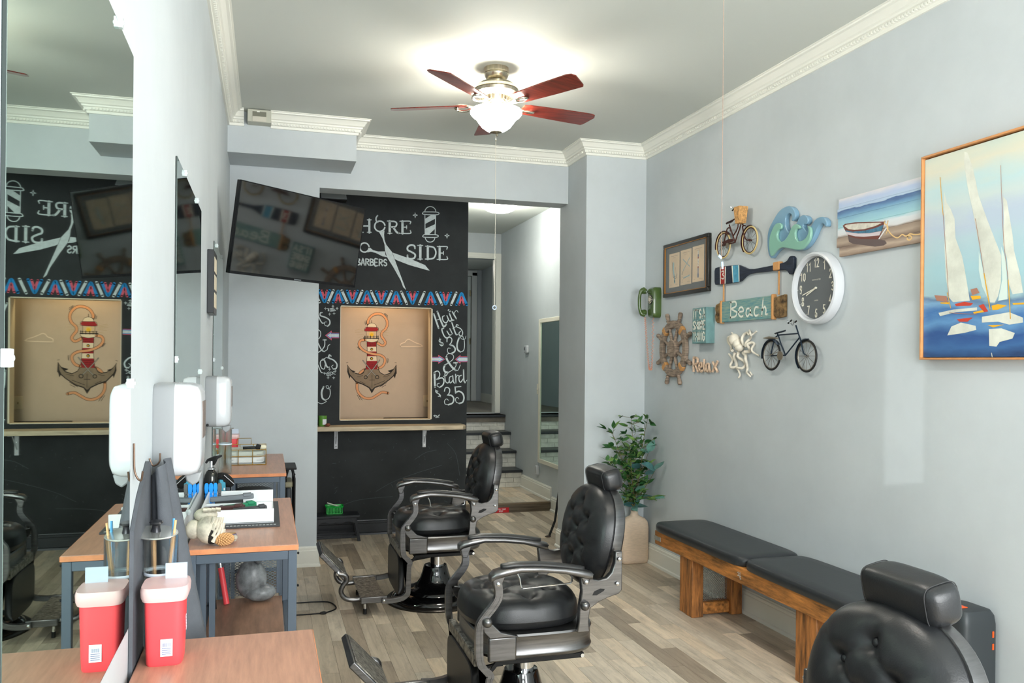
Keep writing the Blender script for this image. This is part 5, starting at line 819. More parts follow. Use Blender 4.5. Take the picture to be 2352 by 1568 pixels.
MU_P=[('k',[(.726,1.518),(.756,1.476),(.801,1.439),(.847,1.428),(.874,1.44),(.896,1.482),(1.017,1.483),(1.039,1.444),(1.08,1.422),(1.132,1.441),(1.169,1.486),(1.191,1.521),(1.195,1.435),(1.173,1.414),(1.125,1.37),(1.052,1.318),(.989,1.295),(.96,1.244),(.93,1.295),(.875,1.325),(.806,1.351),(.755,1.408),(.742,1.422)]),('t',[(.733,1.505),(.758,1.466),(.805,1.43),(.847,1.421),(.878,1.434),(.902,1.48),(1.012,1.48),(1.036,1.438),(1.08,1.415),(1.134,1.433),(1.169,1.476),(1.184,1.506),(1.186,1.439),(1.166,1.42),(1.121,1.377),(1.048,1.326),(.984,1.304),(.96,1.255),(.936,1.304),(.879,1.334),(.811,1.36),(.762,1.415),(.747,1.427)]),('k',[(.731,1.518),(.728,1.448),(.75,1.382),(.76,1.413),(.742,1.448)]),('k',[(1.185,1.521),(1.193,1.45),(1.178,1.387),(1.162,1.417),(1.178,1.45)]),('k',[(.754,1.47),(.805,1.452),(.781,1.441)]),('k',[(1.106,1.459),(1.161,1.476),(1.136,1.443)]),('k',[(.934,1.303),(.96,1.244),(.985,1.303),(.96,1.279)]),('R',[(.91,1.733),(.996,1.734),(.997,1.688),(.912,1.686)]),('c',[(.912,1.686),(.998,1.688),(.999,1.643),(.912,1.642)]),('R',[(.911,1.642),(1.001,1.643),(1.003,1.597),(.909,1.596)]),('c',[(.909,1.596),(1.003,1.597),(1.005,1.553),(.908,1.552)]),('R',[(.906,1.552),(1.007,1.553),(1.015,1.472),(.9,1.471)]),('k',[(.968,1.664),(.966,1.656),(.959,1.651),(.951,1.651),(.944,1.655),(.942,1.663),(.944,1.671),(.951,1.676),(.959,1.676),(.966,1.671)]),('y',[(.963,1.662),(.961,1.657),(.957,1.655),(.952,1.657),(.95,1.662),(.952,1.667),(.956,1.669),(.961,1.667)]),('k',[(.969,1.575),(.966,1.566),(.959,1.561),(.95,1.561),(.943,1.566),(.94,1.575),(.942,1.583),(.95,1.589),(.959,1.589),(.966,1.584)]),('y',[(.963,1.573),(.961,1.568),(.956,1.566),(.951,1.568),(.948,1.573),(.951,1.578),(.956,1.581),(.961,1.579)]),('c',[(.911,1.868),(.916,1.89),(.932,1.907),(.954,1.912),(.979,1.906),(.995,1.89),(1.0,1.87)]),('R',[(.884,1.843),(.903,1.872),(1.006,1.871),(1.016,1.851),(1.003,1.836),(.896,1.834)]),('l',[(.902,1.834),(.999,1.836),(.998,1.764),(.904,1.762)]),('Y',[(.978,1.806),(.975,1.793),(.966,1.784),(.953,1.78),(.941,1.783),(.932,1.792),(.928,1.805),(.931,1.817),(.94,1.827),(.953,1.83),(.965,1.827),(.975,1.818)]),('y',[(.969,1.8),(.966,1.791),(.958,1.785),(.948,1.785),(.94,1.79),(.937,1.8),(.94,1.809),(.948,1.815),(.958,1.816),(.966,1.81)]),('c',[(.877,1.76),(1.02,1.761),(1.002,1.74),(.956,1.73),(.905,1.738)])]
MU_switch=[(1.455,1.222),(1.519,1.114)]
MU_slot=[(1.069,1.003),(1.52,.981)]
WAVE_B=[(4.319,2.182),(4.341,2.209),(4.354,2.26),(4.353,2.32),(4.334,2.362),(4.301,2.396),(4.251,2.437),(4.202,2.455),(4.146,2.458),(4.106,2.44),(4.084,2.413),(4.082,2.384),(4.101,2.366),(4.117,2.371),(4.112,2.389),(4.121,2.407),(4.145,2.416),(4.169,2.404),(4.175,2.376),(4.164,2.336),(4.14,2.306),(4.105,2.331),(4.066,2.351),(4.051,2.372),(4.021,2.384),(3.994,2.38),(3.968,2.363),(3.964,2.342),(3.979,2.328),(4.005,2.332),(4.008,2.319),(3.993,2.303),(3.974,2.289),(3.938,2.311),(3.909,2.338),(3.873,2.348),(3.835,2.344),(3.806,2.321),(3.803,2.294),(3.816,2.29),(3.831,2.307),(3.852,2.311),(3.88,2.293),(3.901,2.264),(3.929,2.232),(3.966,2.205),(4.007,2.191),(4.048,2.19),(4.103,2.201),(4.166,2.219),(4.215,2.225),(4.256,2.213),(4.289,2.193),(4.306,2.18)]
WAVE_G=[(4.296,2.191),(4.312,2.244),(4.307,2.303),(4.278,2.347),(4.249,2.37),(4.212,2.371),(4.191,2.356),(4.195,2.335),(4.215,2.331),(4.231,2.311),(4.227,2.282),(4.198,2.261),(4.161,2.263),(4.126,2.286),(4.099,2.32),(4.075,2.338),(4.045,2.338),(4.021,2.323),(4.021,2.309),(4.044,2.31),(4.059,2.291),(4.051,2.262),(4.028,2.24),(3.983,2.241),(3.953,2.257),(3.939,2.282),(3.946,2.311),(3.921,2.298),(3.917,2.266),(3.927,2.235),(3.96,2.208),(4.004,2.19),(4.066,2.198),(4.145,2.218),(4.201,2.225),(4.246,2.211),(4.275,2.193)]
OCTO=[(.0164,[(4.617,1.669),(4.622,1.705),(4.623,1.737),(4.598,1.748),(4.565,1.744),(4.549,1.732)]),(.0154,[(4.58,1.659),(4.581,1.686),(4.569,1.708),(4.541,1.725),(4.529,1.743),(4.553,1.757),(4.576,1.762)]),(.0092,[(4.525,1.725),(4.513,1.742),(4.489,1.754)]),(.0164,[(4.608,1.628),(4.568,1.632),(4.552,1.65),(4.56,1.672),(4.54,1.685),(4.516,1.676),(4.516,1.649),(4.503,1.627),(4.462,1.604)]),(.0174,[(4.642,1.624),(4.608,1.605),(4.579,1.583),(4.579,1.556),(4.594,1.524),(4.582,1.502),(4.549,1.491),(4.541,1.474)]),(.0103,[(4.541,1.485),(4.539,1.505)]),(.0154,[(4.684,1.624),(4.666,1.597),(4.624,1.574),(4.616,1.551),(4.632,1.526),(4.674,1.528),(4.686,1.51),(4.673,1.483),(4.664,1.464)]),(.0174,[(4.705,1.624),(4.717,1.597),(4.721,1.562),(4.712,1.535),(4.742,1.53),(4.769,1.546),(4.765,1.578),(4.774,1.606),(4.779,1.62)]),(.0154,[(4.731,1.638),(4.77,1.641),(4.788,1.667),(4.793,1.695),(4.785,1.725),(4.759,1.736),(4.774,1.755)])]
OCTO_HEAD=[(4.702,1.707),(4.659,1.656)]
PADDLE=[(4.98,2.171),(4.97,2.191),(4.895,2.193),(4.694,2.182),(4.644,2.166),(4.581,2.144),(4.506,2.136),(4.275,2.137),(4.185,2.143),(4.165,2.151),(4.144,2.17),(4.119,2.17),(4.105,2.158),(4.106,2.117),(4.108,2.075),(4.125,2.065),(4.145,2.068),(4.164,2.088),(4.184,2.097),(4.275,2.103),(4.506,2.112),(4.574,2.111),(4.615,2.1),(4.664,2.077),(4.714,2.072),(4.909,2.075),(4.968,2.079),(4.978,2.098)]
PAD_ST=[('c',[(4.909,2.189),(4.832,2.186),(4.835,2.075),(4.904,2.076)]),('r',[(4.897,2.189),(4.845,2.187),(4.846,2.076),(4.895,2.076)]),('c',[(4.762,2.183),(4.671,2.178),(4.666,2.073),(4.747,2.073)]),('s',[(4.749,2.183),(4.682,2.178),(4.675,2.072),(4.738,2.073)])]
PAD_3=[(4.884,2.157),(4.862,2.16),(4.859,2.147),(4.873,2.138),(4.853,2.124),(4.862,2.109),(4.885,2.115)]
BEACH=[(4.884,1.973),(4.641,1.974),(4.31,1.967),(4.305,1.814),(4.639,1.823),(4.874,1.827)]
BEACH_TXT=[[(4.769,1.949),(4.774,1.851)],[(4.776,1.949),(4.717,1.949),(4.71,1.921),(4.761,1.905),(4.702,1.882),(4.716,1.856),(4.782,1.851)],[(4.677,1.881),(4.623,1.885),(4.638,1.909),(4.669,1.904),(4.677,1.869),(4.651,1.851),(4.616,1.857)],[(4.547,1.896),(4.582,1.895),(4.592,1.865),(4.574,1.849),(4.543,1.873)],[(4.543,1.9),(4.543,1.862),(4.52,1.85)],[(4.454,1.898),(4.487,1.9),(4.502,1.871),(4.486,1.848),(4.453,1.854)],[(4.406,1.947),(4.42,1.844)],[(4.418,1.878),(4.388,1.898),(4.375,1.875),(4.379,1.853),(4.358,1.851)]]
BOAT_PL=[[(3.706,2.41),(3.14,2.403),(3.14,2.359),(3.706,2.364)],[(3.717,2.363),(3.126,2.356),(3.125,2.311),(3.716,2.319)],[(3.714,2.319),(3.139,2.312),(3.138,2.265),(3.713,2.285)],[(3.713,2.285),(3.132,2.264),(3.13,2.219),(3.724,2.259)],[(3.724,2.249),(3.144,2.219),(3.142,2.164),(3.723,2.226)],[(3.703,2.224),(3.136,2.164),(3.136,2.11),(3.698,2.115)]]
BOAT_PG=[('K',[(3.643,2.218),(3.418,2.168),(3.372,2.155),(3.36,2.14),(3.379,2.132),(3.441,2.134),(3.604,2.17),(3.634,2.185)]),('n',[(3.683,2.274),(3.666,2.281),(3.589,2.277),(3.381,2.248),(3.369,2.246),(3.38,2.234),(3.41,2.168),(3.426,2.168),(3.542,2.185),(3.605,2.202),(3.641,2.218),(3.661,2.243)]),('b',[(3.663,2.248),(3.605,2.232),(3.514,2.224),(3.442,2.225),(3.384,2.233),(3.395,2.205),(3.482,2.207),(3.563,2.217),(3.652,2.238)]),('p',[(3.661,2.24),(3.563,2.216),(3.481,2.206),(3.397,2.204),(3.411,2.185),(3.522,2.194),(3.584,2.205),(3.648,2.224)]),('i',[(3.67,2.271),(3.653,2.275),(3.564,2.268),(3.411,2.247),(3.396,2.243),(3.442,2.235),(3.522,2.232),(3.592,2.239),(3.639,2.25)]),('j',[(3.644,2.258),(3.442,2.235),(3.522,2.244)]),('w',[(3.365,2.218),(3.418,2.168),(3.412,2.166),(3.36,2.212)])]
BOAT_ST=[('r',.0061,[(3.373,2.249),(3.377,2.239),(3.358,2.225),(3.352,2.211),(3.365,2.185)]),('r',.0061,[(3.352,2.246),(3.359,2.217),(3.342,2.191),(3.316,2.168),(3.286,2.156),(3.258,2.167),(3.233,2.156),(3.208,2.163),(3.183,2.156),(3.156,2.153),(3.132,2.155)]),('r',.0067,[(3.222,2.152),(3.225,2.142),(3.211,2.135),(3.197,2.144),(3.208,2.155),(3.222,2.152)])]
SAIL_P=[('w',[(2.878,2.464),(2.861,2.456),(2.831,2.381),(2.801,2.261),(2.759,2.16),(2.718,2.068),(2.686,1.998),(2.687,1.888),(2.7,1.837),(2.716,1.811),(2.739,1.813),(2.76,1.894),(2.781,1.99),(2.807,2.1),(2.833,2.212),(2.86,2.313),(2.878,2.412)]),('w',[(2.987,2.317),(2.973,2.265),(2.95,2.233),(2.928,2.187),(2.922,2.103),(2.886,2.022),(2.873,1.973),(2.842,1.827),(2.932,1.827),(2.955,1.848),(2.974,1.941),(2.982,2.069),(2.981,2.161),(2.986,2.239)]),('w',[(2.681,2.238),(2.662,2.215),(2.65,2.155),(2.634,2.075),(2.626,2.01),(2.595,1.905),(2.584,1.841),(2.631,1.838),(2.651,1.884),(2.659,1.982),(2.679,2.043),(2.676,2.146)]),('c',[(2.798,2.032),(2.76,1.894),(2.741,1.813),(2.78,1.883),(2.797,1.951)]),('c',[(2.687,2.037),(2.663,1.976),(2.654,1.82),(2.7,1.817),(2.681,1.9)]),('o',[(2.923,1.818),(2.871,1.825),(2.825,1.815),(2.837,1.806),(2.915,1.809)]),('w',[(3.013,1.785),(2.932,1.795),(2.804,1.797),(2.804,1.784),(2.914,1.783),(3.004,1.77)]),('w',[(2.94,1.722),(2.888,1.737),(2.811,1.72),(2.807,1.703),(2.87,1.692),(2.962,1.684)]),('w',[(2.779,1.756),(2.646,1.768),(2.583,1.743),(2.582,1.724),(2.645,1.718),(2.699,1.732),(2.779,1.732)]),('w',[(2.744,1.704),(2.683,1.705),(2.619,1.684),(2.63,1.662),(2.69,1.65),(2.706,1.631),(2.741,1.635)]),('y',[(2.838,1.847),(2.788,1.844),(2.784,1.833),(2.829,1.829)]),('y',[(2.731,1.799),(2.7,1.804),(2.657,1.795),(2.7,1.781),(2.727,1.781)]),('y',[(2.824,1.778),(2.763,1.785),(2.763,1.775),(2.82,1.771)]),('y',[(2.75,1.72),(2.668,1.719),(2.722,1.71)]),('y',[(3.004,1.831),(2.95,1.828),(2.955,1.82),(3.0,1.825)]),('y',[(2.631,1.803),(2.578,1.802),(2.578,1.795),(2.627,1.796)]),('o',[(2.796,1.803),(2.771,1.809),(2.747,1.777),(2.767,1.775)]),('o',[(2.91,1.752),(2.824,1.756),(2.853,1.739),(2.896,1.741)]),('n',[(3.037,1.865),(2.968,1.856),(2.959,1.828),(3.023,1.839)]),('n',[(2.838,1.874),(2.805,1.878),(2.792,1.857),(2.829,1.849)])]
SAIL_S=[('y',.0033,[(3.009,2.382),(3.001,2.298),(2.99,2.212)]),('n',.002,[(2.99,2.212),(2.975,2.068),(2.955,1.855)]),('y',.0033,[(2.964,1.87),(2.943,1.802)]),('n',.002,[(2.816,2.169),(2.79,2.044),(2.769,1.935)]),('y',.0046,[(2.769,1.935),(2.737,1.783)]),('n',.002,[(2.692,2.364),(2.685,2.232),(2.673,2.049),(2.651,1.897)]),('y',.0039,[(2.651,1.897),(2.639,1.742)]),('n',.002,[(2.95,1.782),(2.804,1.767)]),('w',.0039,[(2.728,1.605),(2.724,1.588)])]
BK1={'fr':[[(4.775,2.449),(4.758,2.42),(4.728,2.37),(4.703,2.325)],[(4.664,2.459),(4.671,2.418),(4.691,2.395),(4.728,2.368)],[(4.628,2.447),(4.65,2.403),(4.68,2.363),(4.703,2.325)],[(4.628,2.447),(4.609,2.414),(4.619,2.41),(4.593,2.342),(4.572,2.323),(4.532,2.313)],[(4.758,2.42),(4.78,2.431),(4.799,2.426),(4.814,2.399),(4.843,2.325)],[(4.703,2.325),(4.843,2.325)],[(4.758,2.42),(4.763,2.403)],[(4.619,2.41),(4.604,2.419),(4.586,2.412)]],'seat':[(4.807,2.458),(4.747,2.444),(4.71,2.462),(4.705,2.475)],'hb':[[(4.715,2.528),(4.679,2.543)],[(4.679,2.543),(4.658,2.525),(4.632,2.512),(4.621,2.526),(4.628,2.532)],[(4.65,2.528),(4.627,2.533)]],'bask':[(4.657,2.495),(4.568,2.509),(4.549,2.45),(4.605,2.444),(4.616,2.511)],'guard':[(4.846,2.347),(4.762,2.354),(4.719,2.348),(4.714,2.333),(4.827,2.326)],'c':[(4.852,2.327),(4.539,2.317)]}
BK2={'fr':[[(4.243,1.737),(4.227,1.722),(4.2,1.672),(4.153,1.604)],[(4.227,1.722),(4.035,1.726)],[(4.059,1.772),(4.035,1.726),(4.013,1.688),(3.987,1.616),(3.959,1.598)],[(4.022,1.704),(4.155,1.604)],[(4.227,1.722),(4.262,1.707),(4.3,1.605)],[(4.153,1.604),(4.3,1.603)]],'seat':[(4.259,1.731),(4.22,1.734),(4.194,1.734),(4.156,1.745)],'hb':[[(4.11,1.785),(4.076,1.802)],[(4.076,1.802),(4.05,1.782),(4.03,1.77),(4.021,1.785),(4.032,1.795)],[(4.046,1.788),(4.032,1.795)]],'rack':[(4.372,1.708),(4.309,1.709),(4.216,1.703)],'c':[(4.299,1.606),(3.965,1.599)],'crank':[(4.191,1.602)]}

# ------------------------------------------------------------------ wall decor on the right wall (plane x = XR, seen from -x)
def flat(polys, strokes, cols, pl, d0, step, name, parent, mats):
    b = MB(); i = 0
    keys = list(mats)
    for c, pts in polys: b.cur = keys.index(c); b.poly(pts, pl, d0 - i * step); i += 1
    for c, w, pts in strokes: b.cur = keys.index(c); b.ribbon(pts, w, pl, d0 - i * step); i += 1
    o = b.build(name, [mats[k] for k in keys], parent, smooth=False, recalc=False, kind='stuff')
    return o
def off(pts, y, z): return [(a - y, b - z) for a, b in pts]
# --- green wall phone
m_grn = mat('olive_phone', (70, 92, 44), .25, coat=.4)
t = thing('wall_phone', 'olive green rotary wall phone with a long coiled cord', 'telephone', (XR, 5.86, 1.9))
MB().loft([[(x, y, z) for y, z in sup(a, b, 6, 32, 0, .118)] for x, a, b in ((0, .058, .118), (-.045, .058, .118), (-.062, .052, .108), (-.066, .04, .09))]).build('body', m_grn, t, ang=45)
MB().lathe([(.0, -.076), (.012, -.075), (.036, -.07), (.038, -.064)], 28, (0, -.008, .14), 'x').build('dial', mat('dial_ring', (38, 42, 36), .3), t)
MB().lathe([(.0, -.08), (.015, -.079), (.016, -.074)], 20, (0, -.008, .14), 'x').build('dial_card', mat('dial_card', (206, 196, 180), .6), t)
for k in range(10):
    a = R(30 + 30 * k); MB().lathe([(.0, -.0755), (.005, -.0755), (.005, -.072)], 10, (0, -.008 + .026 * math.cos(a), .14 + .026 * math.sin(a)), 'x').build('finger_hole', mat('hole_pale', (170, 166, 146), .5), t)
hs = catmull([(-.085, .062, .222), (-.112, .062, .21), (-.125, .062, .17), (-.127, .062, .12), (-.123, .062, .07), (-.108, .062, .035), (-.085, .062, .03)], 5)
MB().tube(hs, [.013 + .009 * max(0, abs(i / (len(hs) - 1) - .5) * 2 - .45) * 1.6 for i in range(len(hs))], 14).build('handset', m_grn, t)
for z in (.21, .045): MB().lathe([(.02, 0), (.024, -.01), (.023, -.028), (.016, -.034), (.0, -.035)], 18, (-.072, .062, z), 'x').build('cup', m_grn, t)
MB().tube([(-.064, .045, .21), (-.085, .035, .205), (-.08, .02, .2)], .006, 8).build('cradle_hook', m_chrome, t)
pts = []
N_ = 620; path = catmull([(-.08, .062, .01), (-.07, .062, -.1), (-.055, .064, -.25), (-.045, .055, -.37), (-.045, .03, -.4), (-.045, .005, -.37), (-.045, -.005, -.2), (-.045, -.01, .0)], 40)
for i, p in enumerate(path):
    a = i * 1.15; pts.append((p.x + .007 * math.cos(a), p.y + .007 * math.sin(a), p.z))
MB().tube(pts, .0024, 5).build('coiled_cord', mat('peach_cord', (216, 156, 130), .5), t)
# --- framed triple print
m_fr = mat('black_gold_frame', (34, 32, 28), .3)
t = thing('framed_prints', 'black frame holding three tan vintage barber drawings', 'picture', (XR, 5.39, 2.045))
F0, F1, FH = -.335, .335, .395
for nm, a in (('frame_rail', (F0, F1, 0, .028)), ('frame_rail', (F0, F1, FH - .028, FH)), ('frame_stile', (F0, F0 + .028, .028, FH - .028)), ('frame_stile', (F1 - .028, F1, .028, FH - .028))):
    MB().box(-.028, 0, a[0], a[1], a[2], a[3]).build(nm, m_fr, t, bevel=.004)
b = MB(); g_ = .031
for a in ((F0 + .026, F1 - .026, .026, .0295), (F0 + .026, F1 - .026, FH - .0295, FH - .026), (F0 + .026, F0 + .0295, .026, FH - .026), (F1 - .0295, F1 - .026, .026, FH - .026)): b.box(-.0285, -.02, *a)
b.build('gold_fillet', mat('gold_fillet', (196, 130, 48), .3, .6), t)
MB().box(-.014, -.01, F0 + .027, F1 - .027, .027, FH - .027).build('mat_board', mat('dark_mat_board', (50, 54, 53), .8), t)
m_pap = mat('tan_paper', (214, 186, 150), .8, var=.06, vscale=9); m_ink = {'k': mat('ink', (96, 92, 88), .8), 'b': mat('blue_ink', (66, 104, 152), .8), 'c': mat('cyan_ink', (158, 188, 190), .8), 'r': mat('red_ink', (150, 44, 60), .8), 'w': mat('white_ink', (226, 224, 214), .8)}
for i, (yc, zc) in enumerate(((.178, .193), (.0, .198), (-.178, .203))):
    p = MB().box(-.0146, -.014, yc - .081, yc + .081, zc - .125, zc + .125).build('print', m_pap, t)
    S_ = [('k', .002, [(yc + .05, zc + .105), (yc - .05, zc + .105)]), ('k', .0015, [(yc + .02, zc + .092), (yc - .02, zc + .092)]), ('k', .0015, [(yc - .02, zc - .105), (yc - .06, zc - .108)]), ('k', .0015, [(yc + .06, zc - .105), (yc + .04, zc - .105)])]
    if i == 0: S_ += [('c', .02, [(yc + .01, zc + .05), (yc + .012, zc), (yc - .005, zc - .05)]), ('k', .005, [(yc + .03, zc + .06), (yc + .024, zc), (yc + .012, zc - .05), (yc - .03, zc - .06), (yc - .045, zc - .03)]), ('k', .003, [(yc - .02, zc + .02), (yc - .03, zc - .04), (yc - .01, zc - .05)]), ('c', .02, [(yc - .005, zc - .07), (yc - .01, zc - .09)])]
    elif i == 1: S_ += [('c', .008, [(yc + .045, zc + .06), (yc - .055, zc - .0)]), ('k', .003, [(yc + .045, zc + .06), (yc - .055, zc - .0)]), ('c', .008, [(yc - .055, zc + .06), (yc + .04, zc - .02)]), ('k', .003, [(yc - .055, zc + .06), (yc + .045, zc - .03)]), ('k', .003, [(yc + .045, zc - .03), (yc + .06, zc - .045), (yc + .05, zc - .05), (yc + .042, zc - .035)]), ('c', .01, [(yc + .03, zc - .075), (yc - .055, zc - .065)]), ('k', .002, [(yc + .05, zc - .06), (yc + .03, zc - .075), (yc - .06, zc - .062)]), ('k', .002, [(yc + .05, zc - .095), (yc + .03, zc - .08), (yc - .06, zc - .062)])]
    else: S_ += [('w', .014, [(yc, zc + .065), (yc, zc + .085)]), ('b', .012, [(yc, zc + .045), (yc, zc + .06)]), ('r', .014, [(yc, zc + .036), (yc, zc + .042)]), ('w', .012, [(yc, zc - .025), (yc, zc + .03)]), ('b', .003, [(yc + .004, zc + .02), (yc - .004, zc + .01)]), ('r', .003, [(yc + .004, zc), (yc - .004, zc - .01)]), ('r', .014, [(yc, zc - .03), (yc, zc - .024)]), ('b', .01, [(yc, zc - .07), (yc, zc - .035)]), ('b', .018, [(yc, zc - .09), (yc, zc - .075)])]
    flat([], S_, None, 'yz', -.0148, .00003, 'drawing', p, m_ink)
MB().box(-.0215, -.0205, F0 + .027, F1 - .027, .027, FH - .027).build('glazing', mat('picture_glass', (235, 240, 240), .03, alpha=.1), t)
# --- ship wheel
m_drift = mat('driftwood', (146, 128, 112), .75, var=.3, vscale=9, stretch=(1, 2, 9), bump=.4, bscale=50); m_tan = mat('tan_wrap', (196, 142, 84), .6)
t = thing('ship_wheel', 'weathered wooden ship wheel with tan wrapped joints', 'ship wheel', (XR, 5.565, 1.66))
b = MB(); rg = []
for j in range(48):
    a = 2 * PI * j / 48; ca, sa = math.cos(a), math.sin(a)
    rg.append([(x, r_ * ca, r_ * sa) for r_, x in ((.155, -.004), (.208, -.004), (.208, -.026), (.204, -.03), (.159, -.03), (.155, -.026))])
rg.append(rg[0]); b.loft(rg, cap=False); b.build('rim', m_drift, t, ang=40)
MB().lathe([(.0, -.04), (.062, -.04), (.066, -.036), (.066, -.004)], 36, axis='x').build('hub', m_drift, t, ang=40)
for k in range(8):
    a = R(22.5 + 45 * k); ca, sa = math.cos(a), math.sin(a); q = lambda r_: (-.017, r_ * ca, r_ * sa)
    MB().tube([q(.06), q(.09), q(.12), q(.165)], [.010, .013, .011, .010], 10).build('spoke', m_drift, t)
    MB().tube([q(.205), q(.215), q(.222), q(.228), q(.245), q(.268), q(.28), q(.284)], [.012, .012, .017, .011, .015, .017, .013, .004], 12).build('handle', m_drift, t)
for k in range(4):
    a0 = R(45 + 90 * k); rg = []
    for j in range(5):
        a = a0 + R(-5 + 2.5 * j); ca, sa = math.cos(a), math.sin(a)
        rg.append([(x, r_ * ca, r_ * sa) for r_, x in ((.151, -.002), (.212, -.002), (.212, -.033), (.151, -.033))])
    MB().loft(rg).build('wrap', m_tan, t, bevel=.003)
# --- box sign with block lettering
FONT5 = {'I': [(.5, 0, .5, 1)], 'T': [(0, 1, 1, 1), (.5, 0, .5, 1)], 'S': [(.95, .85, .5, 1, .08, .8, .2, .58, .8, .42, .92, .2, .5, 0, .05, .15)], 'A': [(0, 0, .5, 1, 1, 0), (.22, .35, .78, .35)], 'H': [(0.05, 0, .05, 1), (.95, 0, .95, 1), (.05, .5, .95, .5)], 'O': [(.5, 1, .08, .8, .08, .2, .5, 0, .92, .2, .92, .8, .5, 1)], 'R': [(.05, 0, .05, 1), (.05, 1, .85, .92, .85, .6, .05, .5), (.45, .5, .95, 0)], 'E': [(.95, 1, .08, 1, .08, 0, .95, 0), (.08, .5, .75, .5)], 'N': [(.05, 0, .05, 1, .95, 0, .95, 1)], 'G': [(.92, .8, .5, 1, .08, .8, .08, .2, .5, 0, .92, .2, .92, .45, .55, .45)], 'W': [(0, 1, .25, 0, .5, .8, .75, 0, 1, 1)], 'C': [(.92, .8, .5, 1, .08, .8, .08, .2, .5, 0, .92, .2)], 'Y': [(0, 1, .5, .5, 1, 1), (.5, .5, .5, 0)], 'U': [(.05, 1, .05, .2, .5, 0, .95, .2, .95, 1)], 'P': [(.05, 0, .05, 1), (.05, 1, .88, .92, .88, .58, .05, .48)], 'M': [(0, 0, .05, 1, .5, .4, .95, 1, 1, 0)], 'D': [(.05, 0, .05, 1, .6, .95, .95, .6, .95, .35, .6, .05, .05, 0)], 'L': [(.05, 1, .05, 0, .9, 0)], "'": [(.5, 1, .5, .8)],
         '1': [(.2, .8, .55, 1, .55, 0)], '2': [(.08, .78, .3, 1, .75, .98, .9, .75, .75, .5, .05, 0, .95, 0)], '3': [(.08, .85, .4, 1, .85, .88, .8, .6, .4, .53, .85, .42, .92, .15, .5, 0, .05, .12)], '4': [(.7, 0, .7, 1, .05, .3, .95, .3)], '5': [(.9, 1, .15, 1, .12, .55, .6, .6, .92, .35, .75, .05, .3, 0, .05, .12)], '6': [(.85, .95, .4, .95, .1, .5, .12, .12, .5, 0, .88, .12, .88, .42, .5, .55, .12, .4)], '7': [(.05, 1, .95, 1, .4, 0)], '8': [(.5, .52, .12, .7, .2, .95, .5, 1, .8, .95, .88, .7, .5, .52, .08, .3, .15, .05, .5, 0, .85, .05, .92, .3, .5, .52)], '9': [(.88, .6, .5, .45, .12, .6, .12, .9, .5, 1, .88, .88, .88, .5, .6, .02, .2, .05)], '0': [(.5, 1, .08, .8, .08, .2, .5, 0, .92, .2, .92, .8, .5, 1)]}
def text(b, s_, x0, z0, w, h, gap, sw, pl, d, flip=1):   # block letters; flip=-1 runs towards smaller coordinate
    x = x0
    for ch_ in s_:
        ww = w * (.5 if ch_ in "I'" else 1)
        for st_ in FONT5.get(ch_, []):
            q = [(x + flip * st_[i] * ww, z0 + st_[i + 1] * h) for i in range(0, len(st_), 2)]
            b.ribbon(q, sw, pl, d, smooth=False)
        x += flip * (ww + gap)
    return x
t = thing('box_sign', 'teal wooden block sign reading IT\'S A SHORE THING', 'sign', (XR, 5.1, 1.69))
MB().box(-.065, 0, -.094, .094, 0, .243).build('block', mat('teal_block', (108, 146, 146), .6, var=.1, vscale=12), t, bevel=.002)
b = MB()
text(b, "IT'S", .083, .172, .028, .058, .009, .012, 'yz', -.0656, -1); text(b, "A", -.045, .172, .034, .058, .008, .012, 'yz', -.0656, -1)
text(b, "SHORE", .083, .095, .026, .058, .0085, .011, 'yz', -.0656, -1); text(b, "THING", .083, .018, .028, .058, .0085, .011, 'yz', -.0656, -1)
b.build('lettering', mat('cream_paint', (228, 230, 218), .6), t, smooth=False, kind='stuff', recalc=False)
# --- Relax rope letters
t = thing('rope_word', 'small cream rope lettering spelling Relax', 'sign', (XR, 5.09, 1.495))
m_rope = mat('cream_rope', (216, 186, 160), .85, var=.2, vscale=60, bump=.8, bscale=220)
def letter3(strokes, r_):
    b = MB()
    for st_ in strokes: b.tube(catmull([(-.014, p[0], p[1]) for p in st_], 5) if len(st_) > 2 else [(-.014, p[0], p[1]) for p in st_], r_, 8)
    return b
LT = (('letter_r', [[(.175, .0), (.175, .1)], [(.175, .1), (.125, .095), (.12, .065), (.17, .05)], [(.15, .05), (.11, .0)]]), ('letter_e', [[(.095, .03), (.06, .04), (.065, .062), (.09, .055), (.092, .02), (.07, .004), (.048, .012)]]), ('letter_l', [[(.03, .09), (.028, .03), (.012, .005)]]), ('letter_a', [[(-.03, .058), (-.005, .05), (-.002, .015), (-.025, .006), (-.04, .03)], [(-.04, .06), (-.045, .02), (-.06, .004)]]), ('letter_x', [[(-.085, .07), (-.15, .004)], [(-.15, .075), (-.085, .004)]]))
for nm, st_ in LT:
    letter3(st_, .0085).build(nm, m_rope, t)
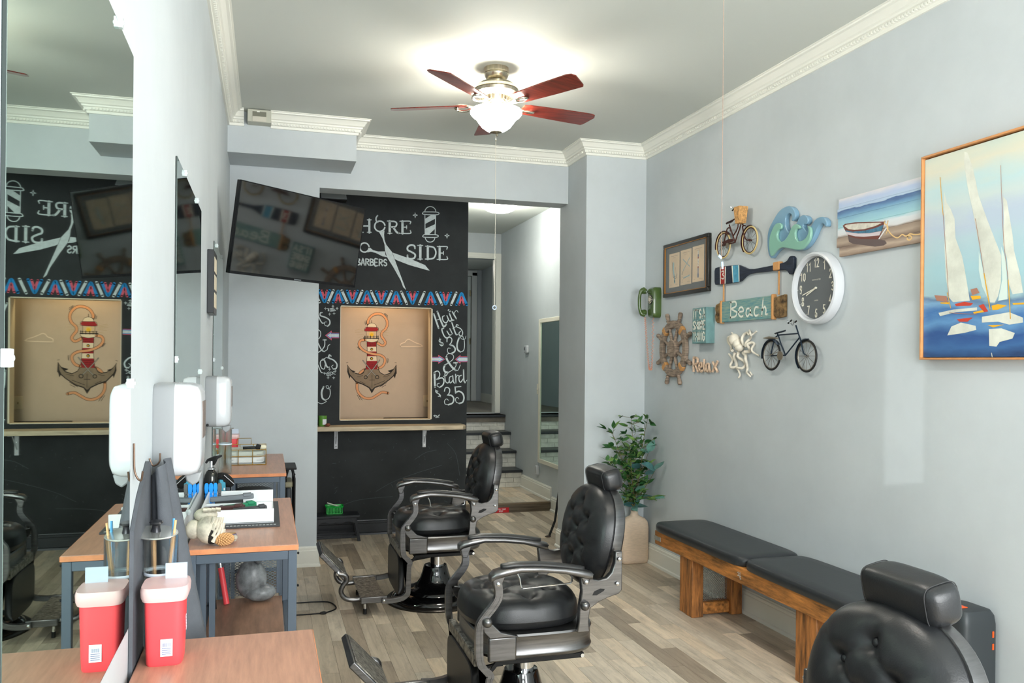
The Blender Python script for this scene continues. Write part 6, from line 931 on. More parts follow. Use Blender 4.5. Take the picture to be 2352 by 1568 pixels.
# --- octopus
m_oct = mat('cream_resin', (224, 216, 200), .55, var=.08, vscale=20)
t = thing('octopus_plaque', 'cream resin octopus with curling tentacles on the right wall', 'octopus', (XR, 4.65, 1.61))
oy, oz = 4.65, 1.61
h0, h1 = OCTO_HEAD
MB().sphere((-.035, h0[0] - oy, h0[1] - oz), (.035, .036, .038), 20, 14).sphere((-.03, (h0[0] + h1[0]) / 2 - .005 - oy, (h0[1] + h1[1]) / 2 - oz), (.03, .03, .03), 18, 12).sphere((-.026, h1[0] - oy, h1[1] - oz), (.026, .034, .026), 18, 12).build('head', m_oct, t)
for k, (w, pts) in enumerate(OCTO):
    p3 = catmull([(-.018 - .012 * math.sin(i * 1.7 + k), a - oy, b_ - oz) for i, (a, b_) in enumerate(pts)], 5); n = len(p3)
    MB().tube(p3, [max(.0045, w * .6 * (1 - .45 * (i / (n - 1)) ** 1.5)) for i in range(n)], 10).build('tentacle', m_oct, t)
# --- bicycles
def wheel(c, r_, mt, mr, par, nsp=12):
    o = MB().tube([(-.03, c[0] + r_ * math.cos(2 * PI * j / 40), c[1] + r_ * math.sin(2 * PI * j / 40)) for j in range(40)], .0052, 8, True).build('tire', mt, par)
    MB().tube([(-.03, c[0] + (r_ - .008) * math.cos(2 * PI * j / 40), c[1] + (r_ - .008) * math.sin(2 * PI * j / 40)) for j in range(40)], .003, 6, True).build('rim', mr, o)
    for k in range(nsp):
        a = 2 * PI * k / nsp; MB().cyl((-.03, c[0], c[1]), (-.03, c[0] + (r_ - .008) * math.cos(a), c[1] + (r_ - .008) * math.sin(a)), .0011, 5).build('spoke', mat('spoke_metal', (112, 106, 100), .4, .7), o)
    MB().cyl((-.04, c[0], c[1]), (-.018, c[0], c[1]), .006, 10).build('axle', mr, o)
def fender(c, r_, a0, a1, m, par, w=.012):
    rg = []
    for j in range(15):
        a = R(a0 + (a1 - a0) * j / 14); ca, sa = math.cos(a), math.sin(a)
        rg.append([(-.03 + w * x, c[0] + (r_ + .008 + .005 * z) * ca, c[1] + (r_ + .008 + .005 * z) * sa) for x, z in ((-1, -.6), (-.6, .6), (.6, .6), (1, -.6), (.6, .2), (-.6, .2))])
    MB().loft(rg).build('fender', m, par)
def bike(name, label, D, mf, mt, mr, r_, cy, cz):
    t = thing(name, label, 'bicycle', (XR, cy, cz), group='small metal bicycles on the wall')
    rel = lambda p, x=-.035: (x, p[0] - cy, p[1] - cz)
    for p in D['fr']: MB().tube([rel(q) for q in p], .0042, 8).build('frame_tube', mf, t)
    cs = [(c_[0] - cy, c_[1] - cz) for c_ in D['c']]
    for c_ in cs: wheel(c_, r_, mt, mr, t)
    fender(cs[0], r_, -12, 140, mf, t); fender(cs[1], r_, -45, 95, mf, t)
    sp_ = D['seat']; a, b_ = sp_[0], sp_[-1]
    MB().loft([[rel((a[0] + (b_[0] - a[0]) * u + dy, a[1] + (b_[1] - a[1]) * u + dz), -.035 + w * x) for x, dy, dz in ((-1, 0, 0), (0, 0, .006), (1, 0, 0), (0, 0, -.004))] for u, w in ((0, .004), (.15, .016), (.4, .018), (.7, .009), (1, .003))]).build('saddle', mf, t, ang=80)
    MB().tube([rel(q, -.035 - .02 * i) for i, q in enumerate(D['hb'][1])], .003, 8).build('handlebar', m_chrome, t)
    for q in (D['hb'][0], D['hb'][2]): MB().cyl(rel(q[0], -.05), rel(q[1], -.05), .0045, 8).build('grip', m_rub, t)
    return t, rel
m_bb = mat('brown_paint', (74, 36, 30), .4, .3); m_bn = mat('navy_paint', (34, 48, 62), .35, .4)
t, rel = bike('brown_bicycle', 'brown metal wall bicycle with cream tyres and a wicker basket', BK1, m_bb, mat('cream_tyre', (206, 184, 130), .6), m_bb, .083, 4.7, 2.36)
bk = BK1['bask']; yb = sum(p[0] for p in bk) / 5; zb = sum(p[1] for p in bk) / 5
rg = []
for z, k in ((-.055, .8), (.05, 1.1)): rg.append([rel((yb + v * k, zb + z), -.06 + u * k) for u, v in ((-.03, -.032), (.03, -.032), (.03, .032), (-.03, .032))])
bo = MB().loft(rg).build('wicker_basket', mat('wicker', (200, 150, 92), .75, var=.3, vscale=60, bump=.8, bscale=120), t, bevel=.004)
MB().prism(off(BK1['guard'], 4.7, 2.36), 'yz', -.046, -.038).build('chain_guard', m_bb, t, bevel=.001)
MB().lathe([(.0, -.05), (.016, -.05), (.016, -.047)], 18, (0, rel((4.775, 2.315))[1], rel((4.775, 2.315))[2]), 'x').build('crank', mat('old_steel', (150, 140, 124), .4, .7), t)
t, rel = bike('navy_bicycle', 'navy metal wall bicycle with black tyres below the clock', BK2, m_bn, m_rub, mat('grey_rim', (150, 146, 136), .4, .6), .086, 4.13, 1.65)
cr_ = rel(BK2['crank'][0])
MB().lathe([(.0, -.048), (.026, -.048), (.026, -.044)], 24, (0, cr_[1], cr_[2]), 'x').build('chainring', mat('old_steel'), t)
MB().tube([rel(BK2['c'][0], -.046), (-.046, cr_[1], cr_[2] + .026)], .002, 5).build('chain', mat('old_steel'), t)
MB().tube([rel(q, -.04) for q in BK2['rack']], [.002, .009, .003], 8).build('carrier_rack', mat('old_steel'), t)
# --- wave plaque
m_wb = mat('wave_blue', (120, 158, 182), .15, coat=.5); m_wg = mat('wave_green', (136, 182, 164), .15, coat=.5)
t = thing('wave_plaque', 'glossy blue and green curling wave plaque above the clock', 'plaque', (XR, 4.1, 2.32))
wb = MB().prism(off([tuple(p) for p in catmull(WAVE_B, 3, True)], 4.1, 2.32), 'yz', -.03, 0).build('back_wave', m_wb, t, bevel=.006, seg=3)
MB().prism(off([tuple(p) for p in catmull(WAVE_G, 3, True)], 4.1, 2.32), 'yz', -.046, -.03).build('front_wave', m_wg, t, bevel=.006, seg=3)
# --- paddle
m_nav = mat('navy_wood', (36, 44, 60), .55, var=.3, vscale=14, stretch=(1, 1, 8)); m_raw = mat('raw_edge', (190, 140, 96), .7)
t = thing('paddle_sign', 'navy striped wooden paddle with the number 3 holding two ropes', 'paddle', (XR, 4.55, 2.12))
P_ = off(PADDLE, 4.55, 2.12)
MB().prism(P_, 'yz', -.022, 0).build('paddle', m_nav, t, bevel=.003)
mk = {'c': mat('cream_paint'), 'r': mat('red_paint', (164, 44, 36), .5, var=.15, vscale=20), 's': mat('sky_paint', (84, 160, 190), .5, var=.15, vscale=20)}
flat([(c_, off(p, 4.55, 2.12)) for c_, p in PAD_ST], [('c', .008, off(PAD_3, 4.55, 2.12))], None, 'yz', -.0226, .0002, 'stripes', t, mk)
hw = [(4.30, 2.14), (4.245, 2.145)]
MB().obox((-.012, 4.268 - 4.55, 2.128 - 2.12), (.034, .062, .05)).build('rope_wrap', mat('jute', (200, 146, 92), .85, bump=.8, bscale=200), t, bevel=.006)
# --- Beach sign hung from the paddle
t = thing('beach_sign', 'teal plank sign reading Beach with rough bark ends', 'sign', (XR, 4.58, 1.89))
Bp = off(BEACH, 4.58, 1.89)
MB().box(-.02, 0, -.272, .312, -.066, .07).build('plank', mat('teal_plank', (64, 134, 150), .6, var=.35, vscale=7, stretch=(1, 1.5, 22), c2=(150, 170, 150)), t, bevel=.003)
bk_ = mat('bark', (122, 96, 62), .85, var=.5, vscale=30, bump=1, bscale=60)
for a0, a1 in ((.312, .39), (-.39, -.272)):
    pts = [(a0, -.062), (a0 + (a1 - a0) * .6, -.068), (a1 - .006, -.05), (a1, -.02), (a1 - .008, .0), (a1, .03), (a1 - .01, .055), (a0, .068)]
    MB().prism(pts, 'yz', -.021, 0).build('bark_end', bk_, t, bevel=.004)
for y in (.312, -.272): MB().obox((-.011, y, .002), (.032, .022, .15)).build('rope_band', mat('jute'), t, bevel=.006)
b = MB()
for p in BEACH_TXT: b.ribbon(off(p, 4.58, 1.89), .012, 'yz', -.0206)
b.build('lettering', mat('cream_paint'), t, smooth=False, kind='stuff', recalc=False)
for y, z1 in ((.295, .185), (-.322, .21)): MB().cyl((-.012, y, .07), (-.012, y, z1), .0055, 8).build('hanging_rope', mat('jute'), t)
# --- clock
t = thing('wall_clock', 'large round white wall clock with a grey numbered face', 'clock', (XR, 3.885, 1.968))
MB().lathe([(.168, -.03), (.172, -.052), (.182, -.058), (.192, -.054), (.197, -.04), (.197, -.005), (.19, 0)], 64, axis='x', cap=False).build('rim', m_wpl, t, ang=40)
MB().lathe([(.0, -.03), (.172, -.03)], 64, axis='x', cap=False).build('face', mat('clock_grey', (98, 102, 104), .5), t)
MB().lathe([(.0, -.002), (.19, -.002)], 48, axis='x', cap=False).build('back', m_gpl, t)
b = MB()
for k in range(1, 13):
    a = R(90 - 30 * k); s_ = str(k); cy, cz = -.136 * math.cos(a), .136 * math.sin(a); w = .018; tot = len(s_) * w + (len(s_) - 1) * .006
    text(b, s_, cy + tot / 2, cz - .022, w, .044, .006, .007, 'yz', -.0308, -1)
    b.poly([(-.163 * math.cos(a) + .0025 * math.cos(j * PI / 4), .163 * math.sin(a) + .0025 * math.sin(j * PI / 4)) for j in range(8)], 'yz', -.0308)
text(b, 'WESTMINSTER', .037, .042, .0055, .006, .0015, .0011, 'yz', -.0308, -1); text(b, 'LONDON', .018, -.07, .0045, .005, .0015, .001, 'yz', -.0308, -1)
b.build('numerals', mat('clock_cream', (226, 222, 206), .6), t, smooth=False, kind='stuff', recalc=False)
MB().band([(.0, .0), (.115, -.032)], .005, 'yz', -.036, -.035).build('minute_hand', mat('clock_cream'), t); MB().band([(.0, .0), (.085, -.036)], .007, 'yz', -.034, -.033).build('hour_hand', mat('clock_cream'), t)
MB().lathe([(.0, -.039), (.006, -.038), (.006, -.03)], 14, axis='x').build('pivot', mat('clock_cream'), t)
# --- boat on planks
def ramp_mat(name, stops, axis, lo, hi, nscale, namp, stretch, rough=.6):
    m = bpy.data.materials.new(name); m.use_nodes = True; nt = m.node_tree; bs = nt.nodes['Principled BSDF']; bs.inputs['Roughness'].default_value = rough
    g = nt.nodes.new('ShaderNodeNewGeometry'); sp = nt.nodes.new('ShaderNodeSeparateXYZ'); nt.links.new(g.outputs['Position'], sp.inputs[0])
    mr = nt.nodes.new('ShaderNodeMapRange'); mr.inputs[1].default_value = lo; mr.inputs[2].default_value = hi; nt.links.new(sp.outputs[axis], mr.inputs[0])
    mp = nt.nodes.new('ShaderNodeMapping'); mp.inputs['Scale'].default_value = stretch; nt.links.new(g.outputs['Position'], mp.inputs[0])
    n = nt.nodes.new('ShaderNodeTexNoise'); n.inputs['Scale'].default_value = nscale; n.inputs['Detail'].default_value = 6; nt.links.new(mp.outputs[0], n.inputs[0])
    ma = nt.nodes.new('ShaderNodeMath'); ma.operation = 'MULTIPLY_ADD'; ma.inputs[1].default_value = namp; nt.links.new(n.outputs[0], ma.inputs[0]); nt.links.new(mr.outputs[0], ma.inputs[2])
    sb = nt.nodes.new('ShaderNodeMath'); sb.operation = 'SUBTRACT'; sb.inputs[1].default_value = namp * .5; nt.links.new(ma.outputs[0], sb.inputs[0])
    r_ = nt.nodes.new('ShaderNodeValToRGB')
    while len(r_.color_ramp.elements) > 1: r_.color_ramp.elements.remove(r_.color_ramp.elements[0])
    for i, (p, c_) in enumerate(stops):
        e = r_.color_ramp.elements[0] if i == 0 else r_.color_ramp.elements.new(p)
        e.position = p; e.color = rgb(c_)
    nt.links.new(sb.outputs[0], r_.inputs[0]); nt.links.new(r_.outputs[0], bs.inputs['Base Color'])
    return m
m_sea = ramp_mat('beach_print', [(0, (140, 118, 102)), (.08, (186, 166, 148)), (.16, (128, 108, 96)), (.24, (176, 156, 138)), (.33, (150, 132, 118)), (.37, (212, 212, 214)), (.45, (214, 220, 224)), (.5, (160, 204, 212)), (.6, (146, 190, 206)), (.72, (104, 146, 184)), (.785, (74, 102, 146)), (.795, (176, 198, 220)), (.9, (178, 194, 222)), (1, (220, 216, 218))], 2, 2.115, 2.415, 7, .1, (1, 1.2, 7))
t = thing('boat_plank_picture', 'plank picture of a rowing boat moored on a sandy beach', 'picture', (XR, 3.43, 2.115))
ex = ((3.716, 3.14), (3.726, 3.125), (3.72, 3.14), (3.722, 3.132), (3.73, 3.146), (3.708, 3.14)); hh = .3 / 6
for k, (a, b_) in enumerate(ex):
    z1 = .3 - k * hh; MB().box(-.022, -.006, b_ - 3.43, a - 3.43, z1 - hh + .0004, z1 - .0004).build('plank', [m_sea], t)
    MB().box(-.0218, -.006, b_ - 3.43 - .001, b_ - 3.43, z1 - hh + .0004, z1 - .0004).build('plank_end', mat('raw_edge'), t)
MB().box(-.006, 0, -.2, -.17, .02, .28).build('batten', mat('raw_edge'), t); MB().box(-.006, 0, .17, .2, .02, .28).build('batten', mat('raw_edge'), t)
mb_ = {'K': mat('p_shadow', (98, 84, 82), .7), 'n': mat('p_brown', (112, 62, 52), .6), 'b': mat('p_teal', (70, 120, 146), .6, var=.25, vscale=30), 'p': mat('p_pale', (206, 194, 198), .6), 'i': mat('p_inside', (212, 206, 192), .6, var=.1, vscale=40), 'j': mat('p_line', (150, 130, 124), .6), 'w': mat('p_white', (226, 226, 228), .6), 'r': mat('p_rope', (226, 190, 132), .6)}
flat([(c_, off(p, 3.43, 2.115)) for c_, p in BOAT_PG], [(c_, w, off(p, 3.43, 2.115)) for c_, w, p in BOAT_ST], None, 'yz', -.0224, .00008, 'painted_boat', t, mb_)
# --- sailing painting
m_sky = ramp_mat('sail_canvas', [(0, (40, 66, 108)), (.05, (62, 104, 156)), (.1, (48, 84, 140)), (.16, (96, 144, 190)), (.2, (66, 112, 168)), (.245, (122, 164, 198)), (.275, (96, 124, 156)), (.3, (156, 188, 196)), (.42, (160, 196, 204)), (.55, (172, 196, 204)), (.66, (176, 190, 206)), (.74, (190, 204, 202)), (.82, (178, 204, 206)), (.92, (206, 204, 184)), (1, (190, 202, 190))], 2, 1.585, 2.49, 3.2, .2, (1, 1, 3), .45)
t = thing('sailboat_painting', 'large framed canvas of white sailboats on blue water', 'painting', (XR, 2.5, 1.578))
PW = .612
MB().box(-.04, 0, -PW + .012, PW - .012, .012, .9).build('canvas', m_sky, t)
for nm, a in (('frame_rail', (-PW, PW, 0, .009)), ('frame_rail', (-PW, PW, .907, .916)), ('frame_stile', (-PW, -PW + .009, .009, .907)), ('frame_stile', (PW - .009, PW, .009, .907))): MB().box(-.052, 0, *a).build(nm, mat('honey_wood', (204, 142, 88), .5, var=.1, vscale=10), t, bevel=.0015)
ms_ = {'w': mat('s_white', (212, 214, 202), .5, var=.08, vscale=9, bump=.4, bscale=60), 'c': mat('s_pale', (206, 222, 216), .5), 'y': mat('s_yellow', (232, 172, 40), .5), 'o': mat('s_red', (196, 66, 48), .5), 'n': mat('s_rust', (170, 120, 100), .5)}
more = [(c_, [(a - 1.02, b_) for a, b_ in p]) for c_, p in SAIL_P[:2]] + [(c_, [(a - .62, b_ - .02) for a, b_ in p]) for c_, p in SAIL_P[5:9]]
keep = lambda p: [(min(max(a, 2.5 - PW + .013), 2.5 + PW - .013), min(max(b_, 1.592), 2.48)) for a, b_ in p]
more = [(c_, keep(p)) for c_, p in more if max(a for a, b_ in p) > 2.5 - PW + .05]
flat([(c_, off(keep(p), 2.5, 1.578)) for c_, p in SAIL_P + more], [(c_, w, off(p, 2.5, 1.578)) for c_, w, p in SAIL_S], None, 'yz', -.0405, .00006, 'brushwork', t, ms_)

# ------------------------------------------------------------------ chalkboard lettering and mural
m_c = {'w': mat('chalk_white', (214, 224, 224), .85, var=.06, vscale=40), 'b': mat('chalk_blue', (38, 142, 206), .85, var=.12, vscale=30), 'r': mat('chalk_red', (226, 100, 116), .85, var=.12, vscale=30)}
flat(CH_P, CH_S, None, 'xz', YC - .0008, .000004, 'chalk_lettering', w_ch, m_c)
sm = MB()
for _ in range(70):
    x, z = .45 + rnd.random() * 1.25, .15 + rnd.random() * .75; a = rnd.random() * PI; L_ = .004 + .03 * rnd.random() ** 3
    sm.ribbon([(x, z), (x + L_ * math.cos(a), z + L_ * math.sin(a))], .002 + .003 * rnd.random(), 'xz', YC - .0006, False)
for p in ([(.95, .38), (1.1, .46), (1.3, .53), (1.55, .6)], [(.6, .25), (.8, .31), (1.1, .33)], [(1.6, .8), (1.68, .7), (1.72, .5)], [(1.3, .66), (1.4, .72), (1.5, .74)]): sm.ribbon(p, .004, 'xz', YC - .0005)
sm.build('chalk_smudge', mat('chalk_faint', (74, 80, 84), .9), w_ch, smooth=False, recalc=False, kind='stuff')
m_m = {'k': mat('mural_black', (46, 40, 34), .8), 'o': mat('mural_rope', (238, 166, 116), .8), 't': mat('mural_tan', (150, 128, 104), .8, var=.1, vscale=12), 'R': mat('mural_red', (166, 36, 40), .8), 'c': mat('mural_cream', (246, 224, 190), .8), 'd': mat('mural_dark_red', (96, 22, 24), .8), 'y': mat('mural_yellow', (250, 190, 40), .8), 'Y': mat('mural_glow', (244, 200, 110), .8), 'l': mat('mural_lantern', (224, 190, 150), .8), 'g': mat('mural_grey', (176, 168, 156), .8), 'e': mat('mural_ray', (196, 168, 126), .8), 'C': mat('mural_cloud', (250, 222, 190), .8)}
# draw in painting order: rope ends and anchor first, tower over them
b = MB(); keys = list(m_m); i = 0
def put_s(c_, w, p):
    global i
    b.cur = keys.index(c_); b.ribbon(p, w, 'xz', 7.999 - i * .00002); i += 1
def put_p(c_, p):
    global i
    b.cur = keys.index(c_); b.poly(p, 'xz', 7.999 - i * .00002); i += 1
for q in MU_S[:6]: put_s(*q)
for q in MU_P[:7]: put_p(*q)
for q in MU_S[6:16]: put_s(*q)
for q in MU_P[7:12]: put_p(*q)
tower_s = MU_S[16:]
for q in tower_s[:17]: put_s(*q)
for q in MU_P[12:]: put_p(*q)
for q in tower_s[17:]: put_s(*q)
b.build('anchor_lighthouse_mural', [m_m[k] for k in keys], w_mu, smooth=False, recalc=False, kind='stuff')
t = thing('light_switch', 'beige switch plate on the tan wall inside the opening', 'switch', (MU_switch[0][0] + .036, 8.0, MU_switch[1][1]))
MB().box(-.036, .036, -.006, 0, 0, .112).build('plate', mat('ivory_plate', (232, 206, 168), .45), t, bevel=.003)
MB().box(-.005, .005, -.014, -.006, .045, .065).build('toggle', mat('ivory_dark', (150, 130, 104), .5), t, bevel=.002)
o = MB().box(MU_slot[0][0], 1.6, 7.75, 7.98, .96, MU_slot[0][1] + .012).build('dark_ledge', mat('black_gap', (14, 12, 11), .8), None, bevel=.003); o['kind'] = 'structure'
# vent tucked under the beam
t = thing('vent_cover', 'small grey wedge vent cover high on the chalkboard wall', 'vent', (.56, YC, 2.96))
MB().prism([(0, 0), (-.14, .0), (-.0, .09)], 'yz', -.12, .1).build('hood', m_wall, t, bevel=.003); MB().box(-.12, .1, -.14, -.005, -.008, -.001).build('louver', m_rub, t)
# ------------------------------------------------------------------ shelf under the opening
m_pale = mat('pale_shelf_wood', (206, 188, 158), .55, var=.14, vscale=5, stretch=(1, 9, 9))
t = thing('wall_shelf', 'pale wooden shelf board on white brackets below the opening', 'shelf', (1.06, YC, .945))
MB().prism([(-.655, -.25), (.63, -.25), (.665, -.2), (.665, 0), (-.655, 0)], 'xy', 0, .038).build('board', m_pale, t, bevel=.003)
for x in (-.467, .324):
    br = MB().box(x - .016, x + .016, -.006, 0, -.175, -.001).build('bracket', m_wpl, t, bevel=.002)
    MB().box(x - .016, x + .016, -.2, -.006, -.006, -.001).build('bracket_arm', m_wpl, br); MB().cyl((x, -.006, -.13), (x, -.13, -.007), .004, 6).build('brace', m_wpl, br)
    for z in (-.155, -.07): MB().lathe([(.004, -.0085), (.005, -.006)], 8, (x, 0, z), 'y').build('screw', m_chrome, br)
t = thing('candle_jar', 'green glass candle with a white label on the shelf end', 'candle', (.468, 7.42, .983))
MB().lathe([(.0, 0), (.034, 0), (.036, .005), (.037, .09), (.034, .09), (.033, .07), (.0, .07)], 28, cap=False).build('glass', mat('green_wax', (96, 150, 62), .3), t, ang=50)
MB().box(-.002, .03, -.0375, -.031, .015, .062).build('label', mat('white_label'), t); MB().cyl((0, 0, .07), (0, 0, .082), .0015, 6).build('wick', m_rub, t)
o = MB().sphere((.51, 7.36, .998), (.02, .018, .015), 16, 10).build('brown_acorn', mat('brown_nut', (120, 62, 44), .5), None); tag(o, 'small round brown ornament beside the green candle', 'ornament'); MB().sphere((.495, 7.355, .9925), (.016, .008, .009), 10, 8).build('cap', mat('nut_cap', (90, 60, 40), .7), o)
# ------------------------------------------------------------------ black stool with basket
m_bw = mat('black_wood', (38, 41, 46), .42, var=.15, vscale=14)
t = thing('step_stool', 'low black wooden stool with a scalloped apron', 'stool', (.595, 7.36, 0))
MB().box(-.19, .185, -.1, .1, .205, .228).build('top', m_bw, t, bevel=.004)
ap = [(-.165, .205), (.145, .205), (.152, .155), (.13, .162), (.1, .172), (.065, .172), (.03, .158), (.0, .163), (-.02, .17), (-.035, .163), (-.07, .158), (-.105, .172), (-.14, .17), (-.165, .15), (-.175, .15)]
for y in (-.095, .083): MB().prism(ap, 'xz', y, y + .012).build('apron', m_bw, t, bevel=.002)
for s_, x in ((-1, -.165), (1, .145)):
    for y in (-.092, .066): MB().prism([(x - .012, .205), (x + .012, .205), (x + s_ * .035 + .013, 0), (x + s_ * .035 - .013, 0)], 'xz', y, y + .026).build('leg', m_bw, t, bevel=.002)
for y in (-.085, .075): MB().box(-.19, .165, y, y + .012, .03, .05).build('stretcher', m_bw, t, bevel=.002)
t = thing('green_basket', 'small bright green slotted plastic basket on the black stool', 'basket', (.571, 7.39, .228))
m_gb = mat('green_plastic', (24, 176, 66), .35)
MB().box(-.062, .062, -.045, .045, .0, .008).build('base', m_gb, t)
MB().loft([[(x, y, z) for x, y in sup(a, b_, 8, 32)] for z, a, b_ in ((.055, .075, .052), (.07, .078, .055))], cap=False).build('rim_band', m_gb, t)
for k in range(11):
    x = -.062 + k * .0124
    for y in (-.048, .048): MB().obox((x, y, .031), (.005, .004, .056), (R(-4 if y < 0 else 4), 0, 0)).build('slat', m_gb, t)
for k in range(7):
    y = -.036 + k * .012
    for x in (-.066, .066): MB().obox((x, y, .031), (.004, .005, .056), (0, R(4 if x > 0 else -4) * -1, 0)).build('slat', m_gb, t)
o = MB().cyl((.51, 7.385, .322), (.62, 7.37, .285), .0055, 10).cyl((.617, 7.3705, .286), (.622, 7.3697, .2842), .0045, 10).build('chalk_stick', mat('chalk_stick', (216, 220, 206), .8), None); tag(o, 'white chalk stick leaning out of the green basket', 'chalk')
# ------------------------------------------------------------------ stair passage fittings
t = thing('full_length_mirror', 'tall white framed mirror on the passage wall', 'mirror', (XR, 8.36, .457))
m_mf = mat('ivory_frame', (226, 222, 206), .45)
for nm, a in (('frame_stile', (-.37, -.325, 0, 1.57)), ('frame_stile', (.325, .37, 0, 1.57)), ('frame_rail', (-.325, .325, 0, .045)), ('frame_rail', (-.325, .325, 1.525, 1.57))): MB().box(-.024, 0, *a).build(nm, m_mf, t, bevel=.005)
MB().box(-.012, -.008, -.325, .325, .045, 1.525).build('glass', m_mir, t, smooth=False)
t = thing('thermostat', 'small white thermostat on the passage wall', 'thermostat', (XR, 9.2, 1.66))
MB().box(-.03, 0, -.055, .055, 0, .085).build('housing', m_wpl, t, bevel=.008); MB().box(-.0312, -.03, .015, .042, .03, .065).build('display', m_black, t)
t = thing('passage_switch', 'white double switch plate beside the tall mirror', 'switch', (XR, 8.79, 1.20))
MB().box(-.007, 0, -.04, .04, 0, .115).build('plate', m_mf, t, bevel=.003); MB().box(-.02, -.007, -.008, .008, .045, .07).build('toggle', m_mf, t, bevel=.003)
t = thing('night_light', 'white plug in night light below the tall mirror', 'night light', (XR, 8.76, .32))
MB().box(-.035, 0, -.035, .035, 0, .1).build('housing', m_wpl, t, bevel=.01); MB().cyl((-.012, 0, .1), (-.012, 0, .135), .006, 8).build('stub', m_wpl, t)
t = thing('step_sign', 'small red sign reading WATCH YOUR STEP on the platform edge', 'sign', (2.326, 8.286, .002))
MB().box(-.085, .085, 0, .002, 0, .052).build('plate', mat('sign_red', (196, 18, 28), .45), t)
b = MB(); text(b, 'WATCH', -.062, .029, .0085, .013, .003, .0026, 'xz', -.0004); text(b, 'YOUR', .006, .029, .0085, .013, .003, .0026, 'xz', -.0004); text(b, 'STEP', -.022, .009, .0085, .012, .003, .0026, 'xz', -.0004)
b.build('lettering', mat('white_label'), t, smooth=False, kind='stuff', recalc=False)
t = thing('easel_foot', 'dark tripod foot poking out behind the pilaster', 'stand', (2.43, 7.03, 0))
MB().tube([(-.01, 0, .012), (.05, .02, .14), (.11, .05, .5)], .011, 8).build('leg', m_rub, t); MB().sphere((-.022, 0, .009), (.03, .014, .009), 12, 8).build('shoe', mat('brown_rubber', (70, 58, 50), .6), t)
# ------------------------------------------------------------------ vase with branches
m_vase = mat('cream_ceramic', (226, 202, 178), .6, var=.06, vscale=12, stretch=(2, 2, 14), bump=.15, bscale=50)
t = thing('floor_vase', 'cream bottle shaped ceramic vase in the corner by the bench', 'vase', (2.755, 5.975, 0))
MB().loft([[(x, y, z) for x, y in sup(a, b_, n_, 40)] for z, a, b_, n_ in ((0, .1, .04, 4), (.006, .108, .046, 4), (.03, .112, .05, 4), (.28, .112, .05, 4), (.32, .105, .048, 3.5), (.345, .085, .042, 3), (.36, .055, .034, 2.4), (.37, .035, .028, 2), (.385, .028, .026, 2), (.405, .028, .026, 2), (.408, .024, .022, 2), (.39, .022, .02, 2))]).build('body', m_vase, t, ang=60)
pl_ = thing('leafy_branches', 'green artificial leafy branches arranged in the cream vase', 'plant', (2.755, 5.975, .39))
m_stem = mat('branch_stem', (112, 104, 62), .7); gs = [mat('leaf_dark', (44, 92, 46), .5, var=.2, vscale=20), mat('leaf_mid', (72, 122, 62), .5, var=.2, vscale=20), mat('leaf_light', (122, 158, 84), .5, var=.2, vscale=20)]; gt = [mat('leaf_teal', (104, 150, 138), .55, var=.15, vscale=20), mat('leaf_blue', (72, 118, 118), .55, var=.15, vscale=20)]
def leaf_mesh(L_, w, m, name):
    b = MB(); n = 6; vs = []
    for i in range(n + 1):
        u = i / n; ww = w * math.sin(PI * min(1, u * 1.02) ** .8) * (1 - .25 * u); dz = -.16 * L_ * u * u
        vs += [(u * L_, -ww, dz + .12 * ww), (u * L_, 0, dz), (u * L_, ww, dz + .12 * ww)]
    fs = []
    for i in range(n): fs += [(i * 3, i * 3 + 3, i * 3 + 4, i * 3 + 1), (i * 3 + 1, i * 3 + 4, i * 3 + 5, i * 3 + 2)]
    me = bpy.data.meshes.new(name); me.from_pydata(vs, [], fs); me.materials.append(m)
    me.polygons.foreach_set('use_smooth', [True] * len(me.polygons)); me.update(); return me
LS = [leaf_mesh(.072, .0165, g_, 'small_leaf') for g_ in gs]; LB = [leaf_mesh(.125, .04, g_, 'broad_leaf') for g_ in gt] + [leaf_mesh(.09, .026, gs[2], 'broad_leaf')]
lr = random.Random(5)
def put_leaf(me, p, d_, up=.3):
    d_ = Vector(d_).normalized()
    if p[0] + d_.x * .1 > .115: d_.x = -abs(d_.x)
    if p[1] + d_.y * .1 > .085: d_.y = -abs(d_.y)
    o = bpy.data.objects.new('leaf', me); COL.objects.link(o); o.parent = pl_
    q = d_.to_track_quat('X', 'Z'); o.rotation_mode = 'QUATERNION'; o.rotation_quaternion = q @ Matrix.Rotation(lr.uniform(-.9, .9), 3, 'X').to_quaternion()
    o.location = p; s_ = lr.uniform(.75, 1.2); o.scale = (s_, s_, s_)
def safe(p): return Vector((min(p.x, .07), min(p.y, .05), p.z))
stems = [((-.05, -.04, .74), 0), ((-.22, -.08, .62), 0), ((.07, -.06, .70), 0), ((-.27, -.1, .42), 0), ((-.1, -.12, .5), 0), ((.02, -.14, .56), 0), ((-.16, .0, .5), 0), ((.09, -.22, .36), 1), ((.06, -.12, .48), 1), ((.05, -.26, .16), 1), ((-.13, -.1, .12), 1)]
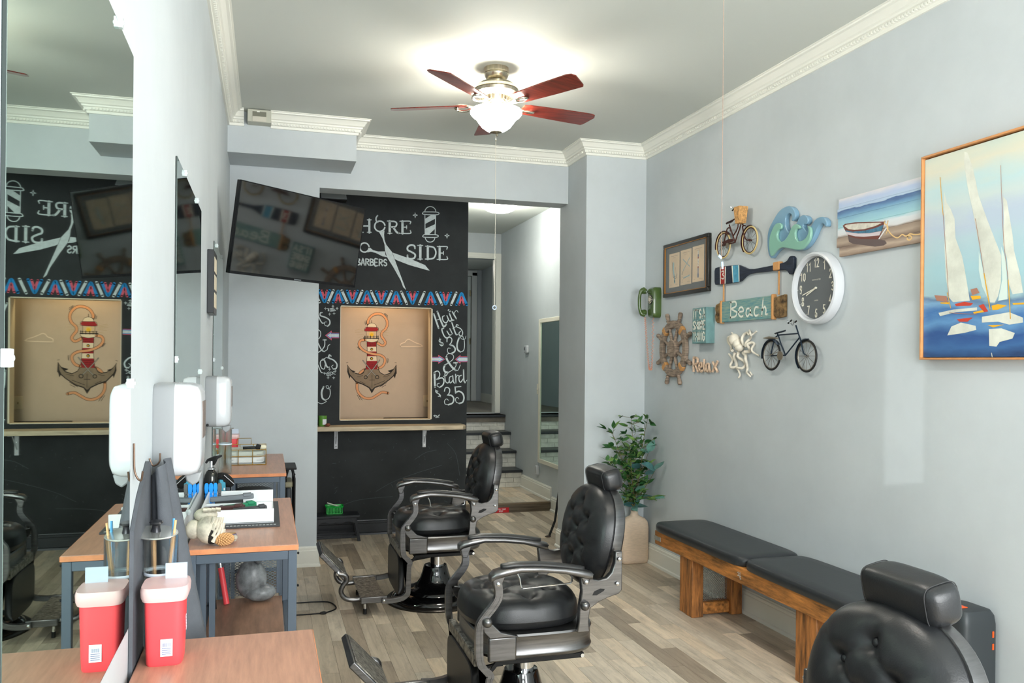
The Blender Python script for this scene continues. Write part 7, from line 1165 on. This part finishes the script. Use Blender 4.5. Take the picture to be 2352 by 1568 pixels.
for (tx, ty, tz), kind in stems:
    base = Vector((lr.uniform(-.012, .012), lr.uniform(-.01, .01), -.01)); tip = Vector((tx, ty, tz))
    mid = base.lerp(tip, .5) + Vector((lr.uniform(-.02, .02), lr.uniform(-.02, .02), .06)); low = Vector((base.x * 1.2, base.y * 1.2, .05))
    path = [safe(p) if p.z > .03 else p for p in catmull([base, low, mid, tip], 6)]
    MB().tube(path, [.0042 - .0028 * k / (len(path) - 1) for k in range(len(path))], 6).build('stem', m_stem, pl_)
    n = len(path)
    if kind == 0:
        for k in range(7, n):
            for rep in range(3):
                a = lr.uniform(0, 2 * PI); d_ = Vector((math.cos(a), math.sin(a), lr.uniform(.1, .9)))
                p = path[k] + Vector((lr.uniform(-.006, .006),) * 3)
                if rep and lr.random() < .75:   # short twig
                    q = safe(p + d_.normalized() * lr.uniform(.04, .1)); MB().tube([path[k], q], .0014, 5).build('twig', m_stem, pl_)
                    for _k in range(3): put_leaf(lr.choice(LS), q, d_ + Vector((lr.uniform(-.8, .8), lr.uniform(-.8, .8), lr.uniform(-.4, .5))))
                else: put_leaf(lr.choice(LS), p, d_)
    else:
        for k in range(6, n, 2):
            a = lr.uniform(PI * .7, PI * 1.9); put_leaf(lr.choice(LB), path[k], (math.cos(a) * .8, math.sin(a), lr.uniform(-.2, .5)))
        put_leaf(LB[0], path[-1], tip - mid)
# ------------------------------------------------------------------ bench
m_bench = mat('rustic_wood', (176, 116, 58), .5, var=.4, vscale=5, stretch=(8, 1.1, 8), bump=.35, bscale=24); m_benv = mat('rustic_wood_post', (166, 108, 56), .5, var=.42, vscale=5, stretch=(8, 8, 1.1), bump=.35, bscale=24)
m_vin = mat('black_vinyl', (44, 47, 50), .38, bump=.12, bscale=20)
t = thing('waiting_bench', 'rustic wooden bench with black padded seat along the right wall', 'bench', (2.67, 4.0, 0))
def padl(y0, y1, nm):
    rg = []
    for z, k, e in ((.448, .985, 0), (.455, 1.0, 0), (.48, 1.0, 0), (.494, .97, 0), (.5, .92, 0), (.503, .6, 0)):
        rg.append([(x, y, z) for x, y in sup(.205 * (1 - (1 - k) * 1.0), (y1 - y0) / 2 - .205 * (1 - k), 9, 64, 0, (y0 + y1) / 2)])
    MB().loft(rg).build(nm, m_vin, t, ang=50)
padl(-.005, 1.08, 'seat_pad'); padl(-1.09, -.012, 'seat_pad')
MB().box(-.188, -.15, -1.07, 1.06, .355, .447).build('front_beam', m_bench, t, bevel=.006); MB().box(.14, .178, -1.07, 1.06, .355, .447).build('rear_beam', m_bench, t, bevel=.006)
MB().box(-.15, .14, 1.02, 1.06, .355, .447).build('end_beam', m_bench, t, bevel=.006); MB().box(-.15, .14, -1.07, -1.03, .355, .447).build('end_beam', m_bench, t, bevel=.006)
MB().box(-.15, .14, -1.02, 1.01, .43, .446).build('seat_board', m_bench, t)
for yb in (.58, -.62):
    MB().box(-.17, -.092, yb, yb + .085, 0, .354).build('post', m_benv, t, bevel=.005); MB().box(-.165, -.09, yb + .088, yb + .17, 0, .354).build('post', m_benv, t, bevel=.005)
    MB().box(.10, .178, yb, yb + .08, 0, .354).build('post', m_benv, t, bevel=.005)
    MB().box(-.09, .098, yb + .012, yb + .09, .012, .085).build('foot_block', m_bench, t, bevel=.008); MB().box(-.09, .098, yb + .012, yb + .06, .31, .354).build('top_block', m_bench, t)
    ms = MB()
    for k in range(26):
        for sg in (1, -1):
            xa = -.09 if sg > 0 else .098; z0 = .085 + (k - 12) * .016
            p0, p1 = (xa, z0), (xa + sg * .188, z0 + .188 * 1.1)
            za, zb_ = max(.085, p0[1]), min(.31, p1[1])
            if za < zb_:
                f_ = lambda zz: (p0[0] + (p1[0] - p0[0]) * (zz - p0[1]) / (p1[1] - p0[1]), zz)
                L_, R_ = _offs([f_(za), f_(zb_)], .0024); ms.poly(L_ + R_[::-1], 'xz', yb + .05 + sg * .0003)
    ms.build('wire_mesh', mat('mesh_wire', (160, 164, 160), .4, .6), t, smooth=False, kind='stuff', recalc=False)
for y in (1.03, -1.04):
    pt = MB().box(-.1915, -.188, y - .06, y + .03, .385, .412).build('corner_plate', mat('zinc', (176, 180, 176), .35, .7), t)
    for k in range(3): MB().lathe([(.004, -.1935), (.004, -.1915)], 8, (0, y - .045 + k * .03, .399), 'x').build('screw', m_chrome, pt)
b = MB()
for p, w in (([(.02, .418), (.012, .425), (.008, .414), (.0, .42)], .003), ([(.018, .405), (.0, .41)], .004), ([(-.006, .428), (-.008, .388)], .004), ([(-.002, .4), (-.018, .392)], .003), ([(.004, .4), (-.016, .406)], .003)): b.ribbon(p, w, 'yz', -.1895)
b.v = [(x, y + .02, z - .008) for x, y, z in b.v]
b.build('maker_mark', mat('white_mark', (206, 214, 216), .6), t, smooth=False, kind='stuff', recalc=False)
# ------------------------------------------------------------------ speaker on the floor
m_spk = mat('charcoal_plastic', (48, 53, 56), .45); m_or = mat('orange_accent', (240, 84, 24), .4)
t = thing('party_speaker', 'charcoal loudspeaker with orange accents behind the nearest chair', 'speaker', (2.785, 2.8, 0))
MB().loft([[(x, y, z) for x, y in sup(a, b_, 6, 40)] for z, a, b_ in ((0, .08, .085), (.01, .088, .095), (.5, .088, .095), (.535, .084, .09), (.555, .072, .08), (.56, .05, .06))]).build('cabinet', m_spk, t, ang=40)
MB().loft([[(-.0885, y, z) for y, z in sup(.07, .2, 7, 40, 0, .26)], [(-.091, y, z) for y, z in sup(.067, .197, 7, 40, 0, .26)]]).build('grille', mat('grille_metal', (60, 66, 68), .5, .4, bump=1, bscale=300, var=.3, vscale=160), t)
MB().box(-.05, -.02, -.04, .06, .5605, .5635).build('top_handle', m_or, t, bevel=.001)
for z in (.40, .45): MB().box(.05, .058, -.0965, -.095, z, z + .025).build('accent', m_or, t)
